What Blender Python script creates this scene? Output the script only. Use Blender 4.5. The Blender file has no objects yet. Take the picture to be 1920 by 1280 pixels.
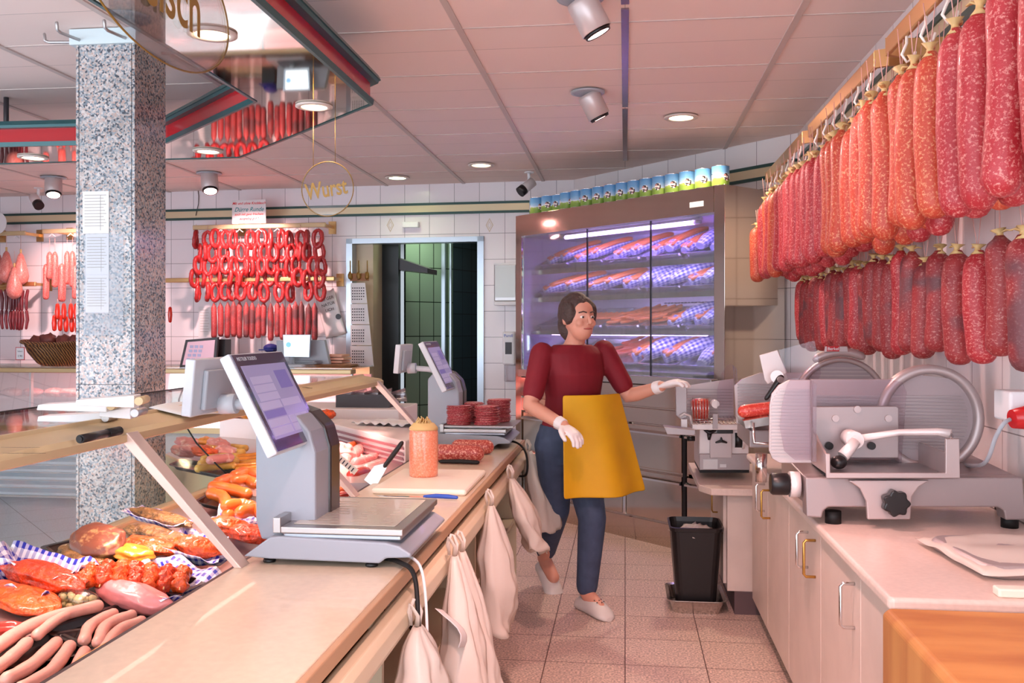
EXPO = 0.7; WORLD = 3.4
import bpy, math, random
from mathutils import Vector, Matrix, Euler, noise
C = bpy.context.scene.collection
PI = math.pi
rnd = random.Random(7)
# ---------------------------------------------------------------- camera
FPX = 1740.0; EYE = 1.257; HZ = 618.0; YAW = math.atan(212/FPX)
H = 2.393
fw = Vector((-math.sin(YAW), math.cos(YAW), 0)); rt = Vector((math.cos(YAW), math.sin(YAW), 0))
cd = bpy.data.cameras.new('camera'); cam = bpy.data.objects.new('camera', cd); C.objects.link(cam)
cd.sensor_width = 36; cd.lens = 36*FPX/1920; cd.shift_y = -22/1920; cd.clip_start = .05
cam.location = (0, 0, EYE); cam.rotation_euler = (PI/2, 0, YAW)
bpy.context.scene.camera = cam
def ray(px, py): return fw + rt*((px-960)/FPX) + Vector((0, 0, (HZ-py)/FPX))
def pz(px, py, z):
    d = ray(px, py); return d*((z-EYE)/d.z) + Vector((0, 0, EYE))
def pX(px, py, X):
    d = ray(px, py); return d*(X/d.x) + Vector((0, 0, EYE))
def pY(px, py, Y):
    d = ray(px, py); return d*(Y/d.y) + Vector((0, 0, EYE))
def pw(px, py, a, b):
    d = ray(px, py); n = Vector((b[1]-a[1], a[0]-b[0], 0)); A = Vector((a[0], a[1], 0))
    return d*(A.dot(n)/d.dot(n)) + Vector((0, 0, EYE))
# ---------------------------------------------------------------- materials
MT = {}
def srgb(c):
    if isinstance(c, str): c = [int(c[i:i+2], 16)/255 for i in (0, 2, 4)]
    return tuple(x/12.92 if x <= .04045 else ((x+.055)/1.055)**2.4 for x in c)+(1,)
def newmat(name):
    m = bpy.data.materials.new(name); m.use_nodes = True
    nt = m.node_tree; b = nt.nodes['Principled BSDF']; MT[name] = m
    return m, nt, b
def N(nt, t, **k):
    n = nt.nodes.new(t)
    for a, v in k.items():
        if a.startswith('i_'):
            n.inputs[a[2:].replace('_', ' ')].default_value = v
        else: setattr(n, a, v)
    return n
def mat(name, col, rough=.5, metal=0, spec=.5, alpha=1, trans=0, ior=1.45, coat=0, emit=None, es=0, var=0, vs=20, bump=0, bs=60, sss=0, sheen=0, coords='Object'):
    m, nt, b = newmat(name)
    c = srgb(col)
    b.inputs['Base Color'].default_value = c
    b.inputs['Roughness'].default_value = rough; b.inputs['Metallic'].default_value = metal
    b.inputs['Specular IOR Level'].default_value = spec
    b.inputs['Transmission Weight'].default_value = trans; b.inputs['IOR'].default_value = ior
    b.inputs['Coat Weight'].default_value = coat; b.inputs['Alpha'].default_value = alpha
    b.inputs['Subsurface Weight'].default_value = sss; b.inputs['Subsurface Radius'].default_value = (.02, .01, .006)
    if emit: b.inputs['Emission Color'].default_value = srgb(emit); b.inputs['Emission Strength'].default_value = es
    tc = None
    if var or bump: tc = N(nt, 'ShaderNodeTexCoord')
    if var:
        n = N(nt, 'ShaderNodeTexNoise'); n.inputs['Scale'].default_value = vs; n.inputs['Detail'].default_value = 5
        nt.links.new(tc.outputs[coords], n.inputs['Vector'])
        r = N(nt, 'ShaderNodeMapRange'); r.inputs[1].default_value = .3; r.inputs[2].default_value = .7
        r.inputs[3].default_value = 1-var; r.inputs[4].default_value = 1+var
        nt.links.new(n.outputs[0], r.inputs[0])
        v = N(nt, 'ShaderNodeVectorMath', operation='SCALE'); v.inputs[0].default_value = c[:3]
        nt.links.new(r.outputs[0], v.inputs['Scale']); nt.links.new(v.outputs[0], b.inputs['Base Color'])
    if bump:
        n = N(nt, 'ShaderNodeTexNoise'); n.inputs['Scale'].default_value = bs; n.inputs['Detail'].default_value = 3
        nt.links.new(tc.outputs[coords], n.inputs['Vector'])
        bp = N(nt, 'ShaderNodeBump'); bp.inputs['Strength'].default_value = bump; bp.inputs['Distance'].default_value = .01
        nt.links.new(n.outputs[0], bp.inputs['Height']); nt.links.new(bp.outputs[0], b.inputs['Normal'])
    return m
def ramp(nt, src, stops, interp='LINEAR'):
    r = N(nt, 'ShaderNodeValToRGB'); r.color_ramp.interpolation = interp
    e = r.color_ramp.elements
    while len(e) < len(stops): e.new(.5)
    for i, (p, c) in enumerate(stops): e[i].position = p; e[i].color = srgb(c)
    nt.links.new(src, r.inputs[0]); return r
def mix(nt, f, a, b, bt='MIX'):
    n = N(nt, 'ShaderNodeMix', data_type='RGBA', blend_type=bt)
    for s, v in ((0, f), (6, a), (7, b)):
        if hasattr(v, 'links') or isinstance(v, bpy.types.NodeSocket): nt.links.new(v, n.inputs[s])
        else: n.inputs[s].default_value = v if s == 0 else srgb(v)
    return n.outputs[2]
def tile(name, c1, c2, grout, w, h, lw=.004, rough=.25, off=(0, 0), rot=0, coords='UV', speck=0, bump=.3):
    m, nt, b = newmat(name); tc = N(nt, 'ShaderNodeTexCoord')
    mp = N(nt, 'ShaderNodeMapping'); mp.inputs['Location'].default_value = (off[0], off[1], 0); mp.inputs['Rotation'].default_value = (0, 0, rot)
    nt.links.new(tc.outputs[coords], mp.inputs[0])
    k = N(nt, 'ShaderNodeTexBrick'); k.offset = 0; k.squash = 1
    k.inputs['Scale'].default_value = 1; k.inputs['Brick Width'].default_value = w; k.inputs['Row Height'].default_value = h
    k.inputs['Mortar Size'].default_value = lw/2; k.inputs['Mortar Smooth'].default_value = .1
    k.inputs['Color1'].default_value = srgb(c1); k.inputs['Color2'].default_value = srgb(c2); k.inputs['Mortar'].default_value = srgb(grout)
    nt.links.new(mp.outputs[0], k.inputs['Vector'])
    out = k.outputs['Color']
    if speck:
        n = N(nt, 'ShaderNodeTexNoise'); n.inputs['Scale'].default_value = 120; n.inputs['Detail'].default_value = 6
        nt.links.new(tc.outputs['Object'], n.inputs['Vector'])
        rr = ramp(nt, n.outputs[0], [(.35, (1-speck,)*3), (.65, (1, 1, 1))])
        out = mix(nt, 1.0, out, rr.outputs[0], 'MULTIPLY')
    nt.links.new(out, b.inputs['Base Color']); b.inputs['Roughness'].default_value = rough
    bp = N(nt, 'ShaderNodeBump'); bp.inputs['Strength'].default_value = bump; bp.inputs['Distance'].default_value = .003; bp.invert = True
    nt.links.new(k.outputs['Fac'], bp.inputs['Height']); nt.links.new(bp.outputs[0], b.inputs['Normal'])
    return m
def specks(name, base, cols, scale=60, rough=.4, fat='F2C9BE', fatamt=.55, fscale=90, coat=.2, dark=None, darkz=None, bump=.15):
    """minced meat: a red ground, darker clouds and pale specks of fat"""
    m, nt, b = newmat(name); tc = N(nt, 'ShaderNodeTexCoord'); v = tc.outputs['Object']
    oi = N(nt, 'ShaderNodeObjectInfo')
    ad = N(nt, 'ShaderNodeVectorMath', operation='ADD'); nt.links.new(v, ad.inputs[0]); nt.links.new(oi.outputs['Location'], ad.inputs[1]); v = ad.outputs[0]
    n = N(nt, 'ShaderNodeTexNoise'); n.inputs['Scale'].default_value = scale/6; n.inputs['Detail'].default_value = 4; nt.links.new(v, n.inputs['Vector'])
    g = ramp(nt, n.outputs[0], [(.3, base), (.7, cols)])
    f = N(nt, 'ShaderNodeTexNoise'); f.inputs['Scale'].default_value = fscale; f.inputs['Detail'].default_value = 3; f.inputs['Roughness'].default_value = .7; nt.links.new(v, f.inputs['Vector'])
    fr = N(nt, 'ShaderNodeMapRange'); fr.inputs[1].default_value = fatamt-.03; fr.inputs[2].default_value = fatamt+.1; nt.links.new(f.outputs[0], fr.inputs[0])
    out = mix(nt, fr.outputs[0], g.outputs[0], fat)
    if dark:
        w = N(nt, 'ShaderNodeTexNoise'); w.inputs['Scale'].default_value = 7; w.inputs['Detail'].default_value = 2; nt.links.new(v, w.inputs['Vector'])
        wr = N(nt, 'ShaderNodeMapRange'); wr.inputs[1].default_value = .52; wr.inputs[2].default_value = .64; wr.inputs[4].default_value = .75; nt.links.new(w.outputs[0], wr.inputs[0])
        out = mix(nt, wr.outputs[0], out, dark)
    nt.links.new(out, b.inputs['Base Color']); b.inputs['Roughness'].default_value = rough; b.inputs['Coat Weight'].default_value = coat
    bp = N(nt, 'ShaderNodeBump'); bp.inputs['Strength'].default_value = bump; bp.inputs['Distance'].default_value = .004
    nt.links.new(f.outputs[0], bp.inputs['Height']); nt.links.new(bp.outputs[0], b.inputs['Normal'])
    return m
def gingham(name, n=60, c='2D35A8', white='F3F1FA', rough=.35, coords='UV', trans=0):
    m, nt, b = newmat(name); tc = N(nt, 'ShaderNodeTexCoord'); s = N(nt, 'ShaderNodeSeparateXYZ'); nt.links.new(tc.outputs[coords], s.inputs[0])
    fs = []
    for k in (0, 1):
        a = N(nt, 'ShaderNodeMath', operation='MULTIPLY'); a.inputs[1].default_value = n; nt.links.new(s.outputs[k], a.inputs[0])
        f = N(nt, 'ShaderNodeMath', operation='FRACT'); nt.links.new(a.outputs[0], f.inputs[0])
        g = N(nt, 'ShaderNodeMath', operation='GREATER_THAN'); g.inputs[1].default_value = .5; nt.links.new(f.outputs[0], g.inputs[0]); fs.append(g)
    sm = N(nt, 'ShaderNodeMath', operation='ADD'); nt.links.new(fs[0].outputs[0], sm.inputs[0]); nt.links.new(fs[1].outputs[0], sm.inputs[1])
    h = N(nt, 'ShaderNodeMath', operation='MULTIPLY'); h.inputs[1].default_value = .5; nt.links.new(sm.outputs[0], h.inputs[0])
    nt.links.new(mix(nt, h.outputs[0], white, c), b.inputs['Base Color']); b.inputs['Roughness'].default_value = rough
    return m
def clear(name, tint='FFFFFF', a=.12, rough=.03, refl=.6):
    """thin clear sheet: mostly see-through with a glossy face"""
    m, nt, b = newmat(name); b.inputs['Base Color'].default_value = srgb(tint); b.inputs['Roughness'].default_value = rough
    b.inputs['Alpha'].default_value = 1
    t = N(nt, 'ShaderNodeBsdfTransparent'); t.inputs[0].default_value = srgb(tint)
    lw = N(nt, 'ShaderNodeLayerWeight'); lw.inputs[0].default_value = refl
    r = N(nt, 'ShaderNodeMapRange'); r.inputs[3].default_value = a; r.inputs[4].default_value = min(1, a+.5)
    nt.links.new(lw.outputs['Fresnel'], r.inputs[0])
    mx = N(nt, 'ShaderNodeMixShader'); nt.links.new(r.outputs[0], mx.inputs[0]); nt.links.new(t.outputs[0], mx.inputs[1])
    g = N(nt, 'ShaderNodeBsdfGlossy') if a < .3 else b
    if a < .3: g.inputs['Roughness'].default_value = rough
    nt.links.new(g.outputs[0], mx.inputs[2])
    nt.links.new(mx.outputs[0], nt.nodes['Material Output'].inputs[0])
    return m
# ---------------------------------------------------------------- mesh builder
class MB:
    def __init__(s): s.v = []; s.f = []; s.sm = []; s.uv = {}
    def add(s, vs, fs, smooth=False, uvs=None):
        o = len(s.v); s.v += [tuple(v) for v in vs]
        for i, f in enumerate(fs):
            if uvs: s.uv[len(s.f)] = uvs[i]
            s.f.append([o+k for k in f]); s.sm.append(smooth)
        return s
    def box(s, a, b, M=None):
        x0, y0, z0 = a; x1, y1, z1 = b
        vs = [Vector(p) for p in ((x0,y0,z0),(x1,y0,z0),(x1,y1,z0),(x0,y1,z0),(x0,y0,z1),(x1,y0,z1),(x1,y1,z1),(x0,y1,z1))]
        if M: vs = [M@v for v in vs]
        return s.add(vs, [(0,3,2,1),(4,5,6,7),(0,1,5,4),(1,2,6,5),(2,3,7,6),(3,0,4,7)])
    def rbox(s, a, b, r=.004, M=None, n=3):
        """box with rounded vertical edges and a small top/bottom chamfer"""
        x0, y0, z0 = a; x1, y1, z1 = b; r = min(r, (x1-x0)/2.01, (y1-y0)/2.01)
        def ring(ins, z):
            q = []
            rr = max(r-ins, 1e-5)
            for cx, cy, a0 in ((x1-r, y1-r, 0), (x0+r, y1-r, 90), (x0+r, y0+r, 180), (x1-r, y0+r, 270)):
                for k in range(n+1):
                    t = math.radians(a0+90*k/n); q.append(Vector((cx+rr*math.cos(t), cy+rr*math.sin(t), z)))
            return q
        c = min(r*.5, (z1-z0)/3)
        return s.loft([ring(c, z0), ring(0, z0+c), ring(0, z1-c), ring(c, z1)], M=M, smooth=False)
    def loft(s, rings, M=None, smooth=True, closed=True, caps=True, uv=False):
        n = len(rings[0]); vs = [Vector(p) for r in rings for p in r]
        if M: vs = [M@v for v in vs]
        fs = []; uvs = []
        m = n if closed else n-1
        for i in range(len(rings)-1):
            for j in range(m):
                fs.append((i*n+j, i*n+(j+1)%n, (i+1)*n+(j+1)%n, (i+1)*n+j))
                uvs.append(((j/m, i/(len(rings)-1)), ((j+1)/m, i/(len(rings)-1)), ((j+1)/m, (i+1)/(len(rings)-1)), (j/m, (i+1)/(len(rings)-1))))
        s.add(vs, fs, smooth, uvs if uv else None)
        if closed and caps:
            o = len(s.v)-len(vs)
            s.f.append([o+k for k in range(n)][::-1]); s.sm.append(False)
            s.f.append([o+(len(rings)-1)*n+k for k in range(n)]); s.sm.append(False)
        return s
    def lathe(s, prof, c=(0, 0, 0), n=24, axis='z', M=None, smooth=True, uv=False):
        rings = []
        for r, z in prof:
            q = []
            for k in range(n):
                t = 2*PI*k/n; x, y = r*math.cos(t), r*math.sin(t)
                p = (x, y, z) if axis == 'z' else ((z, x, y) if axis == 'x' else (y, z, x))
                q.append(Vector(p)+Vector(c))
            rings.append(q)
        return s.loft(rings, M=M, smooth=smooth, uv=uv)
    def tube(s, pts, r, n=10, caps=True, closed=False, flat=None, uv=False, rnd_ends=False):
        pts = [Vector(p) for p in pts]; m = len(pts)
        rs = r if isinstance(r, (list, tuple)) else [r]*m
        if rnd_ends:
            P = []; R = []; k = 3
            d0 = (pts[0]-pts[1]).normalized(); d1 = (pts[-1]-pts[-2]).normalized()
            for i in range(k, 0, -1): a = i/k*PI/2*.97; P.append(pts[0]+d0*rs[0]*math.sin(a)); R.append(rs[0]*math.cos(a))
            P += pts; R += list(rs)
            for i in range(1, k+1): a = i/k*PI/2*.97; P.append(pts[-1]+d1*rs[-1]*math.sin(a)); R.append(rs[-1]*math.cos(a))
            pts, rs, m = P, R, len(P)
        rings = []; up = None
        for i in range(m):
            if closed: t = pts[(i+1) % m]-pts[i-1]
            else: t = pts[min(i+1, m-1)]-pts[max(i-1, 0)]
            if t.length < 1e-9: t = Vector((0, 0, 1))
            t.normalize()
            if up is None:
                up = Vector((0, 0, 1)) if abs(t.z) < .9 else Vector((0, 1, 0))
            a = t.cross(up); 
            if a.length < 1e-4: a = t.cross(Vector((1, 0, 0)))
            a.normalize(); b = a.cross(t).normalized(); up = b
            fx = flat or 1
            rings.append([pts[i]+(a*math.cos(2*PI*k/n)+b*fx*math.sin(2*PI*k/n))*rs[i] for k in range(n)])
        if closed:
            rings.append(rings[0]); return s.loft(rings, caps=False, uv=uv)
        return s.loft(rings, caps=caps, uv=uv)
    def cyl(s, p, q, r, n=16, r2=None): return s.tube([p, q], [r, r if r2 is None else r2], n) if False else s._cyl(p, q, r, r2, n)
    def _cyl(s, p, q, r, r2, n):
        p, q = Vector(p), Vector(q); t = (q-p).normalized(); u = Vector((0, 0, 1)) if abs(t.z) < .9 else Vector((1, 0, 0))
        a = t.cross(u).normalized(); b = a.cross(t); r2 = r if r2 is None else r2
        o = len(s.v)
        R = [[c+(a*math.cos(2*PI*k/n)+b*math.sin(2*PI*k/n))*rr for k in range(n)] for c, rr in ((p, r), (q, r2))]
        return s.loft(R)
    def prism(s, poly, z0, z1, M=None, smooth=False):
        """poly: 2-D outline extruded along local z"""
        a = [Vector((x, y, z0)) for x, y in poly]; b = [Vector((x, y, z1)) for x, y in poly]
        return s.loft([a, b], M=M, smooth=smooth)
    def blob(s, c, r, n=14, m=9, amp=.12, fr=3, seed=0, flat=None, M=None, uv=False):
        rings = []; rx, ry, rz = r
        for i in range(m+1):
            a = -PI/2+PI*i/m; a = max(min(a, PI/2-.02), -PI/2+.02); q = []
            for k in range(n):
                t = 2*PI*k/n; d = Vector((math.cos(a)*math.cos(t), math.cos(a)*math.sin(t), math.sin(a)))
                w = 1+amp*(noise.noise(d*fr+Vector((seed*3.7, seed*1.3, seed)))*2+.7*noise.noise(d*fr*3.1+Vector((seed*1.7, seed, 3))))
                z = d.z*rz*w
                if flat is not None and z < -flat: z = -flat
                q.append(Vector((d.x*rx*w, d.y*ry*w, z))+Vector((0, 0, 0)))
            rings.append([p+Vector(c) if M is None else (M@p)+Vector(c) for p in q])
        return s.loft(rings, uv=uv)
    def grid(s, fn, nu, nv, uvs=1, vvs=1, smooth=True):
        vs = [fn(i/nu, j/nv) for j in range(nv+1) for i in range(nu+1)]
        fs = []; U = []
        for j in range(nv):
            for i in range(nu):
                a = j*(nu+1)+i; fs.append((a, a+1, a+nu+2, a+nu+1))
                U.append([(i/nu*uvs, j/nv*vvs), ((i+1)/nu*uvs, j/nv*vvs), ((i+1)/nu*uvs, (j+1)/nv*vvs), (i/nu*uvs, (j+1)/nv*vvs)])
        return s.add(vs, fs, smooth, U)
    def build(s, name, m, parent=None, loc=None, rot=None, thick=0, subd=0, bev=0, auto=False):
        me = bpy.data.meshes.new(name); me.from_pydata(s.v, [], s.f)
        me.polygons.foreach_set('use_smooth', s.sm)
        if s.uv:
            l = me.uv_layers.new(name='UVMap').data
            for fi, us in s.uv.items():
                p = me.polygons[fi]
                for k, li in enumerate(p.loop_indices): l[li].uv = us[k]
        me.materials.append(MT[m] if isinstance(m, str) else m)
        me.validate(); me.update()
        o = bpy.data.objects.new(name, me); C.objects.link(o)
        if parent: o.parent = parent
        if loc is not None: o.location = loc
        if rot is not None: o.rotation_euler = rot if isinstance(rot, (tuple, list, Euler)) else (0, 0, rot)
        if thick: md = o.modifiers.new('s', 'SOLIDIFY'); md.thickness = thick; md.offset = 0
        if bev: md = o.modifiers.new('b', 'BEVEL'); md.width = bev; md.segments = 2; md.limit_method = 'ANGLE'
        if subd: md = o.modifiers.new('d', 'SUBSURF'); md.levels = subd; md.render_levels = subd
        return o
def tag(o, label, cat, group=None):
    o['label'] = label; o['category'] = cat
    if group: o['group'] = group
    return o
def thing(name, label, cat, loc=(0, 0, 0), rz=0, group=None):
    o = bpy.data.objects.new(name, None); C.objects.link(o); o.empty_display_size = .05
    o.location = loc; o.rotation_euler = rz if isinstance(rz, (tuple, list, Euler)) else (0, 0, rz)
    return tag(o, label, cat, group)
def struct(o): o['kind'] = 'structure'; return o
def dup(root, loc=None, rot=None, label=None, group=None, scale=None):
    r = root.copy(); C.objects.link(r)
    if loc is not None: r.location = loc
    if rot is not None: r.rotation_euler = rot if isinstance(rot, (tuple, list)) else (0, 0, rot)
    if scale is not None: r.scale = scale
    if label: r['label'] = label
    if group: r['group'] = group
    for ch in list(root.children):
        c = ch.copy(); C.objects.link(c); c.parent = r
        for g in ch.children:
            d = g.copy(); C.objects.link(d); d.parent = c
    return r
ORD = 'first second third fourth fifth sixth seventh eighth ninth tenth eleventh twelfth thirteenth fourteenth fifteenth sixteenth seventeenth eighteenth nineteenth twentieth'.split()
def ordn(i):
    if i < 20: return ORD[i]
    t, u = divmod(i+1, 10); T = {2: 'twent', 3: 'thirt', 4: 'fort', 5: 'fift'}[t]
    return T+'ieth' if u == 0 else T+'y-'+ORD[u-1]
def txt(body, name, m, parent=None, loc=(0, 0, 0), rot=(PI/2, 0, 0), size=.1, ext=.0005, align='CENTER', shear=0, sx=1, font_w=0):
    cu = bpy.data.curves.new(name, 'FONT'); cu.body = body; cu.size = size; cu.extrude = ext; cu.align_x = align; cu.shear = shear; cu.offset = font_w
    t = bpy.data.objects.new('tmp', cu); C.objects.link(t)
    bpy.context.view_layer.update()
    me = bpy.data.meshes.new_from_object(t.evaluated_get(bpy.context.evaluated_depsgraph_get())); bpy.data.objects.remove(t)
    me.materials.clear(); me.materials.append(MT[m])
    o = bpy.data.objects.new(name, me); C.objects.link(o); o.location = loc; o.rotation_euler = rot; o.scale = (sx, 1, 1)
    if parent: o.parent = parent
    return o
# shared materials
mat('white_plastic', 'E9E8EA', .4); mat('white_paint', 'EDE9E6', .5); mat('grey_plastic', 'A9AEB6', .42); mat('light_grey', 'C3C8CF', .4)
mat('dark_plastic', '1A1719', .35); mat('black_rubber', '0C0B0C', .6); mat('charcoal', '3A3438', .4)
mat('steel', 'C9C6C2', .22, 1, bump=.02, bs=300); mat('steel_soft', 'B9B6B6', .38, 1); mat('chrome', 'DDDADA', .12, 1)
mat('alu', 'C6BFBE', .35, .6); mat('alu_bright', 'B8C2CC', .3, .8); mat('gold_rail', 'C9A26E', .28, .85); mat('cream_gold', 'C9B088', .45, .15)
mat('mirror', 'C2BAAE', .035, 1); mat('red_band', 'B3121E', .25, coat=.4); mat('teal_trim', '2B5558', .3, .2)
mat('paper', 'DDDBDC', .7); mat('ink', '2A2A33', .7); mat('red_ink', 'D4242F', .6); mat('teal_ink', '2F8A92', .6); mat('gold_ink', '8A682A', .4, .15)
mat('cord', 'D9A9A0', .8); mat('casing', 'D8B57A', .5, sss=.2); mat('clip', 'E8E2D8', .4, .3)
clear('glass', 'F4FBF8', .05); clear('acryl', 'F6F6F8', .025, refl=.3)
clear('film', 'F4F0F2', .05, .25, refl=.35)
# ================================================================ the room
BL = Vector((-5.308, 7.35, 0)); BC = Vector((-.385, 7.039, 0)); BR = Vector((.99, 5.517, 0))
tile('wall_tiles', 'EFE9EC', 'EAE4E8', '8E8A8E', .2, .2, .004, .18)
tile('wall_tiles_tall', 'E9E3E4', 'E4DEDF', '8A8587', .25, .3, .004, .2)
tile('floor_tiles', 'F0D4C6', 'EACBBC', '7A5C52', .3, .3, .0045, .45, off=(.0, .09), coords='Object', speck=.35)
tile('customer_floor', 'C9D6E2', 'C4D2DE', '6A727A', .42, .42, .005, .3, rot=PI/4, coords='Object', speck=.15)
tile('ceiling_panels', 'EFDAD2', 'ECD7CF', 'BCABA4', .6205, .6205, .004, .85, off=(0, 0), coords='Object', bump=.1)
def wallquad(name, a, b, z0, z1, m, u0=0, holes=None, back=.08):
    """thick upright slab from a to b, uv in metres; normal faces the room (left of a->b reversed)"""
    a = Vector((a[0], a[1], 0)); b = Vector((b[0], b[1], 0)); d = (b-a); L = d.length; d.normalize(); n = Vector((-d.y, d.x, 0))
    if n.y < 0 and abs(d.x) > .2: n = -n
    q = MB()
    xs = [0, L]; 
    rects = [(0, L, z0, z1)] if not holes else holes
    for (s0, s1, zz0, zz1) in rects:
        p = [a+d*s0, a+d*s1]
        f = [p[0]+Vector((0,0,zz0)), p[1]+Vector((0,0,zz0)), p[1]+Vector((0,0,zz1)), p[0]+Vector((0,0,zz1))]
        g = [v+n*back for v in f]
        uv = [(u0+s0, zz0), (u0+s1, zz0), (u0+s1, zz1), (u0+s0, zz1)]
        q.add(f+g, [(0,1,2,3),(5,4,7,6),(1,5,6,2),(4,0,3,7),(3,2,6,7),(4,5,1,0)], False, [uv]*6)
    return struct(q.build(name, m))
Lb = (BC-BL).length; du = (BC-BL).normalized()
def onback(x): # distance along back wall for a world x
    return (x-BL.x)/du.x
D0, D1 = onback(-2.171), onback(-1.10)
DH = 1.947
ZT0, ZT1 = 2.166, 2.232
wallquad('wall_back', BL-du*.3, BC, 0, H, 'wall_tiles', u0=-.3, holes=[(0, D0+.3, 0, H), (D1+.3, Lb+.3, 0, H), (D0+.3, D1+.3, DH, H)])
wallquad('wall_diagonal', BC, BR+(BR-BC)*.12, 0, H, 'wall_tiles_tall')
dr = (BR-BC).normalized()
XU, XL = .99, 1.10; ZL = 1.40
tile('wall_tiles_right', 'EBE3E2', 'E5DDDC', '9A8F8E', .24, .24, .004, .16)
q = MB()
def rq(x, y0, y1, z0, z1):
    q.add([(x,y0,z0),(x,y1,z0),(x,y1,z1),(x,y0,z1),(x+.25,y0,z0),(x+.25,y1,z0),(x+.25,y1,z1),(x+.25,y0,z1)], [(0,3,2,1),(4,5,6,7),(3,7,6,2),(0,1,5,4),(1,2,6,5),(4,7,3,0)], False, [[(y0,z0),(y0,z1),(y1,z1),(y1,z0)]]*6)
rq(XU, -.9, 5.53, ZL, H); rq(XL, -.9, 5.53, 0, ZL)
struct(q.build('wall_right', 'wall_tiles_right'))
q = MB(); q.box((XU-.012, -.5, ZL-.02), (XL+.0, 4.4, ZL+.015)); struct(q.build('trim_1', 'white_paint'))
# left far wall, floors, ceiling
wallquad('wall_left', (-5.5, 2.2), (-5.5, 7.4), 0, H, 'wall_tiles')
q = MB(); q.box((-.95, -.9, -.06), (1.4, 7.5, 0)); struct(q.build('floor', 'floor_tiles'))
q = MB(); q.box((-6, -1.6, -.06), (-.95, 7.5, 0)); struct(q.build('floor', 'customer_floor'))
q = MB(); q.box((-6, -1.6, H), (1.4, 7.6, H+.06)); struct(q.build('ceiling', 'ceiling_panels'))
mat('tbar', 'C9B9B3', .5); mat('tbar_shiny', '8F7F86', .25, .8)
q = MB(); 
for k in range(-9, 2): 
    if k == 0: continue
    x = k*.6205; q.box((x-.0125, -1.5, H-.006), (x+.0125, 7.5, H))
struct(q.build('ceiling', 'tbar')); 
q = MB()
for k in range(-2, 13):
    y = 3.45+(k-5)*.6205+.0; q.box((-6, y-.004, H-.003), (1.0, y+.004, H))
struct(q.build('ceiling', 'tbar'))
q = MB()
for k in range(5): q.box((-.014, -1.2+k*1.5, H-.006), (.014, .25+k*1.5, H))
struct(q.build('ceiling', 'tbar_shiny'))
# corner pale column right, trim bands with two dark lines along the walls
def band(a, b, name, off=.004):
    a = Vector((a[0], a[1], 0)); b = Vector((b[0], b[1], 0)); d = (b-a); L = d.length; ang = math.atan2(d.y, d.x)
    o = []
    for z0, z1, t, m in ((ZT0, ZT1, .012, 'cream_band'), (ZT1-.006, ZT1+.012, .02, 'green_band'), (ZT0-.012, ZT0+.006, .02, 'green_band')):
        q = MB(); q.box((0, -t, z0), (L, 0, z1)); struct(q.build(name, m, loc=a, rot=ang))
mat('cream_band', 'D9C9A6', .3, .3); mat('green_band', '31504C', .35, .2)
band(BL-du*.1, BC, 'trim_2'); band(BC+dr*1.5, BR, 'trim_3')
a = MB(); a.box((XU-.012, -.5, ZT0), (XU, 5.4, ZT1)); struct(a.build('trim_4', 'cream_band'))
for z in (ZT0, ZT1):
    a = MB(); a.box((XU-.02, -.5, z-.01), (XU, 5.4, z+.01)); struct(a.build('trim_4', 'green_band'))
# diamond decor tiles above the door
mat('decor', 'CDBBA6', .3)
q = MB()
for px in (732, 918):
    p = pw(px, 422, BL, BC); n = Vector((du.y, -du.x, 0))
    for s in (1, .55):
        w, h = .03*s, .055*s; t = .007*s
        for sx in (1, -1):
            for sz in (1, -1):
                A = p+du*(sx*w)+n*.002; B = p+Vector((0, 0, sz*h))+n*.002
                A2 = p+du*(sx*(w-t))+n*.002; B2 = p+Vector((0, 0, sz*(h-t*1.6)))+n*.002
                q.add([A, B, B2, A2], [(0, 1, 2, 3)])
struct(q.build('wall_decor', 'decor', thick=.001))
# ---- doorway and the dark corridor behind
dl = BL+du*D0; drr = BL+du*D1; nb = Vector((-du.y, du.x, 0))  # nb points away from the camera
if nb.y < 0: nb = -nb
ang = math.atan2(du.y, du.x)
df = thing('door_1', 'aluminium framed doorway into the dark back corridor', 'doorway', dl, ang); struct(df)
W = D1-D0
q = MB(); q.box((-.02, -.02, 0), (.03, .1, DH+.03)); q.box((W-.03, -.02, 0), (W+.02, .1, DH+.03)); q.box((-.02, -.02, DH-.01), (W+.02, .1, DH+.03)); struct(q.build('door_frame', 'alu_bright', df))
mat('cream_jamb', 'C9B79A', .4); mat('dark_panel', '0E0F12', .35); tile('corridor_tiles', '8FA08E', '8A9B8A', '20251F', .15, .3, .008, .25); tile('corridor_blue', '3C4C58', '3A4954', '10151A', .16, .2, .008, .3)
tile('corridor_yellow', 'B59A50', 'AD924A', '3A2C10', .1, .2, .006, .3)
q = MB(); q.box((.03, .08, 0), (.17, .45, DH+.1)); struct(q.build('jamb', 'cream_jamb', df))
q = MB(); q.box((.17, .3, 0), (.31, .36, DH+.3)); struct(q.build('dark_leaf', 'dark_panel', df))
def inner(name, m, x0, y0, x1, y1, z0=0, z1=2.5):
    a = Vector((x0, y0, 0)); b = Vector((x1, y1, 0)); L = (b-a).length
    q = MB(); q.add([a+Vector((0,0,z0)), b+Vector((0,0,z0)), b+Vector((0,0,z1)), a+Vector((0,0,z1))], [(0,1,2,3)], False, [[(0,z0),(L,z0),(L,z1),(0,z1)]])
    return struct(q.build(name, m, df, thick=.02))
AREAS0 = [('corridor_fill', dl+du*.55+nb*.55+Vector((0, 0, 2.2)), (0, 0, 0), .3, 3.5, 'E6FFDC'), ('corridor_fill', dl+du*.9+nb*3.2+Vector((0, 0, 2.2)), (0, 0, 0), .3, 7, 'FFE08A')]  # added fill lights that brighten the corridor tiles, no fixture known
inner('corridor_wall', 'corridor_tiles', .24, .7, .56, 1.1)
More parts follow.
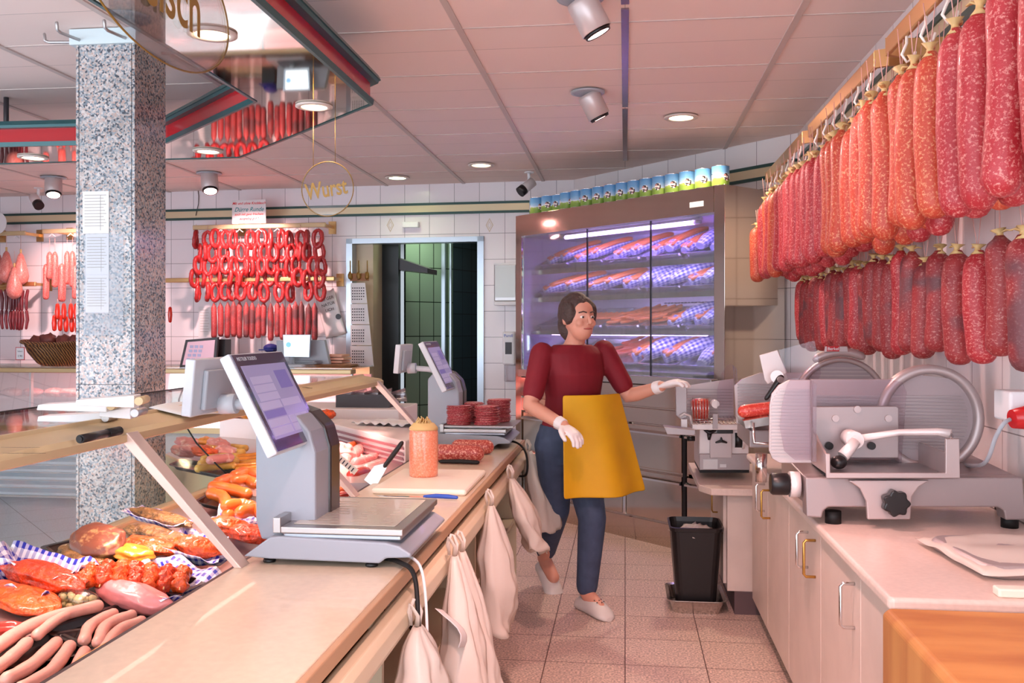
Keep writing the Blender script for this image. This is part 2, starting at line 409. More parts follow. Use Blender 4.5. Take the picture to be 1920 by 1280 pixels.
inner('corridor_wall', 'corridor_blue', .56, 1.1, .82, 1.9)
inner('corridor_wall', 'corridor_yellow', .4, 3.9, 1.5, 3.9)
inner('corridor_wall', 'corridor_blue', .88, 1.2, 1.25, .3)
inner('corridor_wall', 'dark_panel', .86, 3.8, 1.2, 3.8, 0, 1.6)
q = MB(); q.box((.5, .95, 0), (.53, .99, 2.4)); q.box((.55, 1.04, 0), (.565, 1.07, 2.4)); struct(q.build('pipe', 'alu_bright', df))
q = MB(); q.prism([(0, 0), (.5, -.06), (.5, -.02), (.15, .1), (0, .1)], 0, .3, Matrix.Translation((.05, .62, 1.78))@Matrix.Rotation(PI/2, 4, 'X')); struct(q.build('cooler_unit', 'charcoal', df))
q = MB(); q.box((-.4, .15, 2.3), (2.2, 4.5, 2.35)); q.box((-.45, .1, -.05), (2.2, 4.5, 0)); q.box((1.6, .1, 0), (1.65, 4.4, 2.4)); q.box((-.4, .1, 0), (-.35, 4.4, 2.4)); struct(q.build('corridor_shell', 'dark_panel', df))
es = thing('exit_sign', 'small green escape arrow sign on the dark corridor wall', 'sign', dl+du*.955+nb*.82+Vector((0, 0, 1.39)), ang-.4)
mat('exit_green', '1F5A4A', .5, emit='2E7A66', es=.25)
q = MB(); q.box((-.045, -.006, -.03), (.045, 0, .03)); q.build('plate', 'exit_green', es)
q = MB(); q.add([(-.02,-.008,0),(0,-.008,.018),(0,-.008,.006),(.025,-.008,.006),(.025,-.008,-.006),(0,-.008,-.006),(0,-.008,-.018)], [(0,1,2,3,4,5,6)]); q.build('arrow', 'white_plastic', es, thick=.001)
# ---- granite pillar
m, nt, b = newmat('granite'); tc = N(nt, 'ShaderNodeTexCoord')
v = N(nt, 'ShaderNodeTexVoronoi'); v.inputs['Scale'].default_value = 150; v.inputs['Randomness'].default_value = 1; nt.links.new(tc.outputs['Object'], v.inputs['Vector'])
s = N(nt, 'ShaderNodeSeparateColor'); nt.links.new(v.outputs['Color'], s.inputs[0])
r = ramp(nt, s.outputs[0], [(0, '4A525C'), (.07, '76828C'), (.22, '9CA4AA'), (.4, 'B9ADA8'), (.62, 'CBC3C0'), (.84, 'BFA69C'), (.95, '5A626A')], 'CONSTANT')
n = N(nt, 'ShaderNodeTexNoise'); n.inputs['Scale'].default_value = 9; nt.links.new(tc.outputs['Object'], n.inputs['Vector'])
rr = ramp(nt, n.outputs[0], [(.3, 'D8D8D8'), (.7, 'FFFFFF')])
nt.links.new(mix(nt, 1.0, r.outputs[0], rr.outputs[0], 'MULTIPLY'), b.inputs['Base Color']); b.inputs['Roughness'].default_value = .18
PX0, PX1, PY0, PY1 = -2.061, -1.826, 3.284, 3.52
pr = bpy.data.objects.new('pillar', None); C.objects.link(pr); pr.location = (0, 0, 0); struct(pr)
q = MB(); q.box((PX0, PY0, 0), (PX1, PY1, H-.03)); struct(q.build('granite_cladding', 'granite', pr))
q = MB()
for x in (PX0+.012, PX1-.012): q.box((x-.0008, PY0-.0012, 0), (x+.0008, PY0, H-.06))
q.box((PX0+.0, PY0-.0012, 1.05), (PX1, PY0, 1.052)); struct(q.build('pillar_joint', 'charcoal', pr))
mat('collar', 'CBD9DC', .4)
q = MB(); q.box((PX0-.02, PY0-.012, H-.062), (PX1+.01, PY1+.02, H-.004)); struct(q.build('pillar_collar', 'collar', pr))
for k, (x, y, dx, dy) in enumerate(((PX0-.02, PY0+.01, -1, -.1), (PX0+.02, PY0-.012, -.2, -1), (PX1-.03, PY0-.012, -.2, -1), (PX1+.01, PY1-.05, 1, 0))):
    d = Vector((dx, dy, 0)).normalized(); p = Vector((x, y, H-.045))
    q = MB(); q.tube([p, p+d*.09, p+d*.105+Vector((0,0,.006)), p+d*.108+Vector((0,0,.03))], .006, 8, rnd_ends=True)
    tag(q.build('wall_hook', 'steel_soft'), ['bent steel hook sticking out of the pillar collar towards the customer side', 'bent steel hook on the pillar collar front, at its far-shop corner', 'bent steel hook on the pillar collar front, next to the glass disc', 'bent steel hook on the brown side of the pillar collar, under the glass disc'][k], 'hook', 'pillar hooks')
# ================================================================ long service counter and its meat case
mat('worktop', 'D8C6AE', .28, var=.05, vs=60, coat=.15); mat('worktop_edge', 'B79272', .45); mat('cream_plastic', 'D9C7AA', .35)
mat('wood_brown', '8A5A34', .55, var=.3, vs=14); mat('counter_inside', 'A8937C', .6); mat('case_white', 'E7DAD8', .35); mat('case_steel', 'C2B6B4', .3, .7)
ZW = .722
ct = thing('service_counter', 'long pale worktop with open storage under it between the aisle and the meat case', 'counter', (-.68, 2.5, 0))
def L(*p): return Vector(p)-Vector((-.68, 2.5, 0))
def lb(q, a, b): return q.box(tuple(L(*a)), tuple(L(*b)))
q = MB(); lb(q, (-.875, .55, ZW-.03), (-.497, 4.5, ZW)); q.build('worktop', 'worktop', ct, bev=.003)
q = MB(); lb(q, (-.497, .55, ZW-.032), (-.483, 4.5, ZW-.001)); q.build('edge_strip', 'worktop_edge', ct, bev=.003)
q = MB(); lb(q, (-.86, .6, .08), (-.83, 4.45, ZW-.035)); q.build('back_panel', 'counter_inside', ct)
q = MB(); lb(q, (-.83, .6, .33), (-.53, 4.45, .35)); q.build('shelf', 'cream_plastic', ct)
q = MB(); lb(q, (-.83, .6, .06), (-.53, 4.45, .09)); q.build('shelf', 'cream_plastic', ct)
for y in (.6, 1.95, 3.2, 4.43):
    q = MB(); lb(q, (-.83, y, 0), (-.52, y+.018, ZW-.032)); q.build('divider', 'cream_plastic', ct)
q = MB(); q.prism([(-.03, -.028), (.012, -.03), (.02, -.012), (.02, .018), (.008, .03), (-.02, .03), (-.03, .02)], 0, 3.9, Matrix.Translation(L(-.478, 4.5, .640))@Matrix.Rotation(PI/2, 4, 'X')); q.build('front_rail', 'cream_plastic', ct, bev=.003)
q = MB(); lb(q, (-.83, .62, .60), (-.56, 4.4, .615)); q.build('shelf', 'wood_brown', ct)
# things stuffed on the upper shelf
for k, (y, l, h, m) in enumerate(((.8, .45, .05, 'wood_brown'), (1.4, .5, .035, 'wood_brown'), (2.1, .55, .06, 'case_white'), (2.8, .3, .05, 'wood_brown'), (3.25, .5, .055, 'wood_brown'), (3.9, .35, .05, 'wood_brown'))):
    q = MB()
    for j in range(5): q.box((-.2, 0, j*h/5), (.0+.006*((j*7) % 3), l-.01*((j*5) % 4), (j+.8)*h/5))
    tag(q.build('carton_stack', m, loc=(-.53, y, .616), bev=.002), ['flat brown cartons under the worktop nearest the camera', 'low brown cartons under the worktop below the large scale', 'white wrapping sheets under the worktop behind the large scale', 'brown board stack under the worktop before the cutting board', 'brown cartons under the worktop below the cutting board', 'brown cartons under the worktop below the lying salamis'][k], 'carton', 'cartons under the worktop')
# display case
dc = thing('meat_display_case', 'refrigerated glass meat case with a cream gold top beam and slanted pink-lit struts', 'display case', (-1.15, 2.5, 0))
def K(*p): return Vector(p)-Vector((-1.15, 2.5, 0))
def kb(q, a, b): return q.box(tuple(K(*a)), tuple(K(*b)))
q = MB(); kb(q, (-1.42, .3, .12), (-.88, 3.3, .555)); q.build('body', 'case_white', dc)
q = MB(); q.prism([(-1.40+1.15, .60), (-.878+1.15, .60), (-.878+1.15, .596), (-1.40+1.15, .70)], -.1-0, 2.2, Matrix(((1, 0, 0, 0), (0, 0, 1, -2.1+.0), (0, 1, 0, 0), (0, 0, 0, 1)))) if False else q.loft([[K(-1.40, y, .56), K(-.878, y, .56), K(-.878, y, .595), K(-1.40, y, .699)] for y in (.3, 3.35)], smooth=False); q.build('deck', 'case_steel', dc)
q = MB(); kb(q, (-1.44, .3, .55), (-1.395, 3.2, .715)); q.build('front_ledge', 'cream_gold', dc, bev=.006)
q = MB(); kb(q, (-.893, .5, .56), (-.876, 4.4, .715)); q.build('rear_lip', 'charcoal', dc)
# top beam: flat cream gold strip, faintly dished
q = MB(); q.prism([(-1.235+1.15, 1.040), (-1.232+1.15, 1.048), (-1.222+1.15, 1.048), (-1.218+1.15, 1.040), (-1.14+1.15, 1.028), (-1.125+1.15, 1.018), (-1.125+1.15, 1.002), (-1.135+1.15, .998), (-1.235+1.15, 1.022)], 0, 3.95, Matrix.Translation((0, 4.25-2.5, 0))@Matrix.Rotation(PI/2, 4, 'X')); q.build('top_beam', 'cream_gold', dc)
mat('strut_paint', 'D9C0B4', .35, .2)
for y in (2.015, 2.906, 4.162):
    a, b = K(-.862, y, ZW-.002), K(-1.135, y, 1.015); d = (b-a).normalized(); nrm = Vector((-d.z, 0, d.x)); q = MB()
    w = .024
    vs = []
    for p, e in ((a, 0), (b, 0)):
        for sy, sn in ((-w, -.012), (w, -.012), (w, .012), (-w, .012)): vs.append(p+Vector((0, sy, 0))+nrm*sn)
    vs[0].z = vs[1].z = vs[2].z = vs[3].z = ZW
    q.add(vs, [(0,3,2,1),(4,5,6,7),(0,1,5,4),(1,2,6,5),(2,3,7,6),(3,0,4,7)]); q.build('strut', 'strut_paint', dc, bev=.002)
q = MB(); kb(q, (-1.62, .6, 1.036), (-1.235, 4.2, 1.042)); q.build('glass_shelf', 'glass', dc)
q = MB(); kb(q, (-1.623, .6, 1.034), (-1.618, 4.2, 1.044)); q.build('glass_edge', 'dark_plastic', dc)
q = MB(); pts = [(-1.615, 1.036), (-1.63, 1.0), (-1.62, .93), (-1.56, .84), (-1.48, .76), (-1.425, .715)]
q.grid(lambda u, v: K(0, .6+3.6*v, 0)*1+Vector((0, 0, 0)) if False else Vector((pts[round(u*5)][0]+1.15, .6+2.65*v-2.5, pts[round(u*5)][1])), 5, 1); q.build('front_glass', 'glass', dc)
for y in (.62, 2.0, 3.24):
    q = MB(); q.tube([Vector((x+1.15, y-2.5, z)) for x, z in pts], .003, 6); q.build('glass_seam', 'black_rubber' if y > 2.5 else 'alu_bright', dc)
# diagonal case end with slotted grille
q = MB(); pe = [(-.893, 3.72), (-1.40, 4.36), (-1.40, 4.6), (-.893, 4.6)]
q.prism([(x+1.15, y-2.5) for x, y in pe], .56, .80); q.build('end_block', 'case_white', dc, bev=.004)
q = MB(); q.prism([(x+1.15, y-2.5) for x, y in ((-1.40, 3.2), (-.88, 3.3), (-.88, 3.74), (-1.40, 4.38), (-2.1, 4.62), (-2.05, 3.92))], .66, .70); q.build('corner_deck', 'case_steel', dc)
q = MB(); q.prism([(x+1.15, y-2.5) for x, y in ((-1.395, 3.14), (-2.05, 3.88), (-2.08, 3.945), (-1.42, 3.2))], .3, .715); q.build('corner_ledge', 'cream_gold', dc, bev=.003)
q = MB(); q.prism([(x+1.15, y-2.5) for x, y in ((-1.40, 4.36), (-2.1, 4.62), (-2.1, 4.78), (-1.40, 4.6))], .56, .80); q.build('corner_rear', 'case_white', dc, bev=.004)
mat('grille_pink', 'B08490', .35, .3)
a = Vector((-.893, 3.72, 0)); b = Vector((-1.40, 4.36, 0)); d = (b-a).normalized(); n = Vector((-d.y, d.x, 0)); n = n if n.y < 0 else -n
q = MB()
for z in (.63, .655, .68, .70, .72, .74, .765):
    for w in (1,):
        A = a+d*.01+n*.002; B = b-d*.01+n*.002
        q.add([K(*(A+Vector((0,0,z)))), K(*(B+Vector((0,0,z)))), K(*(B+n*.006+Vector((0,0,z+.012)))), K(*(A+n*.006+Vector((0,0,z+.012))))], [(0,1,2,3)])
q.build('grille', 'grille_pink', dc, thick=.003)
mat('case_tube', 'FFD9D2', .3, emit='FFB8A8', es=9)
q = MB(); q.cyl(K(-1.20, .9, 1.012), K(-1.20, 4.1, 1.012), .007, 8); q.build('light_tube', 'case_tube', dc)
# hand-written notes on the beam
def beamtxt(s, px, py, size):
    p = pz(px, py, 1.0345); return txt(s, 'pen_note', 'ink', dc, K(*p)+Vector((0, 0, .0015)), (math.radians(-6), math.radians(-0), PI/2+.02), size, .0002, 'CENTER', .35, 1)
o = beamtxt('Vinaun Süd', 45, 840, .022); o.rotation_euler = (0.0, .13, PI/2)
o = beamtxt('210 Kunden', 52, 851, .022); o.rotation_euler = (0.0, .13, PI/2)
o = beamtxt("S'Angebot", 583, 728, .028); o.rotation_euler = (0.0, .13, PI/2)
# marker pen and price paper lying on the beam
a = Vector((-1.165, 1.905, 1.047)); q = MB(); q.cyl((0,0,0), (0,.10,0), .0085, 14); q.cyl((0,-.004,0), (0,0,0), .006, 14)
mk = thing('marker_pen', 'thick black marker pen lying on the cream beam', 'pen', pz(150, 823, 1.045), (0, 0, .04))
q.build('barrel', 'dark_plastic', mk); q = MB(); q.cyl((0,.1,0), (0,.152,0), .0092, 14); q.box((.007, .1, -.002), (.0115, .142, .002)); q.build('cap', 'black_rubber', mk)
q = MB(); q.grid(lambda u, v: Vector((-1.25+.14*u-.02*v, 2.32+.30*v-.05*u, 1.0515-.02*u-.012*(u*v)+.003*math.sin(5*v))), 6, 6); tag(q.build('paper_sheet', 'paper', thick=.0006), 'crumpled white sheet lying across the cream beam behind the customer display', 'paper')
# white blade shaped sign holders on the glass top
for k, (px, py, l) in enumerate(((200, 781, .15), (253, 772, .07), (208, 759, .15), (258, 750, .12))):
    p = pz(px, py, 1.05+.018*(k//1 % 4))
    h = thing('ticket_holder', ['white flat ticket holder with round metal pivot lying on the glass top, lowest of four', 'white flat ticket holder lying on the glass top, second from the bottom', 'white flat ticket holder on the glass top with a tan end, third up', 'white flat ticket holder on the glass top with a tan end, topmost'][k], 'ticket holder', p, .15+.04*k, 'ticket holders on the glass top')
    q = MB(); q.prism([(-l, -.008), (-l*.98, .004), (0, .012), (0, -.014)], -.03, .03, Matrix.Rotation(PI/2, 4, 'X')); q.build('blade', 'white_plastic', h, bev=.002)
    q = MB(); q.cyl((.01, -.034, 0), (.01, .034, 0), .009, 14); q.build('pivot', 'steel_soft' if k < 2 else 'cream_gold', h)
# ================================================================ scales
mat('scale_body', '979DA8', .38, coat=.1); mat('scale_front', 'B9BEC6', .35); mat('scale_dark', '332C2C', .3, coat=.3)
mat('screen_glass', '4A3C58', .12, coat=.5); m, nt, b = newmat('screen_ui'); b.inputs['Base Color'].default_value = srgb('85809A'); b.inputs['Roughness'].default_value = .15; b.inputs['Emission Color'].default_value = srgb('8E82B4'); b.inputs['Emission Strength'].default_value = .28
mat('ui_button', '9A94AC', .25, emit='A79CC8', es=.25); mat('ui_dark', '6C6590', .25, emit='6E60B0', es=.25)
O = Vector((-.66, 2.02, ZW))
sk = thing('retail_scale', 'grey retail scale with tilted touchscreen and empty platform, on the near worktop', 'scale', O, 0, 'retail scales on the service counter')
def S(*p): return Vector(p)-O
def sb(q, a, b, r=.006): return q.rbox(tuple(S(*a)), tuple(S(*b)), r)
# base: pointed hull
q = MB(); prof = [(-.862, .742), (-.80, .787), (-.776, .79), (-.53, .782), (-.50, .775), (-.472, .758), (-.474, .75), (-.53, .747), (-.545, .735), (-.80, .738)]
M_ = Matrix.Rotation(PI/2, 4, 'X'); q.prism([(x-O.x, z-O.z) for x, z in prof], -.395, 0, M_); q.build('base', 'scale_body', sk, bev=.004)
q = MB(); sb(q, (-.772, 2.03, .785), (-.497, 2.40, .797)); q.build('platform_support', 'alu_bright', sk)
q = MB(); sb(q, (-.774, 2.02, .797), (-.491, 2.405, .812), .003); q.build('platform', 'steel_soft', sk, bev=.002)
q = MB(); sb(q, (-.792, 2.02, .797), (-.774, 2.41, .832), .002); q.build('platform_rim', 'steel_soft', sk, bev=.002)
mat('label_sheet', 'C9C2B4', .2, coat=.5); mat('faint_print', 'A9A298', .5)
q = MB(); sb(q, (-.755, 2.05, .8125), (-.515, 2.38, .8135)); ls = q.build('label_sheet', 'label_sheet', sk)
q = MB()
for c, (x0, x1) in enumerate(((-.73, -.66), (-.63, -.59), (-.56, -.53))):
    for k in range(9): q.box(tuple(S(x0, 2.08+k*.03, .8136)), tuple(S(x1-.01*(k % 3), 2.09+k*.03, .8139)))
o = q.build('faint_print', 'faint_print', sk); o['kind'] = 'stuff'
for x, y in ((-.815, 2.06), (-.57, 2.05), (-.815, 2.36), (-.57, 2.36)):
    q = MB(); q.lathe([(.0, 0), (.014, 0), (.015, .003), (.013, .009), (.009, .010), (.009, .012), (.013, .013), (.013, .0215), (0, .0215)], tuple(S(x, y, ZW)), 12); q.build('foot', 'dark_plastic', sk)
q = MB(); cp = [(-.848, .765), (-.862, .81), (-.862, 1.03), (-.84, 1.055), (-.80, 1.068), (-.76, 1.055), (-.73, 1.02), (-.716, .97), (-.716, .78), (-.74, .765)]
q.prism([(x-O.x, z-O.z) for x, z in cp], -.2, -.07, M_); q.build('column', 'scale_body', sk, bev=.006)
q = MB(); q.prism([(x-O.x+(.006 if x > -.76 else 0), z-O.z+.003) for x, z in cp[2:]], -.245, -.165, M_); q.build('printer_cover', 'scale_dark', sk, bev=.008)
# touchscreen
tn, bn = S(-.84, 1.905, 1.202), S(-.736, 1.905, .997); tf, bf = S(-.84, 2.2, 1.202), S(-.736, 2.2, .997)
vz = (tn-bn).normalized(); vy = Vector((0, 1, 0)); vn = vy.cross(vz).normalized(); 
if vn.x < 0: vn = -vn
def scr(u, v, w): return bn+(tf-tn)*u+(tn-bn)*v+vn*w
def slab(q, u0, u1, v0, v1, w0, w1):
    vs = [scr(u, v, w) for w in (w0, w1) for u, v in ((u0, v0), (u1, v0), (u1, v1), (u0, v1))]
    return q.add(vs, [(0,3,2,1),(4,5,6,7),(0,1,5,4),(1,2,6,5),(2,3,7,6),(3,0,4,7)])
q = MB(); slab(q, -.02, 1.02, -.02, 1.02, -.026, -.001); ts = q.build('touchscreen', 'light_grey', sk, bev=.004)
q = MB(); slab(q, 0, 1, 0, 1, -.001, .001); q.build('bezel', 'screen_glass', ts)
q = MB(); slab(q, .06, .94, .11, .88, .001, .0016); q.build('display', 'screen_ui', ts)
q = MB()
for r in range(7):
    v0 = .14+r*.09
    if r == 2: continue
    for u0, u1 in (((.08, .48), (.50, .90)) if r < 4 else ((.12, .52),)):
        n_ = 3 if r < 3 and u0 > .4 else 1
        for k in range(n_): slab(q, u0+(u1-u0)*k/n_, u0+(u1-u0)*(k+1)/n_-.012, v0, v0+.078, .0016, .0019)
o = q.build('screen_button', 'ui_button', ts); o['kind'] = 'stuff'
q = MB(); slab(q, .08, .48, .32, .40, .0016, .0019); slab(q, .62, .88, .60, .8, .0016, .0019); o = q.build('screen_button', 'ui_dark', ts); o['kind'] = 'stuff'
p = scr(.06, .935, .0012); R_ = Matrix((vy, vz, vn)).transposed().to_euler()
txt('METTLER TOLEDO', 'lettering', 'light_grey', ts, p, R_, .0125, .0003, 'LEFT')
# customer display and its arm
q = MB(); M2 = Matrix.Translation(S(-.99, 2.0, 1.06))@Matrix.Rotation(.09, 4, 'Y')
q.rbox((-.012, 0, 0), (.012, .25, .13), .004, M2); cdp = q.build('customer_display', 'light_grey', sk, bev=.003)
q = MB(); q.rbox((.012, .045, .012), (.024, .19, .105), .004, M2); q.build('display_back', 'grey_plastic', cdp, bev=.003)
q = MB(); q.cyl(S(-.965, 2.13, 1.078), S(-.925, 2.13, 1.08), .024, 18); q.tube([S(-.94, 2.13, 1.08), S(-.87, 2.13, 1.075), S(-.80, 2.13, 1.06)], .013, 10); q.build('display_arm', 'light_grey', sk)
s2 = dup(sk, O+Vector((-.035, 2.08, 0)), None, 'grey retail scale carrying stacks of sliced salami, further down the worktop')
q = MB(); q.rbox((-.155, -.02, 0), (.155, .26, .004), .004); q.rbox((-.17, -.03, .004), (.17, .27, .012), .004)
tag(q.build('steel_tray', 'steel_soft', loc=(-.665, 4.14, ZW+.0925)), 'flat steel tray under the salami slices on the far scale', 'tray')
specks('salami_slice', 'A8303A', 'B84048', 60, .4, 'E8A9A0', .55, 160)
sl = MB(); sl.lathe([(0, 0), (.054, 0), (.056, .0015), (.054, .003), (0, .003)], n=22); slo = sl.build('salami_slice', 'salami_slice')
tops = ['in the front stack beside the far scale column', 'in the front stack nearest the counter edge', 'in the rear stack beside the far scale column', 'in the tallest rear stack on the far scale']
first = True
for s_, (x, y, nn) in enumerate(((-.755, 4.19, 25), (-.625, 4.19, 25), (-.715, 4.32, 26), (-.59, 4.32, 31))):
    for k in range(nn):
        o = slo if first else slo.copy()
        if not first: C.objects.link(o)
        first = False
        o.location = (x+rnd.uniform(-.005, .005), y+rnd.uniform(-.005, .005), ZW+.1047+k*.0034)
        o.rotation_euler = (rnd.uniform(-.02, .02), rnd.uniform(-.02, .02), rnd.random()*6)
        tag(o, 'thin red salami slice '+tops[s_], 'salami slice', 'sliced salami on the far scale')
# ================================================================ on the worktop
mat('board_white', 'F0E6D6', .4, coat=.1)
cb = MB(); cb.rbox((-.157, -.22, 0), (.157, .22, .02), .012); tag(cb.build('cutting_board', 'board_white', loc=(-.664, 3.16, ZW), bev=.002), 'thick white cutting board under the upright pink sausage', 'cutting board')
specks('pink_roll', 'E8835F', 'E98A66', 60, .3, 'F0A98C', .5, 180, coat=.6, bump=.05)
ps = thing('lyoner_sausage', 'fat pink cold-cut sausage standing upright on the cutting board', 'sausage', (-.706, 3.215, ZW+.0202))
q = MB(); q.lathe([(0, 0), (.050, 0), (.0505, .01), (.051, .15), (.048, .168), (.036, .182), (0, .186)], n=28); q.build('sausage_body', 'pink_roll', ps)
q = MB(); q.lathe([(.0518, .163), (.0492, .172), (.037, .1855), (.02, .188)], n=28, smooth=True)
for k in range(16):
    t = k*2*PI/16; r = .03; q.tube([(r*math.cos(t), r*math.sin(t), .184), ((r-.012)*math.cos(t+.3), (r-.012)*math.sin(t+.3), .197+.005*(k % 3)), (.006*math.cos(t), .006*math.sin(t), .19)], .002, 5)
q.build('casing_end', 'casing', ps)
kn = thing('kitchen_knife', 'knife with blue handle lying in front of the cutting board', 'knife', (-.62, 2.865, ZW), -.02)
mat('knife_blue', '2E56B8', .4)
q = MB(); q.tube([(-.005, 0, .011), (.03, 0, .013), (.07, 0, .012), (.095, 0, .010)], [.006, .009, .009, .007], 10, flat=.8, rnd_ends=True); q.build('handle', 'knife_blue', kn)
q = MB(); q.add([(-.17, .004, .009), (-.15, -.012, .009), (0, -.013, .009), (0, .008, .009)], [(0, 1, 2, 3)]); q.build('blade', 'chrome', kn, thick=.0018)
specks('salami_cut', 'A9362F', 'B44239', 70, .4, 'EBA48F', .52, 130)
for k, (x0, x1, y, r, lab) in enumerate(((-.765, -.60, 3.72, .0345, 'long peeled salami lying across the worktop behind the pink sausage'), (-.715, -.59, 3.95, .031, 'short salami end lying beside the far scale'))):
    q = MB(); n_ = 9; q.tube([(x0+(x1-x0)*i/n_, 0, 0) for i in range(n_+1)], [r]*(n_+1), 20, rnd_ends=True); tag(q.build('salami', 'salami_cut', loc=(0, y, ZW+r)), lab, 'salami', 'salamis lying on the worktop')
q = MB(); q.tube([(-.075, 0, 0), (.0, 0, .002), (.068, 0, 0)], [.011, .013, .012], 12, flat=.7, rnd_ends=True); tag(q.build('black_sheath', 'black_rubber', loc=(-.652, 3.64, ZW+.0094), rot=-.05), 'black plastic handle lying in front of the long salami', 'handle piece')
# ---- cables
def cable(pts, r, m, lab): 
    P = [Vector(p) for p in pts]; out = []
    for i in range(len(P)-1):
        p0 = P[max(i-1, 0)]; p1 = P[i]; p2 = P[i+1]; p3 = P[min(i+2, len(P)-1)]
        for k in range(6):
            t = k/6; out.append(.5*((2*p1)+(-p0+p2)*t+(2*p0-5*p1+4*p2-p3)*t*t+(-p0+3*p1-3*p2+p3)*t**3))
    out.append(P[-1]); q = MB(); q.tube(out, r, 8); return tag(q.build('power_cable', m), lab, 'cable')
cable([(-.56, 2.08, .735), (-.50, 2.03, .737), (-.455, 1.98, .72), (-.435, 1.93, .62), (-.43, 1.92, .50), (-.48, 1.93, .40), (-.56, 1.93, .352)], .0055, 'black_rubber', 'thick black cable bending down from under the large scale')
cable([(-.54, 2.12, .735), (-.48, 2.07, .737), (-.445, 2.02, .71), (-.425, 1.97, .60), (-.425, 1.95, .48), (-.48, 1.95, .39), (-.56, 1.95, .352)], .0035, 'white_plastic', 'thin white cable beside the thick black one')
cable([(-.60, 2.2, .58), (-.50, 2.12, .57), (-.45, 2.02, .52), (-.43, 1.97, .42), (-.43, 1.95, .30), (-.45, 1.9, .12), (-.50, 1.9, .10)], .0055, 'black_rubber', 'black cable looping out from beneath the front rail')
cable([(-.59, 4.33, .735), (-.50, 4.25, .738), (-.45, 4.2, .70), (-.44, 4.18, .62), (-.47, 4.2, .59), (-.58, 4.2, .617)], .005, 'black_rubber', 'black cable of the far scale curling over the worktop edge')
# ---- carrier bags hanging from the front rail
m, nt, b = newmat('bag_plastic'); b.inputs['Base Color'].default_value = srgb('F3EAE2'); b.inputs['Roughness'].default_value = .35
tr = N(nt, 'ShaderNodeBsdfTransparent'); tl = N(nt, 'ShaderNodeBsdfTranslucent'); tl.inputs[0].default_value = srgb('F0E0D0')
m1 = N(nt, 'ShaderNodeMixShader'); m1.inputs[0].default_value = .35; nt.links.new(b.outputs[0], m1.inputs[1]); nt.links.new(tl.outputs[0], m1.inputs[2])
m2 = N(nt, 'ShaderNodeMixShader'); m2.inputs[0].default_value = .12; nt.links.new(m1.outputs[0], m2.inputs[1]); nt.links.new(tr.outputs[0], m2.inputs[2]); nt.links.new(m2.outputs[0], nt.nodes['Material Output'].inputs[0])
def bag(y, ln, wd, lab, lean=.1, yl=0, seed=0, x=-.437, ztop=.70, depth=.03, bot=.0):
    q = MB(); rings = []; nr, n = 22, 40
    for i in range(nr+1):
        t = i/nr; w = .013+(wd/2-.013)*min(1, (t*1.7)**.8)*(1-.0*t); dp = .008+depth*math.sin(min(1, t*1.2)*PI/2)*(1-.55*t)
        cx = lean*t; cy = yl*t; z = -ln*t
        r = []
        for k in range(n):
            a = 2*PI*k/n; pl = 1+.16*math.sin(a*7+seed+t*3)*(1-.55*t)+.10*math.sin(a*13+seed*2)+.38*noise.noise(Vector((math.cos(a)*2.2, math.sin(a)*2.2, t*7+seed*3)))*t
            nx = noise.noise(Vector((math.cos(a)*1.5, math.sin(a)*1.5, t*4+seed)))*.028*t
            r.append(Vector((cx+math.sin(a)*dp*pl+nx, cy+math.cos(a)*w*(1+.05*math.sin(t*9+seed)), z+bot*math.cos(a)*t+.006*math.sin(a*5+seed)*t)))
        rings.append(r)
    q.loft(rings, caps=False)
    bg = thing('carrier_bag', lab, 'carrier bag', (x, y, ztop), 0, 'plastic bags hanging from the counter rail'); q.build('bag', 'bag_plastic', bg, thick=.0008)
    q = MB()
    for s in (-1, 1):
        q.tube([(0, .006*s, .0), (.004, .016*s, .025), (-.006, .024*s, .045), (-.012, .018*s, .05), (-.018, .01*s, .03), (-.014, 0, .0)], [.006, .005, .004, .004, .004, .004], 6, flat=.35)
    q.build('bag_handle', 'bag_plastic', bg)
    return bg
bag(1.93, .22, .19, 'short crumpled white plastic bag on the rail, nearest the camera', .02, -.02, 1, ztop=.63, depth=.07)
bag(2.36, .40, .15, 'long white plastic bag on the rail right behind the hanging cables', .05, -.06, 2, ztop=.675, depth=.065)
bag(2.47, .42, .10, 'narrow white plastic bag squeezed in behind the long one', .09, 0.0, 9, ztop=.66, depth=.045)
bag(3.02, .41, .19, 'longest pale pink-white bag with a square bottom, below the cutting board', .03, .02, 3, ztop=.68, depth=.08)
bag(3.58, .29, .2, 'wide slanting white bag on the rail between the longest and the farthest', .10, .03, 4, ztop=.68, bot=-.03, depth=.065)
bag(4.25, .36, .16, 'farthest bulging translucent bag at the rail end', .08, 0, 5, ztop=.70, depth=.08)
q = MB(); q.grid(lambda u, v: Vector((.02*math.sin(v*4)+.045*(1-v), .09*u+.02*v, .085*v-.03*u)), 6, 6); tag(q.build('paper_sleeve', 'paper', loc=(-.44, 2.18, .50), thick=.001), 'small folded white paper poking out over the rail next to the cables', 'paper')
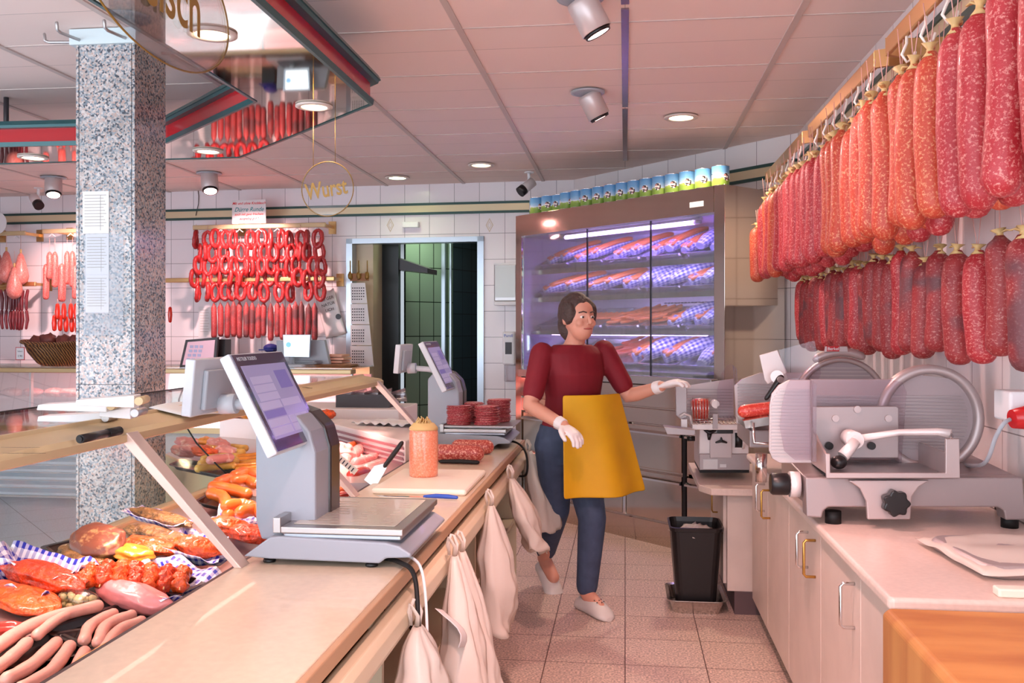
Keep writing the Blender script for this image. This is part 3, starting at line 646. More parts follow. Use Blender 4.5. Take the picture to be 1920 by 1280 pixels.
# ================================================================ mirrored canopy
ZC = 2.107
cn = bpy.data.objects.new('ceiling_canopy', None); C.objects.link(cn); tag(cn, 'angular hanging canopy with mirrored underside and red band', 'ceiling canopy')
outer = [(-.95, -.9), (-.95, 3.41), (-1.886, 4.383), (-5.2, 4.44)]; inner_ = [(-1.366, -.9), (-1.366, 3.315), (-2.071, 4.0), (-5.2, 3.95)]
q = MB(); 
for i in range(3):
    A, B, D, E = outer[i], outer[i+1], inner_[i+1], inner_[i]
    q.add([(*A, ZC), (*B, ZC), (*D, ZC), (*E, ZC), (*A, ZC+.004), (*B, ZC+.004), (*D, ZC+.004), (*E, ZC+.004)], [(0, 1, 2, 3), (7, 6, 5, 4)])
q.build('mirror_panel', 'mirror', cn)
def strip(path, s, z0, z1, off0, off1, m, name, th):
    """band along a path; s = side sign for the outward offset"""
    q = MB(); n = len(path); P = [Vector((*p, 0)) for p in path]; nor = []
    for i in range(n):
        d1 = (P[min(i+1, n-1)]-P[max(i-1, 0)]).normalized()
        if 0 < i < n-1:
            a = (P[i]-P[i-1]).normalized(); b = (P[i+1]-P[i]).normalized(); na = Vector((a.y, -a.x, 0)); nb_ = Vector((b.y, -b.x, 0)); m_ = (na+nb_).normalized(); nor.append(m_*s/max(.4, m_.dot(na)))
        else: nor.append(Vector((d1.y, -d1.x, 0))*s)
    for (zA, oA, zB, oB) in ((z0, off0, z1, off1),):
        rings = [[P[i]+nor[i]*(oA-th)+Vector((0, 0, zA)), P[i]+nor[i]*oA+Vector((0, 0, zA+.0)), P[i]+nor[i]*oB+Vector((0, 0, zB)), P[i]+nor[i]*(oB-th)+Vector((0, 0, zB))] for i in range(n)]
        q.loft(rings, smooth=False)
    return q.build(name, m, cn)
for path, s in ((outer, 1), (inner_, -1)):
    strip(path, s, ZC-.003, ZC+.017, .006, .010, 'teal_trim', 'edge_trim', .012)
    strip(path, s, ZC+.017, ZC+.08, -.004, -.004, 'red_band', 'red_band', .01)
    strip(path, s, ZC+.08, ZC+.092, .024, .028, 'teal_trim', 'edge_trim', .03)
    strip(path, s, ZC+.092, ZC+.11, .034, .026, 'teal_trim', 'edge_trim', .036)
q = MB()
for i in range(3):
    A, B, D, E = outer[i], outer[i+1], inner_[i+1], inner_[i]
    q.add([(*A, ZC+.1), (*B, ZC+.1), (*D, ZC+.1), (*E, ZC+.1)], [(0, 1, 2, 3)])
q.build('top_board', 'charcoal', cn, thick=.006)
for x, y in ((-1.16, .5), (-1.16, 2.0), (-1.5, 3.7), (-3.0, 4.2), (-4.5, 4.2)): q = MB(); q.cyl((x, y, ZC+.1), (x, y, H-.002), .012, 8); q.build('hanger_rod', 'charcoal', cn)
# ---- lamps
mat('lamp_glow', 'FFF4E6', .4, emit='FFEBD0', es=6); mat('lamp_glow_green', 'F2FFF0', .4, emit='E4FFE0', es=6); mat('lamp_ring', 'D9CBC2', .4); mat('lamp_rib', 'E8D9C8', .4, emit='FFE3C4', es=1.5)
LIGHTS = []; AREAS = []
def downlight(p, r, lab, glow='lamp_glow', power=7, ring='lamp_ring'):
    t = thing('downlight', lab, 'ceiling light', p, 0, 'round recessed ceiling lights')
    q = MB(); q.lathe([(r, 0), (r, -.006), (r*.72, -.008), (r*.68, -.002), (r*.68, 0)], n=32); q.build('ring', ring, t)
    q = MB(); q.lathe([(r*.68, -.003), (0, -.003)], n=28); q.build('diffuser', glow, t)
    q = MB()
    for k in range(-3, 4): 
        w = r*.66*math.sqrt(1-(k/4.2)**2); q.box((-w, k*r*.16-.0015, -.006), (w, k*r*.16+.0015, -.003))
    q.build('louvre', 'lamp_rib', t)
    LIGHTS.append(('downlight_lamp', (p[0], p[1], p[2]-.02), (p[0], p[1]+.001, 0), power, 'FFE6CC', 140)); return t
for p, lab in zip((pz(398, 62, ZC), pz(589, 198, ZC), pz(390, 282, ZC), pz(62, 294, ZC)), ('round downlight in the mirrored canopy next to the glass disc', 'round downlight in the canopy corner above the Wurst disc', 'round downlight in the diagonal part of the canopy', 'round downlight in the canopy on the customer side of the pillar')):
    p.z = ZC-.0005; downlight(p, .07, lab)
for p, lab, g in ((pz(1277, 217, H), 'round white ceiling downlight nearest the big salami racks', 'lamp_glow'), (pz(902, 307, H), 'round white ceiling downlight in front of the doorway', 'lamp_glow'), (pz(745, 331, H), 'greenish-white round ceiling downlight over the doorway wall', 'lamp_glow_green')):
    p.z = H-.0065; downlight(p, .09, lab, g, 34 if p.y < 5.5 else 2.5)
mat('spot_white', 'C9BDBB', .35, .3)
def spotlamp(px, py, lab, tilt=(.35, .0), rz=0, sz=1, aim=None, power=30, col='FFC9C4'):
    p = pz(px, py, H); t = thing('spotlight', lab, 'spotlight', (p.x, p.y, H-.006), rz, 'tilted ceiling spotlights')
    q = MB(); q.lathe([(.09*sz, 0), (.09*sz, -.006), (.07*sz, -.008), (0, -.008)], n=28); q.build('ceiling_plate', 'grey_plastic', t)
    Mx = Matrix.Translation((0, 0, -.005))@Matrix.Rotation(tilt[0], 4, 'Y')@Matrix.Rotation(tilt[1], 4, 'X')
    q = MB(); q.lathe([(.0, .0), (.058*sz, -.005), (.06*sz, -.02), (.06*sz, -.135*sz), (.056*sz, -.137*sz), (.054*sz, -.12*sz), (0, -.12*sz)], n=28, M=Mx); q.build('lamp_housing', 'spot_white', t)
    q = MB(); q.lathe([(.0535*sz, -.135*sz), (.05*sz, -.15*sz), (.046*sz, -.15*sz), (.044*sz, -.13*sz)], n=24, M=Mx); q.build('snoot', 'dark_plastic', t)
    q = MB(); q.lathe([(.044*sz, -.147*sz), (0, -.147*sz)], n=24, M=Mx); q.build('lens', 'spot_glow', t)
    if aim:
        e = Euler((0, 0, rz)).to_matrix().to_4x4()@Mx@Vector((0, 0, -.17*sz)); LIGHTS.append(('spotlight_lamp', (p.x+e.x, p.y+e.y, H-.006+e.z), aim, power, col, 75))
    return t
mat('spot_glow', 'FFE0E0', .4, emit='FFC6C2', es=12)
SPOT0 = spotlamp(1102, 170, 'tilted white ceiling spotlight between the canopy tip and the salami racks', (-.42, .25), -.2, .9, (.95, 3.6, 1.4), 34)
spotlamp(1088, -8, 'tilted white ceiling spotlight cut by the top of the picture', (-.45, .2), -.2, .9, (.95, 2.4, 1.5), 26)
spotlamp(392, 323, 'tilted white spotlight aimed at the dried sausage rack', (-.25, -.35), 0, 1, (-2.9, 7.1, 1.6), 90)
spotlamp(100, 331, 'tilted white spotlight left of the pillar aimed at the wall racks', (-.25, -.35), 0, 1, (-4.4, 7.2, 1.6), 90)
for x_, y_, aim_, lab_ in ((-.1, 1.9, (.05, 3.1, 0), 'added fill spotlight, out of view above the worktop near the camera'), (-.1, .7, (.05, 2.2, 0), 'added fill spotlight behind the camera over the aisle'), (-.15, -.5, (.3, 1.2, 0), 'rearmost added fill spotlight over the aisle'), (-2.4, 1.2, (-2.8, 3.5, 0), 'added fill spotlight, out of view over the customer floor')):
    t_ = dup(SPOT0, (x_, y_, H-.006), None, lab_); LIGHTS.append(('spotlight_lamp', (x_, y_, H-.18), aim_, 60, 'FFC4BC', 62))  # fixture copies added out of view for pink fill on floor and ceiling
def trackspot(px, py, lab, flip=1):
    p = pz(px, py, H); t = thing('security_camera', lab, 'security camera', (p.x, p.y, H), 0, 'small black and white cameras')
    q = MB(); q.cyl((0, 0, -.008), (0, 0, 0), .035, 16); q.cyl((0, 0, -.06), (0, 0, -.008), .012, 10); q.build('mount', 'white_plastic', t)
    a = Vector((.03*flip, -.02, -.075)); b = Vector((-.05*flip, -.07, -.15))
    q = MB(); q.tube([a, a+(b-a)*.9, b], [.035, .037, .037], 16); q.build('shell', 'white_plastic', t)
    d = (b-a).normalized(); q = MB(); q.tube([b-d*.03, b+d*.012], [.039, .039], 16); q.build('face', 'dark_plastic', t)
trackspot(992, 322, 'small black and white camera on the ceiling beside the cans'); trackspot(72, 352, 'small black and white camera on the ceiling left of the pillar', -1)
# ---- hanging glass discs
def disc(c, r, word, size, lab, yaw, gold_edge, shear=0, rx=0, up=None, cords=((-.5, .85), (.5, .85)), top=ZC, ax=1, tw=None):
    t = thing('glass_disc_sign', lab, 'hanging sign', c, (rx, 0, yaw), 'clear hanging discs')
    q = MB(); q.prism([(r*ax*math.cos(2*PI*k/64), r*math.sin(2*PI*k/64)) for k in range(64)], -.003, .003, Matrix.Rotation(PI/2, 4, 'X')); q.build('disc', 'acryl', t)
    q = MB(); q.tube([(r*ax*math.cos(a), 0, r*math.sin(a)) for a in [2*PI*k/64 for k in range(64)]], .0022, 6, closed=True); q.build('rim', 'gold_ink' if gold_edge else 'acryl', t)
    o = txt(word, 'lettering', 'gold_ink', t, (0, -.0045, -size*.34), (PI/2, .0, 0), size, .0005, 'CENTER', 0, .72, .0015); o.rotation_euler = (PI/2, -.14 if ax == 1 else 0, 0)
    if tw: o.scale = (tw/o.dimensions.x*o.scale[0], 1, 1) if o.dimensions.x > 0 else o.scale
    Mi = Matrix.Translation(c)@Euler((rx, 0, yaw)).to_matrix().to_4x4()
    for k, (a, b) in enumerate(cords):
        p = Mi@Vector((a*r, 0, b*r)); 
        if top > p.z: 
            q = MB(); q.cyl(Vector((a*r, 0, b*r)), Mi.inverted()@Vector((p.x, p.y, top)), .0012, 6); q.build('cord', 'gold_ink', t)
    return t
wc = pY(614, 354, 3.45); disc(wc, .104, 'Wurst', .088, 'small clear disc lettered Wurst in gold, hanging from the canopy corner', -.05, True, cords=((-.55, .83), (.3, .95)))
fc = Vector((-.965, 1.845, 1.98))
disc(fc, .16, 'Fleisch', .17, 'larger clear disc with gold letters hanging by the pillar top, cut by the picture edge', PI/2, True, cords=((-1, .86), (1, .86)), ax=2.05, tw=.46)
# ================================================================ meats in the case
gingham('check_cloth', 1, '2E35B0', 'F4F1FA'); mat('tray_black', '120F10', .3, coat=.3)
mat('marinade_orange', 'D4521A', .38, coat=.3, var=.45, vs=38, bump=1, bs=70, sss=.1); mat('marinade_red', 'C63E16', .35, coat=.35, var=.5, vs=45, bump=1, bs=80, sss=.1)
mat('curry_yellow', 'D98E2B', .3, coat=.5, var=.25, vs=22, bump=.4, bs=40); mat('herb_brown', '7A5C34', .42, coat=.25, var=.6, vs=55, bump=1, bs=90)
specks('steak_brown', '5E3220', '7C4630', 40, .42, 'B08A5A', .57, 24, coat=.25, bump=.6)
mat('white_sausage', 'D39C8E', .38, coat=.3, var=.08, vs=20, bump=.15, bs=50, sss=.2); mat('tan_sausage', 'DDA25E', .35, coat=.5, var=.15, vs=18, bump=.3, bs=40)
mat('herb_butter', 'C9C48C', .45, var=.2, vs=40, bump=.4, bs=60); mat('pork_pink', 'D98484', .3, coat=.5, var=.15, vs=25, bump=.3, bs=30, sss=.15)
mat('bacon_fat', 'EBC9B0', .35); mat('frank_orange', 'DC6A28', .28, coat=.5, var=.12, vs=12, bump=.1, bs=20, sss=.1); mat('yellow_sausage', 'CFA04A', .35, coat=.4, var=.25, vs=24, bump=.3)
specks('pink_slices', 'DB8A86', 'D27A78', 40, .35, 'F0C2B8', .55, 40, coat=.4); specks('ham_pink', 'E09A94', 'D4837E', 30, .35, 'F2CFC6', .56, 30, coat=.4)
mat('red_sausage', 'A8342A', .25, coat=.6, var=.2, vs=20); mat('stick', 'D9B27A', .5)
ZD = .60
DX, DY = .0, .0
SL = .2; SLA = math.atan(.2)
def W(px, py, z):
    """point over the sloping deck; z counts from the deck's rear edge"""
    if z > ZW-.001: return pz(px, py, z)
    d = ray(px, py); t = (ZD+SL*(-.9)+(z-ZD)-EYE)/(d.z+SL*d.x); p = d*t+Vector((0, 0, EYE))
    if p.x < -1.4: p = pz(px, py, .70+z-ZD-.01)
    return p
def srot(rz, tilt=0): return (Matrix.Rotation(SLA, 4, 'Y')@Matrix.Rotation(rz, 4, 'Z')@Matrix.Rotation(tilt, 4, 'X')).to_euler()
def meat(name, px, py, z, r, m, lab, cat, group=None, rz=0, amp=.12, fr=2.2, seed=0, flat=None, tilt=0):
    p = W(px, py, z); r = tuple(a*1.22 for a in r); q = MB(); q.blob((0, 0, 0), r, 30, 20, amp*1.15, fr, seed, flat)
    o = q.build(name, m, loc=p, rot=srot(rz, tilt), subd=1); return tag(o, lab, cat, group)
def saus(px, z, r, m, name, lab, cat='sausage', group=None, n=12, sag=.0, bend=0):
    """px: list of pixel points of the axis at height z"""
    P = [W(a, b, z) for a, b in px]; out = []
    for i in range(len(P)-1):
        p0 = P[max(i-1, 0)]; p1 = P[i]; p2 = P[i+1]; p3 = P[min(i+2, len(P)-1)]
        for k in range(5): t = k/5; out.append(.5*((2*p1)+(-p0+p2)*t+(2*p0-5*p1+4*p2-p3)*t*t+(-p0+3*p1-3*p2+p3)*t**3))
    out.append(P[-1]); c = sum(out, Vector())/len(out); 
    q = MB(); nn = len(out); q.tube([p-c for p in out], [r*(1+.05*math.sin(i*1.7+px[0][0])) for i in range(nn)], n, rnd_ends=True)
    return tag(q.build(name, m, loc=c), lab, cat, group)
def tray(px, py, z, w, l, rz, lab, h=.016, name='black_tray'):
    p = W(px, py, z); t = q = MB()
    def ring(e, zz): 
        o = []; ww, ll, r = w/2+e, l/2+e, .02
        for cx, cy, a0 in ((ww-r, ll-r, 0), (-ww+r, ll-r, 90), (-ww+r, -ll+r, 180), (ww-r, -ll+r, 270)):
            for k in range(4): a = math.radians(a0+30*k); o.append(Vector((cx+r*math.cos(a), cy+r*math.sin(a), zz)))
        return o
    q.loft([ring(-.012, 0), ring(0, h), ring(.008, h), ring(.008, h-.002), ring(-.001, h-.002), ring(-.013, .002)], smooth=False)
    return tag(q.build(name, 'tray_black', loc=p, rot=srot(rz)), lab, 'tray')
def cloth(px, py, z, w, l, rz, lab, amp=.015, seed=0, lip=.03, name='checked_paper', checks=60, bowl=1):
    p = W(px, py, z); q = MB()
    def f(u, v):
        x, y = (u-.5)*w, (v-.5)*l; e = max(abs(u-.5), abs(v-.5))*2
        zz = lip*max(0, e-.55)/.45*bowl+amp*noise.noise(Vector((u*4+seed, v*4, seed)))*(.4+e)
        return Vector((x*(1-.06*math.sin(v*9+seed)), y, zz+.004))
    q.grid(f, 16, 16, w*checks, l*checks); o = q.build(name, 'check_cloth', loc=p, rot=srot(rz), thick=.0008)
    return tag(o, lab, 'wrapping paper')
A0 = math.radians(8)
# --- nearest trays: white sausages
tray(85, 1258, ZD, .20, .21, -.25, 'black tray of pale sausages at the bottom picture edge'); tray(215, 1190, ZD+.004, .165, .22, -.25, 'black tray holding four pale sausages next to the tan wrapped roll')
for k, pts in enumerate(([(14, 1272), (60, 1246), (105, 1205)], [(40, 1290), (95, 1258), (130, 1212)], [(70, 1305), (130, 1272), (158, 1222)])):
    saus(pts, ZD+.022, .0125, 'white_sausage', 'white_sausage', 'pale sausage in the bottom-edge tray, '+['towards the front glass', 'middle of three', 'next to the tan wrapped roll'][k], group='pale raw sausages', n=14)
for k, pts in enumerate(([(158, 1200), (170, 1172), (212, 1150)], [(184, 1204), (200, 1172), (246, 1153)], [(198, 1214), (222, 1182), (264, 1165)], [(226, 1212), (244, 1192), (278, 1177)])):
    saus(pts, ZD+.026, .012, 'white_sausage', 'white_sausage', ord_ if False else 'pale sausage, '+['outermost towards the front glass', 'second from the front glass side', 'third from the front glass side', 'closest to the worktop'][k]+' in the four-sausage tray', group='pale raw sausages', n=14)
tray(40, 1235, ZD+.002, .10, .30, -.55, 'long black tray under the two long pale sausages'); 
saus([(-30, 1232), (30, 1188), (90, 1160), (182, 1136)], ZD+.034, .013, 'white_sausage', 'white_sausage', 'long pale sausage stretching from the picture edge to the herb butter bag', group='pale raw sausages')
saus([(70, 1190), (100, 1166), (130, 1148)], ZD+.034, .011, 'white_sausage', 'white_sausage', 'short pale sausage lying under the long one', group='pale raw sausages')
saus([(-20, 1262), (20, 1232), (50, 1205)], ZD+.028, .012, 'white_sausage', 'white_sausage', 'pale sausage at the very picture edge below the long one', group='pale raw sausages')
for k in range(2): saus([(-20, 1176+k*9), (20, 1172+k*9), (44, 1176+k*9)], ZD+.03-k*.004, .009, 'red_sausage', 'red_sausage', ['upper', 'lower'][k]+' dark red sausage in the black tray at the picture edge')
saus([(150, 1252), (200, 1222), (262, 1190)], ZD+.030, .017, 'tan_sausage', 'stuffed_bread_roll', 'long tan wrapped roll lying along the worktop edge', 'bread roll')
saus([(285, 1184), (320, 1160), (356, 1146)], ZD+.030, .011, 'tan_sausage', 'stuffed_bread_roll', 'thin tan wrapped roll further along the worktop edge', 'bread roll')
# --- gingham pack with pork fillet, herb butter
tray(330, 1115, ZD, .22, .26, -.35, 'large black tray under the checked paper beside the worktop')
cloth(310, 1112, ZD+.012, .22, .24, -.35, 'blue and white checked paper under the pink pork fillet', .02, 3, .035)
meat('pork_fillet', 255, 1120, ZD+.036, (.085, .03, .024), 'pork_pink', 'bacon-wrapped pink pork fillet in checked paper', 'meat', rz=-.1, amp=.07, seed=5)
fb = thing('herb_butter_bag', 'clear bag of pale green herb butter cubes beside the pork fillet', 'food bag', W(142, 1122, ZD+.03), -.2)
q = MB()
for k in range(26): q.blob((rnd.uniform(-.04, .04), rnd.uniform(-.018, .018), rnd.uniform(-.012, .008)), (.008,)*3, 6, 4, .1, 1, k)
o = q.build('herb_butter', 'herb_butter', fb); o['kind'] = 'stuff'
q = MB(); q.blob((0, 0, 0), (.056, .032, .022), 16, 10, .1, 2, 4); q.build('clear_film', 'film', fb)
# --- orange meats
cloth(55, 1112, ZD+.004, .2, .16, -.2, 'checked paper at the picture edge under the orange steak', .02, 6)
meat('marinated_steak', 38, 1122, ZD+.026, (.075, .045, .018), 'marinade_orange', 'flat orange marinated steak at the picture edge', 'meat', rz=-.15, seed=2)
cloth(60, 1088, ZD+.014, .22, .13, -.1, 'checked paper curling up behind the orange pork neck', .03, 8, .045)
meat('marinated_neck', 86, 1083, ZD+.045, (.085, .035, .026), 'marinade_red', 'long orange-red marinated pork neck in checked paper', 'meat', rz=-.1, seed=9, amp=.16)
tray(262, 1085, ZD+.02, .27, .12, -.12, 'shiny black tray under the meat skewers')
for k in range(7):
    x0 = 158+29*k; r_ = .0135
    sk_ = thing('meat_skewer', 'orange marinated meat skewer on the black tray, '+ordn(k)+' from the front glass side', 'skewer', W(x0+8, 1076+k*1.2, ZD+.05), srot(.42), 'orange meat skewers')
    q = MB()
    for j in range(5): q.blob((.003*math.sin(j*5+k), -.05+j*.024, .004*math.sin(j*3+k)), (.0205, .0165, .019), 14, 9, .3, 2.6, k*7+j)
    q.build('meat_cubes', 'marinade_red' if k % 2 else 'marinade_orange', sk_, subd=1)
    q = MB(); q.cyl((0, -.078, 0), (0, .07, 0), .0014, 6); q.build('wooden_stick', 'stick', sk_)
cloth(360, 1050, ZD+.03, .19, .12, -.05, 'checked paper band between the skewers and the strut', .018, 12, .03)
tray(165, 1046, ZD+.014, .17, .13, -.2, 'small black tray under the brown steaks'); 
for k in range(2): 
    o = meat('steak', 162+k*22, 1040-k*26, ZD+.034+k*.034, (.062-.002*k, .045, .014 if not k else .019), 'steak_brown' if k else 'herb_brown', ['herb-crusted steak lying lowest in the brown stack', 'large brown marbled steak on top of the stack'][k], 'meat', rz=-.1, tilt=.25+.3*k, seed=20+k, amp=.08)
meat('herb_roast', 305, 1012, ZD+.045, (.10, .035, .024), 'herb_brown', 'long herb-marinated roast behind the orange steaks', 'meat', rz=-.05, seed=22)
meat('marinated_steak', 283, 1022, ZD+.055, (.058, .035, .015), 'marinade_orange', 'orange steak lying across the herb roast', 'meat', rz=-.1, seed=23)
meat('marinated_steak', 243, 1036, ZD+.055, (.052, .034, .016), 'curry_yellow', 'yellow curry-marinated steak between brown steaks and skewers', 'meat', rz=-.15, seed=24)
cloth(292, 982, ZD+.055, .17, .10, -.15, 'checked paper wrapped under the herb meat by the far ledge', .01, 14, .02)
meat('herb_roast', 305, 970, ZD+.072, (.075, .03, .013), 'herb_brown', 'herb-marinated meat lying in checked paper by the front ledge', 'meat', rz=-.1, seed=25)
cloth(370, 1022, ZD+.035, .12, .11, .1, 'checked paper around the orange meat beside the first strut', .02, 15, .02)
meat('marinated_neck', 372, 1024, ZD+.06, (.055, .035, .02), 'marinade_orange', 'orange marinated meat pack directly beside the first strut', 'meat', rz=0, seed=26)
# --- between first strut and large scale
tray(405, 888, ZD+.03, .3, .14, .1, 'black tray under the yellow sausages behind the first strut')
for k in range(5): saus([(372+k*5, 878-k*9), (405+k*5, 874-k*9), (436+k*6, 872-k*8)], ZD+.06+.006*(k % 2), .015, 'yellow_sausage', 'yellow_sausage', 'herby yellow sausage behind the first strut, '+ordn(k)+' row from the worktop', group='yellow sausages')
for k in range(6): saus([(440+6*(k % 2), 886-k*6), (485, 882-k*6)], ZD+.055+.005*(k % 3), .010, 'curry_yellow', 'yellow_sausage', 'thin bright yellow sausage stacked beside the large scale column', group='thin yellow sausages')
tray(450, 950, ZD+.02, .22, .2, .1, 'black tray under the fat orange sausages')
for k, pts in enumerate(([(398, 925), (420, 934), (428, 965)], [(400, 912), (435, 918), (462, 926)], [(425, 948), (450, 946), (470, 950)], [(410, 905), (430, 898), (452, 902)], [(440, 902), (462, 900), (478, 908)], [(452, 960), (474, 955), (490, 960)], [(440, 892), (458, 886), (480, 890)])):
    saus(pts, ZD+.055+.012*(k % 3), .020, 'frank_orange', 'orange_sausage', 'fat orange sausage by the scale, '+['curving down at the strut', 'lying long on top', 'below the long one', 'nearest the yellow sausages', 'against the scale column', 'lowest by the scale column', 'topmost by the column'][k], group='fat orange sausages')
cloth(470, 985, ZD+.03, .2, .16, .2, 'checked paper behind the foot of the large scale', .02, 18, .02)
meat('marinated_neck', 430, 985, ZD+.055, (.05, .035, .02), 'marinade_orange', 'orange marinated meat behind the first strut foot', 'meat', seed=31, rz=.2)
meat('marinated_neck', 470, 1000, ZD+.05, (.06, .04, .02), 'marinade_red', 'orange meat in checked paper touching the large scale', 'meat', seed=32, rz=.1)
saus([(395, 862), (430, 858)], ZD+.09, .018, 'ham_pink', 'pale_sausage', 'pale thick sausage lying behind the yellow ones')
for k in range(9):
    meat('cold_cut', 345+20*(k % 5)+5*(k//5), 846-14*(k//5)-3*(k % 2), ZD+.06+.01*(k % 3), (.045, .04, .018), ['ham_pink', 'pink_slices', 'marinade_orange', 'curry_yellow'][k % 4], 'cold cut slice behind the first strut, '+ordn(k)+' counted from the strut', 'cold cut', 'cold cuts behind the first strut', seed=40+k, rz=.3*k)
# --- between scale and second strut, and beyond
def clump(specs):
    for name, px, py, dz, r, m, lab, rz in specs: meat(name, px, py, ZD+dz, r, m, lab, 'meat' if 'saus' not in name else 'sausage', rz=rz, seed=px, amp=.06)
meat('ham_piece', 640, 848, ZD+.07, (.05, .05, .035), 'ham_pink', 'pink ham chunk lying nearest the grille', 'meat', seed=51)
for k, (pts, r, m, lab) in enumerate((([(645, 862), (672, 845), (690, 840)], .028, 'ham_pink', 'cut pink cold-cut sausage pointing at the grille'), ([(668, 868), (690, 862), (706, 858)], .024, 'pink_slices', 'pink sausage piece behind the red one'), ([(708, 838), (735, 838)], .024, 'frank_orange', 'bright orange sausage at the grille beside the cleaver'),
    ([(690, 880), (715, 872), (738, 868)], .026, 'ham_pink', 'pale pink roll beside the cleaver handle'), ([(622, 842), (640, 838)], .02, 'red_sausage', 'small red sausage under the grille'), ([(662, 892), (685, 886)], .026, 'red_sausage', 'dark red shiny sausage piece beside the second strut'),
    ([(690, 895), (712, 884), (730, 880)], .022, 'pink_slices', 'mottled pink sausage in front of the cleaver'), ([(652, 838), (672, 830)], .018, 'frank_orange', 'small orange sausage by the grille'))):
    saus(pts, ZD+.055+.008*(k % 3), r, m, 'cooked_sausage', lab, group='pink cooked sausages')
meat('minced_pork', 684, 908, ZD+.05, (.045, .04, .025), 'pink_slices', 'heap of pink minced meat at the foot of the second strut', 'meat', seed=55)
meat('minced_pork', 650, 938, ZD+.03, (.04, .04, .022), 'pink_slices', 'pink minced meat between large scale and second strut foot', 'meat', seed=56)
for k in range(4): saus([(606+k*9, 905+k*9), (628+k*9, 900+k*9)], ZD+.05, .015, 'red_sausage' if k % 2 else 'frank_orange', 'cooked_sausage', 'short reddish sausage wedged beside the large scale, '+ordn(k)+' from the top', group='short reddish sausages')
cloth(625, 935, ZD+.02, .12, .1, .3, 'checked paper scrap beside the large scale platform', .02, 22, .02)
for k in range(5): meat('ham_piece', 612+26*k, 868-5*k, ZD+.03, (.05, .045, .02), 'ham_pink', 'flat pink ham cut under the sausages, '+ordn(k)+' from the scale column', 'meat', 'flat pink ham cuts', seed=70+k)
cv = thing('meat_cleaver', 'small cleaver with black handle leaning on the case edge beside the pink sausage', 'cleaver', W(702, 900, ZW+.01), 0)
a = Vector((0, 0, 0)); b = pY(752, 832, W(702, 900, ZW+.01).y+.02)-W(702, 900, ZW+.01)
q = MB(); q.tube([b*.42, b*.7, b], [.0115, .013, .012], 12, flat=.7, rnd_ends=True); q.build('handle', 'dark_plastic', cv)
dd = b.normalized(); sd = Vector((dd.z, 0, -dd.x)); q = MB(); q.add([b*.42+sd*.008, b*.42-sd*.008, b*.25-sd*.03, dd*-.02-sd*.03, dd*-.02+sd*.02, b*.25+sd*.012], [(0, 1, 2, 3, 4, 5)]); q.build('blade', 'steel', cv, thick=.002)
# label strip lying on the second strut
q = MB(); q.box((-.01, -.06, 0), (.012, .06, .0008)); 
a = pY(612, 838, 2.86); b = pY(668, 885, 2.86); mlab = thing('price_label_strip', 'printed price label strip stuck on the second strut', 'label', (a+b)/2, 0)
d = (b-a).normalized(); up = Vector((d.z, 0, -d.x)); q = MB(); w_ = .011
q.add([a-(a+b)/2+up*w_, b-(a+b)/2+up*w_, b-(a+b)/2-up*w_, a-(a+b)/2-up*w_], [(0, 1, 2, 3)]); q.build('label_paper', 'label_sheet', mlab, thick=.001)
q = MB()
for k in range(9):
    c = (a-b)/2+(b-a)*(k+.7)/10; c.y -= .0015; q.add([c+up*.008, c+d*.004+up*.008, c+d*.004-up*.006, c-up*.006], [(0, 1, 2, 3)])
q.build('printed_text', 'ink', mlab)
# greaseproof paper and bags on the case end
q = MB(); q.grid(lambda u, v: Vector((.30*u-.15, .22*v-.11+.03*u, .006*math.sin(u*40)*(1-v)**3+.012*noise.noise(Vector((u*3, v*3, 2)))+.006)), 40, 8); tag(q.build('greaseproof_sheet', 'paper', loc=(-1.12, 4.36, .808), rot=-.35, thick=.001), 'stack of white scalloped paper sheets on the white case end', 'paper')
q = MB(); q.prism([(-.16, 0), (.14, 0), (.16, .07), (-.16, .07)], -.1, .1, Matrix.Rotation(PI/2, 4, 'X')); tag(q.build('black_box', 'charcoal', loc=(-1.42, 5.05, .83)), 'dark brown bin in front of the door frame holding clear cups', 'box')
q = MB(); q.box((-1.9, 4.85, .0), (-1.2, 5.3, .83)); tag(q.build('base_cabinet', 'case_white', bev=.004), 'pale base cabinet behind the case end by the doorway', 'cabinet')
for k in range(5):
    q = MB(); q.lathe([(0, 0), (.028, 0), (.038, .075), (.04, .078), (.037, .075), (.026, .003)], n=20); tag(q.build('clear_cup', 'film', loc=(-1.58+k*.075, 5.02, .885+.0), rot=(0, PI/2-.15, .05*k)), 'clear plastic cup in the dark bin, '+ordn(k)+' from the beam side', 'cup', 'clear plastic cups')

for k in range(8):
    p = Vector((-1.52-.07*k, 4.50+.03*(k % 3)-.0*k, .80)); q = MB(); q.blob((0, 0, 0), (.05, .045, .026), 20, 12, .15, 2.5, 90+k)
    tag(q.build('cold_cut', ['marinade_orange', 'ham_pink', 'curry_yellow', 'pink_slices'][k % 4], loc=p+Vector((0, .09, .024)), rot=.4*k), 'cold cut lying on the rear ledge of the case corner, '+ordn(k)+' from the doorway', 'cold cut', 'cold cuts on the rear ledge')
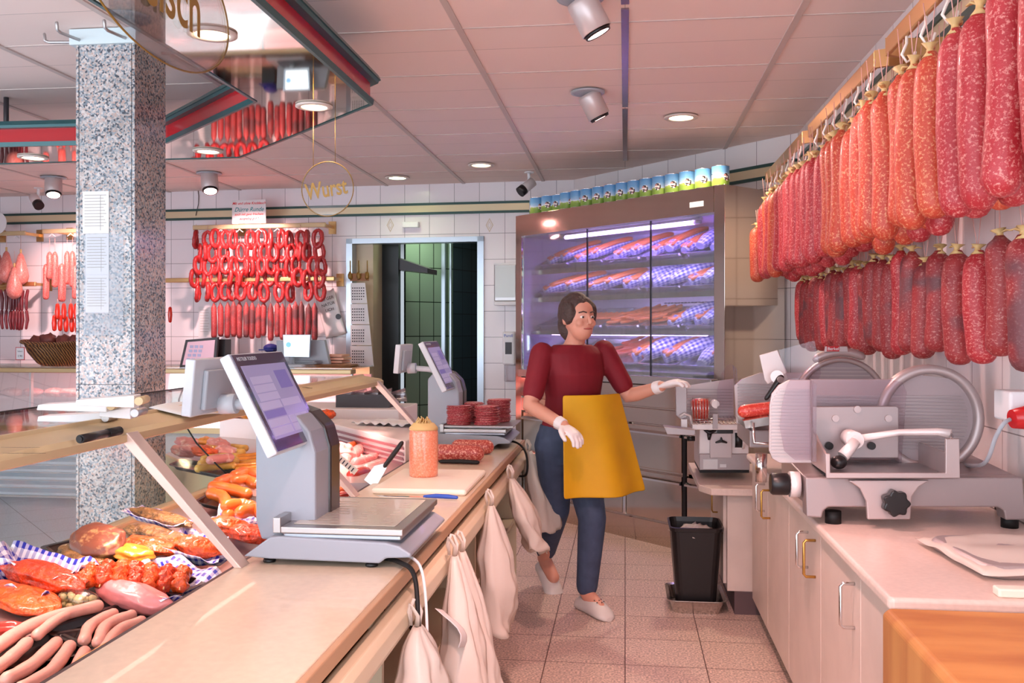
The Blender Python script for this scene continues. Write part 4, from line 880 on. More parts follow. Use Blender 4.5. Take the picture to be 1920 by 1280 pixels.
# ================================================================ right side
mat('cab_front', 'D3C0B6', .42, var=.05, vs=8); mat('cab_seam', '8F7C74', .6); mat('stone_top', 'DCC6BC', .3, var=.05, vs=80); mat('kick', '5A4648', .5); mat('brass', 'C79A52', .25, .9)
mat('slicer_grey', 'A39696', .38, .55); mat('slicer_light', 'B8A9A8', .38, .5); mat('slicer_panel', 'A8989A', .45, .3); mat('white_metal', 'E2D6D4', .35, .2)
wc_ = thing('wall_cabinet', 'long pale base cabinet with brass bow handles under the slicers', 'cabinet', (.8, 3, 0))
def Wc(*p): return tuple(Vector(p)-Vector((.8, 3, 0)))
q = MB(); q.box(Wc(.56, 1.95, .10), Wc(1.09, 4.10, .69)); q.build('carcass', 'cab_front', wc_)
q = MB(); q.box(Wc(.60, 1.97, 0), Wc(1.08, 4.08, .10)); q.build('kick_board', 'kick', wc_)
ys = [1.95, 2.245, 2.69, 3.2, 3.66, 4.10]
for i in range(5):
    q = MB(); q.box(Wc(.545, ys[i]+.002, .10), Wc(.56, ys[i+1]-.002, .686)); dr_ = q.build('door', 'cab_front', wc_, bev=.002)
hs = [(2.30, 0), (2.76, 1), (2.66 if False else 2.87, 2), (3.60, 3), (3.74, 4)]
for y, i in hs:
    q = MB(); q.tube([Wc(.545, y, .545), Wc(.518, y, .545), Wc(.512, y, .552), Wc(.512, y, .643), Wc(.518, y, .65), Wc(.545, y, .65)], .0042, 10); q.build('handle', 'brass' if i in (1, 3) else 'chrome', wc_)
wt = MB(); wt.rbox((.522, 1.93, .695), (1.095, 4.12, ZW), .012); tag(wt.build('slicer_worktop', 'stone_top', bev=.003), 'pale stone worktop carrying the large slicers along the wall', 'worktop')
s2t = thing('corner_cabinet', 'small lower cabinet with clipped-corner top beyond the long wall cabinet', 'cabinet', (.7, 4.5, 0))
def S2(*p): return tuple(Vector(p)-Vector((.7, 4.5, 0)))
q = MB(); q.box(S2(.45, 4.20, .10), S2(.98, 4.9, .53)); q.build('carcass', 'cab_front', s2t)
q = MB(); q.box(S2(.48, 4.19, 0), S2(.97, 4.85, .10)); q.build('plinth', 'kick', s2t)
q = MB(); q.prism([(x-.7, y-4.5) for x, y in ((.375, 4.15), (.98, 4.15), (.98, 4.95), (.33, 4.95), (.33, 4.25))], .53, .56); q.build('top', 'stone_top', s2t, bev=.003)
q = MB(); q.box(S2(.437, 4.25, .12), S2(.45, 4.85, .52)); q.build('door', 'cab_front', s2t)
q = MB(); q.tube([S2(.437, 4.5, .39), S2(.415, 4.5, .39), S2(.41, 4.5, .40), S2(.41, 4.5, .48), S2(.415, 4.5, .49), S2(.437, 4.5, .49)], .004, 8); q.build('handle', 'brass', s2t)
# butcher block
m, nt, b = newmat('block_wood'); tc = N(nt, 'ShaderNodeTexCoord'); mp = N(nt, 'ShaderNodeMapping'); mp.inputs['Scale'].default_value = (1.6, 6, .8); nt.links.new(tc.outputs['Object'], mp.inputs[0])
n = N(nt, 'ShaderNodeTexNoise'); n.inputs['Scale'].default_value = 2.2; n.inputs['Detail'].default_value = 8; nt.links.new(mp.outputs[0], n.inputs['Vector'])
r = ramp(nt, n.outputs[0], [(.3, 'A8683A'), (.5, 'BC8048'), (.7, 'C68C52')]); nt.links.new(r.outputs[0], b.inputs['Base Color']); b.inputs['Roughness'].default_value = .5
q = MB(); q.rbox((.463, .95, .0), (1.05, 1.765, .752), .02, n=4); tag(q.build('butcher_block', 'block_wood', bev=.004), 'massive orange-brown butcher block at the bottom picture corner', 'butcher block')
# plastic wrapped tray and white board
tw = thing('wrapped_tray', 'long metal tray wrapped in clear plastic on the stone worktop', 'tray', (.90, 2.25, ZW), .10)
q = MB(); q.rbox((-.15, -.15, 0), (.22, .17, .03), .05, n=6); q.build('tray_body', 'slicer_light', tw, bev=.004)
q = MB(); q.grid(lambda u, v: Vector((-.165+.40*u, -.165+.35*v, .036+.010*noise.noise(Vector((u*4, v*4, 1)))-.02*(max(abs(u-.5), abs(v-.5))*2)**6)), 24, 24); q.build('plastic_wrap', 'bag_plastic', tw, thick=.0008)
q = MB(); q.rbox((.74, 1.955, ZW), (1.06, 1.99, ZW+.018), .005); tag(q.build('white_board', 'board_white', bev=.002), 'white plastic board slab between the wrapped tray and the butcher block', 'cutting board')
# ---- waste bin in a steel pan
bn_ = thing('waste_bin', 'black open waste bin standing in a steel pan by the corner cabinet', 'waste bin', (.315, 4.29, .012))
def rr(w, l, r, z, cx=0, cy=0):
    o = []
    for x, y, a0 in ((w-r, l-r, 0), (-w+r, l-r, 90), (-w+r, -l+r, 180), (w-r, -l+r, 270)):
        for k in range(5): a = math.radians(a0+22.5*k); o.append(Vector((cx+x+r*math.cos(a), cy+y+r*math.sin(a), z)))
    return o
q = MB(); q.loft([rr(.085, .10, .03, 0), rr(.112, .125, .035, .35), rr(.118, .131, .035, .352), rr(.120, .133, .035, .368), rr(.112, .125, .033, .37), rr(.108, .12, .033, .35), rr(.082, .095, .03, .008)], smooth=False); q.build('bin_body', 'dark_plastic', bn_)
q = MB(); q.blob((0, 0, .315), (.095, .10, .04), 26, 14, .28, 5, 3); q.build('bin_liner', 'bag_plastic', bn_)
q = MB(); q.loft([rr(.10, .115, .03, 0), rr(.118, .14, .035, .055), rr(.13, .15, .035, .062), rr(.13, .15, .035, .065), rr(.115, .137, .033, .06), rr(.097, .112, .03, .004)], smooth=False)
tag(q.build('steel_pan', 'steel', loc=(.315, 4.29, .0)), 'shallow steel pan on the floor under the black bin', 'pan')
# ================================================================ salami racks on the wall
specks('salami_fresh', 'A81E28', 'B8323A', 60, .48, 'D88880', .55, 150, coat=.08, bump=.35)
specks('salami_orange', 'BC3A26', 'C84C32', 60, .48, 'E09A72', .55, 150, coat=.08, bump=.35)
specks('salami_dry', '8E2228', '9C3030', 60, .52, 'C08078', .57, 140, coat=.05, dark='5A3A40', bump=.35)
def rack(y0, y1, k, lab):
    t = thing('sausage_rack', lab, 'hanging rail', (XU, y0, 2.07), 0, 'bronze hanging rails over the slicers'); Ln = y1-y0; w = XU-.75
    q = MB(); q.prism([(-.007, -.026), (.007, -.026), (.007, .026), (-.007, .026)], 0, Ln-.04, Matrix.Translation((-w, Ln-.02, 0))@Matrix.Rotation(PI/2, 4, 'X')); q.build('front_bar', 'gold_rail', t, bev=.004)
    for y in (0, Ln):
        q = MB(); s = 1 if y == 0 else -1
        q.add([(-w-.007, y+s*.02, -.026), (-w+.03, y, -.026), (-.001, y, -.026), (-w-.007, y+s*.02, .026), (-w+.03, y, .026), (-.001, y, .026), (-w+.007, y+s*.03, -.026), (-w+.034, y+s*.012, -.026), (-.001, y+s*.012, -.026), (-w+.007, y+s*.03, .026), (-w+.034, y+s*.012, .026), (-.001, y+s*.012, .026)],
              [(0,1,4,3),(1,2,5,4),(7,6,9,10),(8,7,10,11),(3,4,10,9),(4,5,11,10),(0,6,7,1),(1,7,8,2),(2,8,11,5),(0,3,9,6)]); q.build('bracket', 'gold_rail', t)
    for i in range(int(Ln/.16)):
        y = .08+i*.16; q = MB(); q.tube([(-w, y, -.02), (-w, y, -.045), (-w-.012, y, -.075), (-w+.0, y, -.095), (-w+.018, y, -.085), (-w+.022, y, -.07)], .004, 8, rnd_ends=True); q.build('hook', 'clip', t)
    return t
rack(4.02, 5.1, 0, 'bronze hanging rail farthest along, next to the sausage display cabinet'); rack(2.88, 3.94, 1, 'bronze hanging rail in the middle of the wall'); rack(1.4, 2.8, 2, 'bronze hanging rail nearest the camera, cut by the top of the picture')
q = MB()
def salami_proto(r, L, m, top=.16, lean=0):
    t = thing('salami', 'x', 'salami', (0, 0, 0)); q = MB()
    prof = [(.010, .012), (.45*r, .0), (.78*r, -.014), (.95*r, -.034)]+[(r*(1+.012*math.sin(i*1.9)), -.06-(L-.09)*i/8) for i in range(9)]+[(.97*r, -L+.018), (.86*r, -L+.004), (.62*r, -L-.009), (.3*r, -L-.015), (0, -L-.016)]
    q.loft([[Vector((rr_*math.cos(2*PI*k/18)+.004*math.sin(z*9), rr_*math.sin(2*PI*k/18)+.003*math.sin(z*14+1), z)) for k in range(18)] for rr_, z in prof[::-1]]); q.build('sausage_body', m, t)
    q = MB(); q.tube([(0, 0, -.002), (0, 0, .012), (0, 0, .02), (.004, 0, .035)], [.018, .008, .007, .018], 8); q.tube([(.0, 0, .02), (-.014, .006, .03), (-.026, .008, .026)], [.005, .009, .004], 6, flat=.4); q.build('casing_end', 'casing', t)
    q = MB(); q.cyl((0, 0, .015), (0, .012, top), .0012, 5); q.cyl((0, 0, .015), (0, -.012, top), .0012, 5); q.build('string', 'cord', t)
    return t
pf = [salami_proto(.034, .385, 'salami_fresh', .135), salami_proto(.034, .385, 'salami_orange', .135), salami_proto(.034, .385, 'salami_dry', .135)]
used_ = [False]*3
CAB = 'counted from the sausage display cabinet'
def hang(x, y, z, kind, lab, grp, sc=1, rot=None):
    global pf
    o = pf[kind]
    if used_[kind]: o = dup(o)
    used_[kind] = True
    o.location = (x, y, z); o.rotation_euler = rot or (rnd.uniform(-.03, .03), rnd.uniform(-.03, .03), rnd.random()*6); o.scale = (1, 1, sc) if not isinstance(sc, tuple) else sc
    o['label'] = lab; o['group'] = grp; return o
i = 0; y = 5.0
while y > 1.35:
    kind = 0 if y > 3.55 else (1 if y > 2.3 else 0)
    if y > 4.6: kind = i % 2
    hang(.737+rnd.uniform(-.008, .008), y, 1.925+rnd.uniform(-.012, .012), kind, 'fat speckled salami in the front high line, '+ordn(i)+' from the cold cabinet', 'front high line of salamis', (1.12, 1.12, 1+rnd.uniform(-.03, .03)), rot=(rnd.uniform(-.02, .02), rnd.uniform(-.01, .02), rnd.random()*6)); i += 1
    y -= (.115 if y > 3.2 else .135 if y > 2.4 else .15)+rnd.uniform(-.006, .006)
i = 0; y = 4.95
while y > 1.4:
    hang(.823+rnd.uniform(-.008, .008), y, 1.925+rnd.uniform(-.015, .01), 0 if y > 3.3 else (0, 1)[i % 2], 'speckled salami in the rear high line, '+ordn(i)+' from the cold cabinet', 'rear high line of salamis', (1.08, 1.08, 1+rnd.uniform(-.02, .06))); i += 1
    y -= .12+rnd.uniform(-.006, .006)
hang(.70, 5.08, 1.80, 1, 'lone orange salami hanging lower than the others near the cold cabinet', 'low hanging salamis', (1.1, 1.1, .72))
t = thing('sausage_rack', 'lower bronze rail on the wall hidden behind the big salamis', 'hanging rail', (XU, 2.0, 1.74), 0, 'bronze hanging rails over the slicers')
q = MB(); q.box((-.085, 0, -.02), (-.073, 2.9, .02)); q.build('front_bar', 'gold_rail', t, bev=.003)
for y in (.05, 1.45, 2.85): q = MB(); q.box((-.085, y, -.02), (0, y+.012, .02)); q.build('bracket', 'gold_rail', t)
i = 0; y = 4.95
while y > 2.2:
    z = 1.50-.012*((i*7) % 3)-(.03 if y < 3 else 0)
    hang(XU-.075+rnd.uniform(-.004, .004), y, z+.01, 2 if (i % 5) else 0, 'dark-spotted salami in the lower wall row, '+ordn(i)+' from the cold cabinet', 'lower wall row of salamis', (1.08, 1.08, .80+rnd.uniform(-.02, .05) if y > 3.0 else .72+.05*((i % 3) == 1)))
    i += 1; y -= .115 if y > 3.0 else .145
# price list on the wall, socket and plug
pl = thing('price_list', 'red-framed handwritten price list on the wall behind the salamis', 'notice', (XU, 2.32, 1.47), PI/2*-1)
q = MB(); q.box((-.06, -.004, -.075), (.06, -.0, .165)); q.build('paper_sheet', 'paper', pl)
q = MB(); 
for a, b in (((-.062, -.006, -.077), (.062, 0, -.073)), ((-.062, -.006, .163), (.062, 0, .167)), ((-.062, -.006, -.077), (-.058, 0, .167)), ((.058, -.006, -.077), (.062, 0, .167))): q.box(a, b)
q.build('red_frame', 'red_band', pl)
for k, s in enumerate(('Rind  29', 'Salami', 'Kaminw.', 'Kalb', '2.90')): txt(s, 'handwriting', 'ink', pl, (-.0, -.005, .125-k*.045), (PI/2, 0, 0), .026, .0002, 'CENTER', .3)
so = thing('power_socket', 'red round power plug in a white wall socket above the slicer cable', 'power socket', (1.1, 2.63, 1.045), 0)
q = MB(); q.rbox((-.10, -.06, -.03), (0, .05, .05), .008, Matrix.Rotation(0, 4, 'Z')); q.build('socket_box', 'white_plastic', so, bev=.003)
mat('plug_red', 'C4161C', .3, coat=.3); q = MB(); q.tube([(-.03, -.09, -.01), (-.045, -.09, -.012), (-.11, -.10, -.018)], [.036, .036, .024], 20); q.build('red_plug', 'plug_red', so)
cable([(.985, 2.53, 1.026), (.965, 2.52, 1.015), (.95, 2.53, .98), (.945, 2.6, .90), (.99, 2.95, .84), (1.02, 3.05, .73)], .0055, 'grey_plastic', 'grey cable running from the red plug down behind the large slicer')
# ================================================================ slicers
clear('smoky', 'F3EDF0', .03, .25, refl=.25); clear('clear_guard', 'F8F4F8', .04, .1, refl=.3)
class PX:
    """outline pixels of the slicer's own face turned into metres at its distance"""
    def __init__(s, t, Y): s.t = t; s.Y = Y; s.o = t.location.copy()
    def p(s, px, py, Y=None): return pY(px, py, Y or s.Y)-s.o
    def prism(s, q, pts, Y0, Y1, ref=None):
        ref = ref or Y0; P = [pY(a, b, ref)-s.o for a, b in pts]
        return q.loft([[Vector((p.x, Y0-s.o.y, p.z)) for p in P], [Vector((p.x, Y1-s.o.y, p.z)) for p in P]][::1], smooth=False)
def circ(cx, cy, rx, ry, n=40, a0=0, a1=360): return [(cx+rx*math.cos(math.radians(a0+(a1-a0)*k/(n-(a1-a0 != 360)))), cy-ry*math.sin(math.radians(a0+(a1-a0)*k/(n-(a1-a0 != 360))))) for k in range(n)]
def ringpx(X, q, cx, cy, r0, r1, Y0, Y1, ref, n=56):
    def rg(r, Y): return [Vector(((pY(a, b, ref)-X.o).x, Y-X.o.y, (pY(a, b, ref)-X.o).z)) for a, b in circ(cx, cy, r, r, n)]
    R = [rg(r0, Y1), rg(r0, Y0+.004), rg((r0*2+r1)/3, Y0), rg((r0+2*r1)/3, Y0), rg(r1, Y0+.004), rg(r1, Y1)]
    q.loft(R, caps=False)
t = thing('meat_slicer', 'largest slicer with round blade, crank arm and star knob, nearest on the worktop', 'meat slicer', (.80, 2.70, ZW)); X = PX(t, 2.66)
q = MB(); X.prism(q, [(1508, 893), (1912, 893), (1918, 972), (1880, 972), (1877, 955), (1866, 948), (1550, 948), (1541, 955), (1538, 968), (1510, 966)], 2.62, 2.68, 2.64)
a = [(1508, 893), (1912, 893), (1914, 945), (1509, 945)]; P0 = [X.p(*k, 2.64) for k in a]
f = [Vector((p.x, 2.68-2.70, p.z)) for p in P0]; g = [Vector((p.x-(.012 if i in (0, 3) else .03), 2.95-2.70, p.z+(.025 if i < 2 else 0))) for i, p in enumerate(P0)]
q.loft([f, g], smooth=False); q.build('base', 'slicer_grey', t, bev=.004)
for px_, Y in ((1562, 2.66), (1893, 2.66), (1562, 2.92), (1880, 2.92)):
    c = X.p(px_, 960, Y); q = MB(); q.cyl((c.x, Y-2.70, 0), (c.x, Y-2.70, .034), .022, 16); q.build('rubber_foot', 'black_rubber', t)
c = X.p(1493, 912, 2.64); q = MB(); q.cyl((c.x+.015, -.02, c.z), (c.x-.012, -.02, c.z), .036, 28); q.build('dial_scale', 'white_metal', t)
q = MB(); q.tube([(c.x-.012, -.02, c.z), (c.x-.018, -.02, c.z), (c.x-.058, -.02, c.z), (c.x-.064, -.02, c.z)], [.026, .031, .031, .026], 20); q.build('thickness_dial', 'dark_plastic', t)
q = MB()
for k in range(9): a_ = math.radians(150+k*22); q.box((c.x-.0125, -.0208+.033*math.cos(a_)-0, c.z+.033*math.sin(a_)-.003), (c.x-.0115, -.0195+.033*math.cos(a_), c.z+.033*math.sin(a_)+.003))
q.build('dial_marks', 'ink', t)
q = MB(); X.prism(q, [(1590, 900), (1742, 900), (1722, 912), (1709, 930), (1706, 973), (1626, 973), (1624, 940), (1612, 915)], 2.585, 2.60, 2.59); q.build('carriage_bracket', 'slicer_light', t, bev=.003)
c = X.p(1675, 940, 2.585); q = MB(); pts = []
for k in range(28): a_ = 2*PI*k/28; r_ = .033+.0045*math.cos(a_*7); pts.append((c.x+r_*math.cos(a_), c.z+r_*math.sin(a_)))
q.prism(pts, .118, .150, Matrix.Rotation(PI/2, 4, 'X')); q.build('star_knob', 'dark_plastic', t, bev=.004)
# carriage
q = MB(); X.prism(q, [(1547, 850), (1556, 850), (1556, 886), (1772, 886), (1772, 822), (1798, 822), (1799, 896), (1549, 896)], 2.575, 2.585, 2.58); q.build('carriage_frame', 'slicer_light', t, bev=.002)
q = MB(); A = X.p(1553, 888, 2.58); B = X.p(1775, 888, 2.58); z_ = A.z; q.box((A.x, 2.585-2.70, z_-.004), (B.x, 2.80-2.70, z_+.002)); q.build('carriage_tray', 'steel_soft', t)
q = MB(); q.box((B.x, 2.585-2.70, z_), (B.x+.006, 2.82-2.70, z_+.06)); q.build('carriage_side', 'slicer_grey', t)
q = MB(); q.prism([(2.585-2.70, z_), (2.80-2.70, z_), (2.80-2.70, z_+.11), (2.70-2.70, z_+.075), (2.585-2.70, z_+.045)], A.x-.004, A.x+.002, Matrix(((0, 0, 1, 0), (1, 0, 0, 0), (0, 1, 0, 0), (0, 0, 0, 1)))); q.build('carriage_side', 'slicer_light', t)
# gauge plate, blade cover, blade
ref = 2.82
q = MB(); X.prism(q, [(1524, 712), (1672, 712), (1700, 700)]+circ(1745, 785, 86, 86, 24, 60, -90)[0:24]+[(1700, 862), (1524, 862)], 2.84, 2.86, ref); q.build('gauge_plate', 'slicer_panel', t)
q = MB()
for k in range(17):
    y = 742+k*6.2; x0 = 1528; x1 = 1745+math.sqrt(max(0, 80**2-(y-785)**2)); a_ = X.p(x0, y, ref); b_ = X.p(x1-6, y, ref); q.box((a_.x, .135, a_.z-.0018), (b_.x, .1405, a_.z+.0018))
q.build('gauge_ribs', 'slicer_grey', t)
q = MB(); ringpx(X, q, 1745, 785, 101, 84, 2.815, 2.86, ref); q.build('blade_ring', 'slicer_light', t)
q = MB(); ringpx(X, q, 1748, 788, 104, 98, 2.85, 2.865, ref); q.build('blade', 'chrome', t)
q = MB(); X.prism(q, [(1524, 712), (1670, 712), (1692, 716), (1700, 735), (1690, 870), (1524, 862)], 2.79, 2.795, 2.79); q.build('clear_guard', 'smoky', t)
q = MB(); X.prism(q, [(1522, 762), (1680, 761), (1684, 765), (1684, 858), (1522, 858)], 2.775, 2.785, 2.78); q.build('pusher_plate', 'slicer_grey', t, bev=.002)
for px_, py_, r_ in ((1566, 784, .010), (1607, 767, .010), (1665, 784, .010)): c = X.p(px_, py_, 2.775); q = MB(); q.cyl((c.x, .068, c.z), (c.x, .076, c.z), r_, 16); q.build('stud', 'slicer_light', t)
for px_, py_ in ((1554, 835), (1633, 835)): c = X.p(px_, py_, 2.77); q = MB(); q.cyl((c.x, .058, c.z), (c.x, .074, c.z), .011, 16); q.build('black_bolt', 'dark_plastic', t)
# left ribbed fence
lf = [(1443, 760), (1447, 738), (1460, 722), (1480, 712), (1520, 712), (1522, 868), (1462, 868), (1448, 860), (1442, 845)]
q = MB(); X.prism(q, lf, 2.68, 2.69, 2.68); q.build('fence_plate', 'slicer_light', t, bev=.002)
q = MB()
for k in range(20):
    y = 730+k*6.4; x0 = 1443 if y > 755 else 1443+(755-y)*.6; a_ = X.p(x0+2, y, 2.68); b_ = X.p(1519, y, 2.68); q.box((a_.x, -.0245, a_.z-.0022), (b_.x, -.02, a_.z+.0022))
q.build('fence_ribs', 'slicer_light', t)
q = MB(); X.prism(q, [(1475, 722), (1485, 708), (1520, 712), (1524, 722), (1524, 862), (1490, 862), (1470, 845), (1462, 800), (1466, 760)], 2.655, 2.66, 2.66); X.prism(q, [(1518, 712), (1524, 718), (1524, 862), (1518, 862)], 2.61, 2.66, 2.66); q.build('hand_guard', 'smoky', t)
# crank arm
a_ = X.p(1597, 822, 2.72); b_ = X.p(1768, 806, 2.72)
q = MB(); q.cyl((a_.x, -.02, a_.z), (a_.x, .055, a_.z), .024, 24); q.cyl((a_.x, -.028, a_.z), (a_.x, -.02, a_.z), .012, 16); q.build('crank_hub', 'white_metal', t)
q = MB(); q.tube([(a_.x, 0, a_.z), ((a_.x+b_.x)/2, -.005, a_.z+.022), (b_.x-.03, -.03, b_.z+.0), (b_.x, -.045, b_.z-.004)], [.011, .009, .011, .014], 10); q.build('crank_arm', 'white_metal', t)
e_ = X.p(1788, 832, 2.585); q = MB(); q.cyl((b_.x, -.045, b_.z-.006), (e_.x+.0, -.11, e_.z), .005, 10); q.build('threaded_rod', 'chrome', t)
c_ = X.p(1571, 868, 2.66); q = MB(); q.tube([(a_.x, -.03, a_.z-.002), (c_.x+.012, -.045, c_.z+.02)], [.014, .017], 12); q.build('lever', 'white_metal', t)
q = MB(); q.blob((c_.x, -.05, c_.z+.004), (.022, .022, .019), 18, 10, 0); q.build('lever_ball', 'dark_plastic', t)
# ---- middle slicer
t = thing('meat_slicer', 'middle slicer with black lever and red maker badge, behind the largest slicer', 'meat slicer', (.72, 3.45, ZW)); X = PX(t, 3.45)
q = MB(); X.prism(q, [(1404, 805), (1640, 805), (1644, 838), (1404, 838)], 3.38, 3.75, 3.4); q.build('base', 'slicer_grey', t, bev=.004)
q = MB(); q.cyl((X.p(1420, 830).x, -.1, 0), (X.p(1420, 830).x, -.1, .10), .02, 16); q.build('stand_post', 'chrome', t)
q = MB(); q.cyl((X.p(1620, 830).x, .2, 0), (X.p(1620, 830).x, .2, .08), .022, 16); q.build('rubber_foot', 'black_rubber', t)
q = MB(); X.prism(q, [(1380, 725), (1395, 712), (1430, 700), (1520, 700), (1520, 800), (1384, 795)], 3.55, 3.57, 3.5); q.build('fence_plate', 'slicer_light', t)
q = MB()
for k in range(14): a_ = X.p(1386, 722+k*5.6, 3.5); b_ = X.p(1520, 722, 3.5); q.box((a_.x, .09, a_.z-.0025), (b_.x, .10, a_.z+.0025))
q.build('fence_ribs', 'slicer_grey', t)
q = MB(); X.prism(q, circ(1578, 757, 76, 88, 48), 3.52, 3.56, 3.5); q.build('blade_disc', 'slicer_panel', t)
q = MB()
for k in range(10): 
    y = 690+k*7; w = 70*math.sqrt(max(0, 1-((757-y)/84)**2)); a_ = X.p(1578-w, y, 3.5); b_ = X.p(1578+w, y, 3.5); q.box((a_.x, .062, a_.z-.002), (b_.x, .07, a_.z+.002))
q.build('gauge_ribs', 'slicer_light', t)
q = MB(); ringpx(X, q, 1578, 757, 88, 78, 3.50, 3.55, 3.5); q.build('blade_ring', 'slicer_light', t)
q = MB(); arc = circ(1578, 752, 92, 92, 14, 125, 62); P = [X.p(a, b, 3.46) for a, b in arc]; q.tube(P, [.008]+[.016]*12+[.008], 10); q.build('blade_cover', 'slicer_light', t)
q = MB(); X.prism(q, [(1547, 649), (1588, 649), (1590, 660), (1545, 660)], 3.44, 3.455, 3.45); q.build('badge_holder', 'slicer_light', t, bev=.002)
q = MB(); X.prism(q, [(1549, 648.5), (1572, 648.5), (1572, 658.5), (1549, 658.5)], 3.436, 3.44, 3.45); bd = q.build('maker_badge', 'red_band', t)
c = X.p(1560.5, 656.5, 3.45); txt('Berkel', 'lettering', 'white_plastic', bd, (c.x, -.0155, c.z+.001), (PI/2, 0, 0), .015, .0003)
q = MB(); X.prism(q, [(1424, 666), (1458, 656), (1476, 698), (1440, 720), (1434, 712)], 3.30, 3.31, 3.3); q.build('scoop_plate', 'white_metal', t, bev=.002)
q = MB(); X.prism(q, [(1458, 656), (1525, 638), (1537, 700), (1532, 712), (1476, 712)], 3.28, 3.284, 3.3); q.build('clear_guard', 'clear_guard', t)
a_ = X.p(1462, 711, 3.24); b_ = X.p(1438, 745, 3.24); q = MB(); q.tube([a_, a_+(b_-a_)*.5, b_], [.018, .013, .011], 14, flat=.7, rnd_ends=True); lv = q.build('black_lever', 'dark_plastic', t)
q = MB(); q.cyl(a_+Vector((0, -.02, 0)), a_+Vector((0, -.006, 0)), .011, 16); q.build('pivot_cap', 'chrome', lv)
q = MB(); q.cyl(X.p(1457, 706, 3.28), X.p(1457, 706, 3.24), .022, 18); q.build('pivot', 'white_metal', t)
q = MB(); X.prism(q, [(1393, 788), (1440, 780), (1445, 795), (1397, 802)], 3.28, 3.5, 3.3); q.build('sausage_tray', 'steel', t)
q = MB(); q.tube([X.p(1412, 792, 3.25), X.p(1414, 830, 3.25), X.p(1445, 832, 3.22)], .005, 8); q.build('guard_rod', 'chrome', t)
a_ = pY(1396, 771, 3.36); b_ = pY(1446, 765, 3.36); q = MB(); n_ = 6; q.tube([(a_+(b_-a_)*i/n_)-a_ for i in range(n_+1)], [.024]*(n_+1), 18, rnd_ends=True)
specks('red_salami', 'C22A22', 'CC3A2C', 60, .35, 'E8836A', .56, 130, coat=.4)
tag(q.build('salami_piece', 'red_salami', loc=a_), 'bright red salami piece lying in the middle slicer', 'salami')
# ---- small slicer on the corner cabinet
t = thing('meat_slicer', 'smallest slicer with wire grid and clear guard on the corner cabinet', 'meat slicer', (.50, 4.5, .56)); X = PX(t, 4.42)
q = MB(); X.prism(q, [(1311, 800), (1404, 800), (1404, 880), (1311, 880)], 4.42, 4.75, 4.42); q.build('base', 'white_metal', t, bev=.004)
q = MB(); X.prism(q, [(1311, 850), (1405, 850), (1405, 880), (1311, 880)], 4.405, 4.42, 4.42); q.build('base_front', 'slicer_grey', t, bev=.002)
q = MB(); X.prism(q, [(1312, 879), (1404, 879), (1404, 885.5), (1312, 885.5)], 4.41, 4.74, 4.42); q.build('rubber_base', 'black_rubber', t)
q = MB(); X.prism(q, [(1318, 860), (1345, 860), (1345, 878), (1318, 878)], 4.4035, 4.405, 4.42); q.build('instruction_label', 'paper', t)
q = MB(); X.prism(q, [(1349, 869), (1361, 869), (1361, 875), (1349, 875)], 4.4035, 4.405, 4.42); q.build('type_label', 'paper', t)
q = MB(); X.prism(q, [(1331, 812), (1372, 812), (1372, 858), (1331, 858)], 4.395, 4.42, 4.4); q.build('front_plate', 'slicer_light', t, bev=.002)
c = X.p(1352, 826, 4.39); q = MB(); 
for k in range(3): a_ = math.radians(90+120*k); q.tube([(c.x, -.12, c.z), (c.x+.027*math.cos(a_), -.12, c.z+.014*math.sin(a_))], [.007, .004], 8, rnd_ends=True)
q.build('wing_knob', 'dark_plastic', t)
c = X.p(1330, 812, 4.39); q = MB(); q.tube([(c.x-.025, -.12, c.z+.02), (c.x, -.12, c.z), (c.x+.03, -.12, c.z+.018)], [.006, .012, .006], 8); q.tube([(c.x, -.12, c.z), (c.x-.002, -.12, c.z-.03)], [.012, .006], 8); q.build('grip_knob', 'dark_plastic', t)
c = X.p(1387, 826, 4.40); q = MB(); q.cyl((c.x-.02, -.07, c.z), (c.x+.012, -.07, c.z), .036, 24); q.build('thickness_dial', 'dark_plastic', t)
q = MB(); q.cyl((c.x+.012, -.07, c.z), (c.x+.022, -.07, c.z), .042, 24); q.build('dial_scale', 'white_metal', t)
q = MB(); X.prism(q, [(1345, 805), (1374, 805), (1374, 812), (1345, 812)], 4.39, 4.42, 4.4); q.build('rail_block', 'dark_plastic', t)
q = MB(); X.prism(q, [(1297, 794), (1402, 794), (1402, 804), (1297, 804)], 4.36, 4.66, 4.4); q.build('carriage', 'white_metal', t, bev=.002)
q = MB()
for k in range(15): a_ = X.p(1299+k*7.2, 795, 4.40); q.cyl((a_.x, -.15, a_.z+.004), (a_.x, .12, a_.z+.02), .0018, 6)
for k in range(4): a_ = X.p(1299, 795-k*.7, 4.40); b_ = X.p(1400, 795, 4.4); q.cyl((a_.x, -.14+k*.08, a_.z+.005+k*.004), (b_.x, -.14+k*.08, a_.z+.005+k*.004), .0018, 6)
q.build('wire_grid', 'chrome', t)
q = MB()
for k in range(7): a_ = X.p(1300+k*5, 790, 4.40); b_ = X.p(1298+k*5.5, 748, 4.40); q.cyl((a_.x, -.05, a_.z), (b_.x, -.05, b_.z), .0018, 6)
a_ = X.p(1297, 748, 4.4); b_ = X.p(1334, 748, 4.4); q.cyl((a_.x, -.05, a_.z), (b_.x, -.05, b_.z), .002, 6); a_ = X.p(1300, 788, 4.4); b_ = X.p(1330, 788, 4.4); q.cyl((a_.x, -.05, a_.z), (b_.x, -.05, b_.z), .002, 6); q.build('wire_basket', 'chrome', t)
q = MB(); X.prism(q, [(1287, 726), (1350, 716), (1380, 712), (1380, 790), (1287, 790)], 4.60, 4.615, 4.5); q.build('fence_plate', 'slicer_light', t)
q = MB()
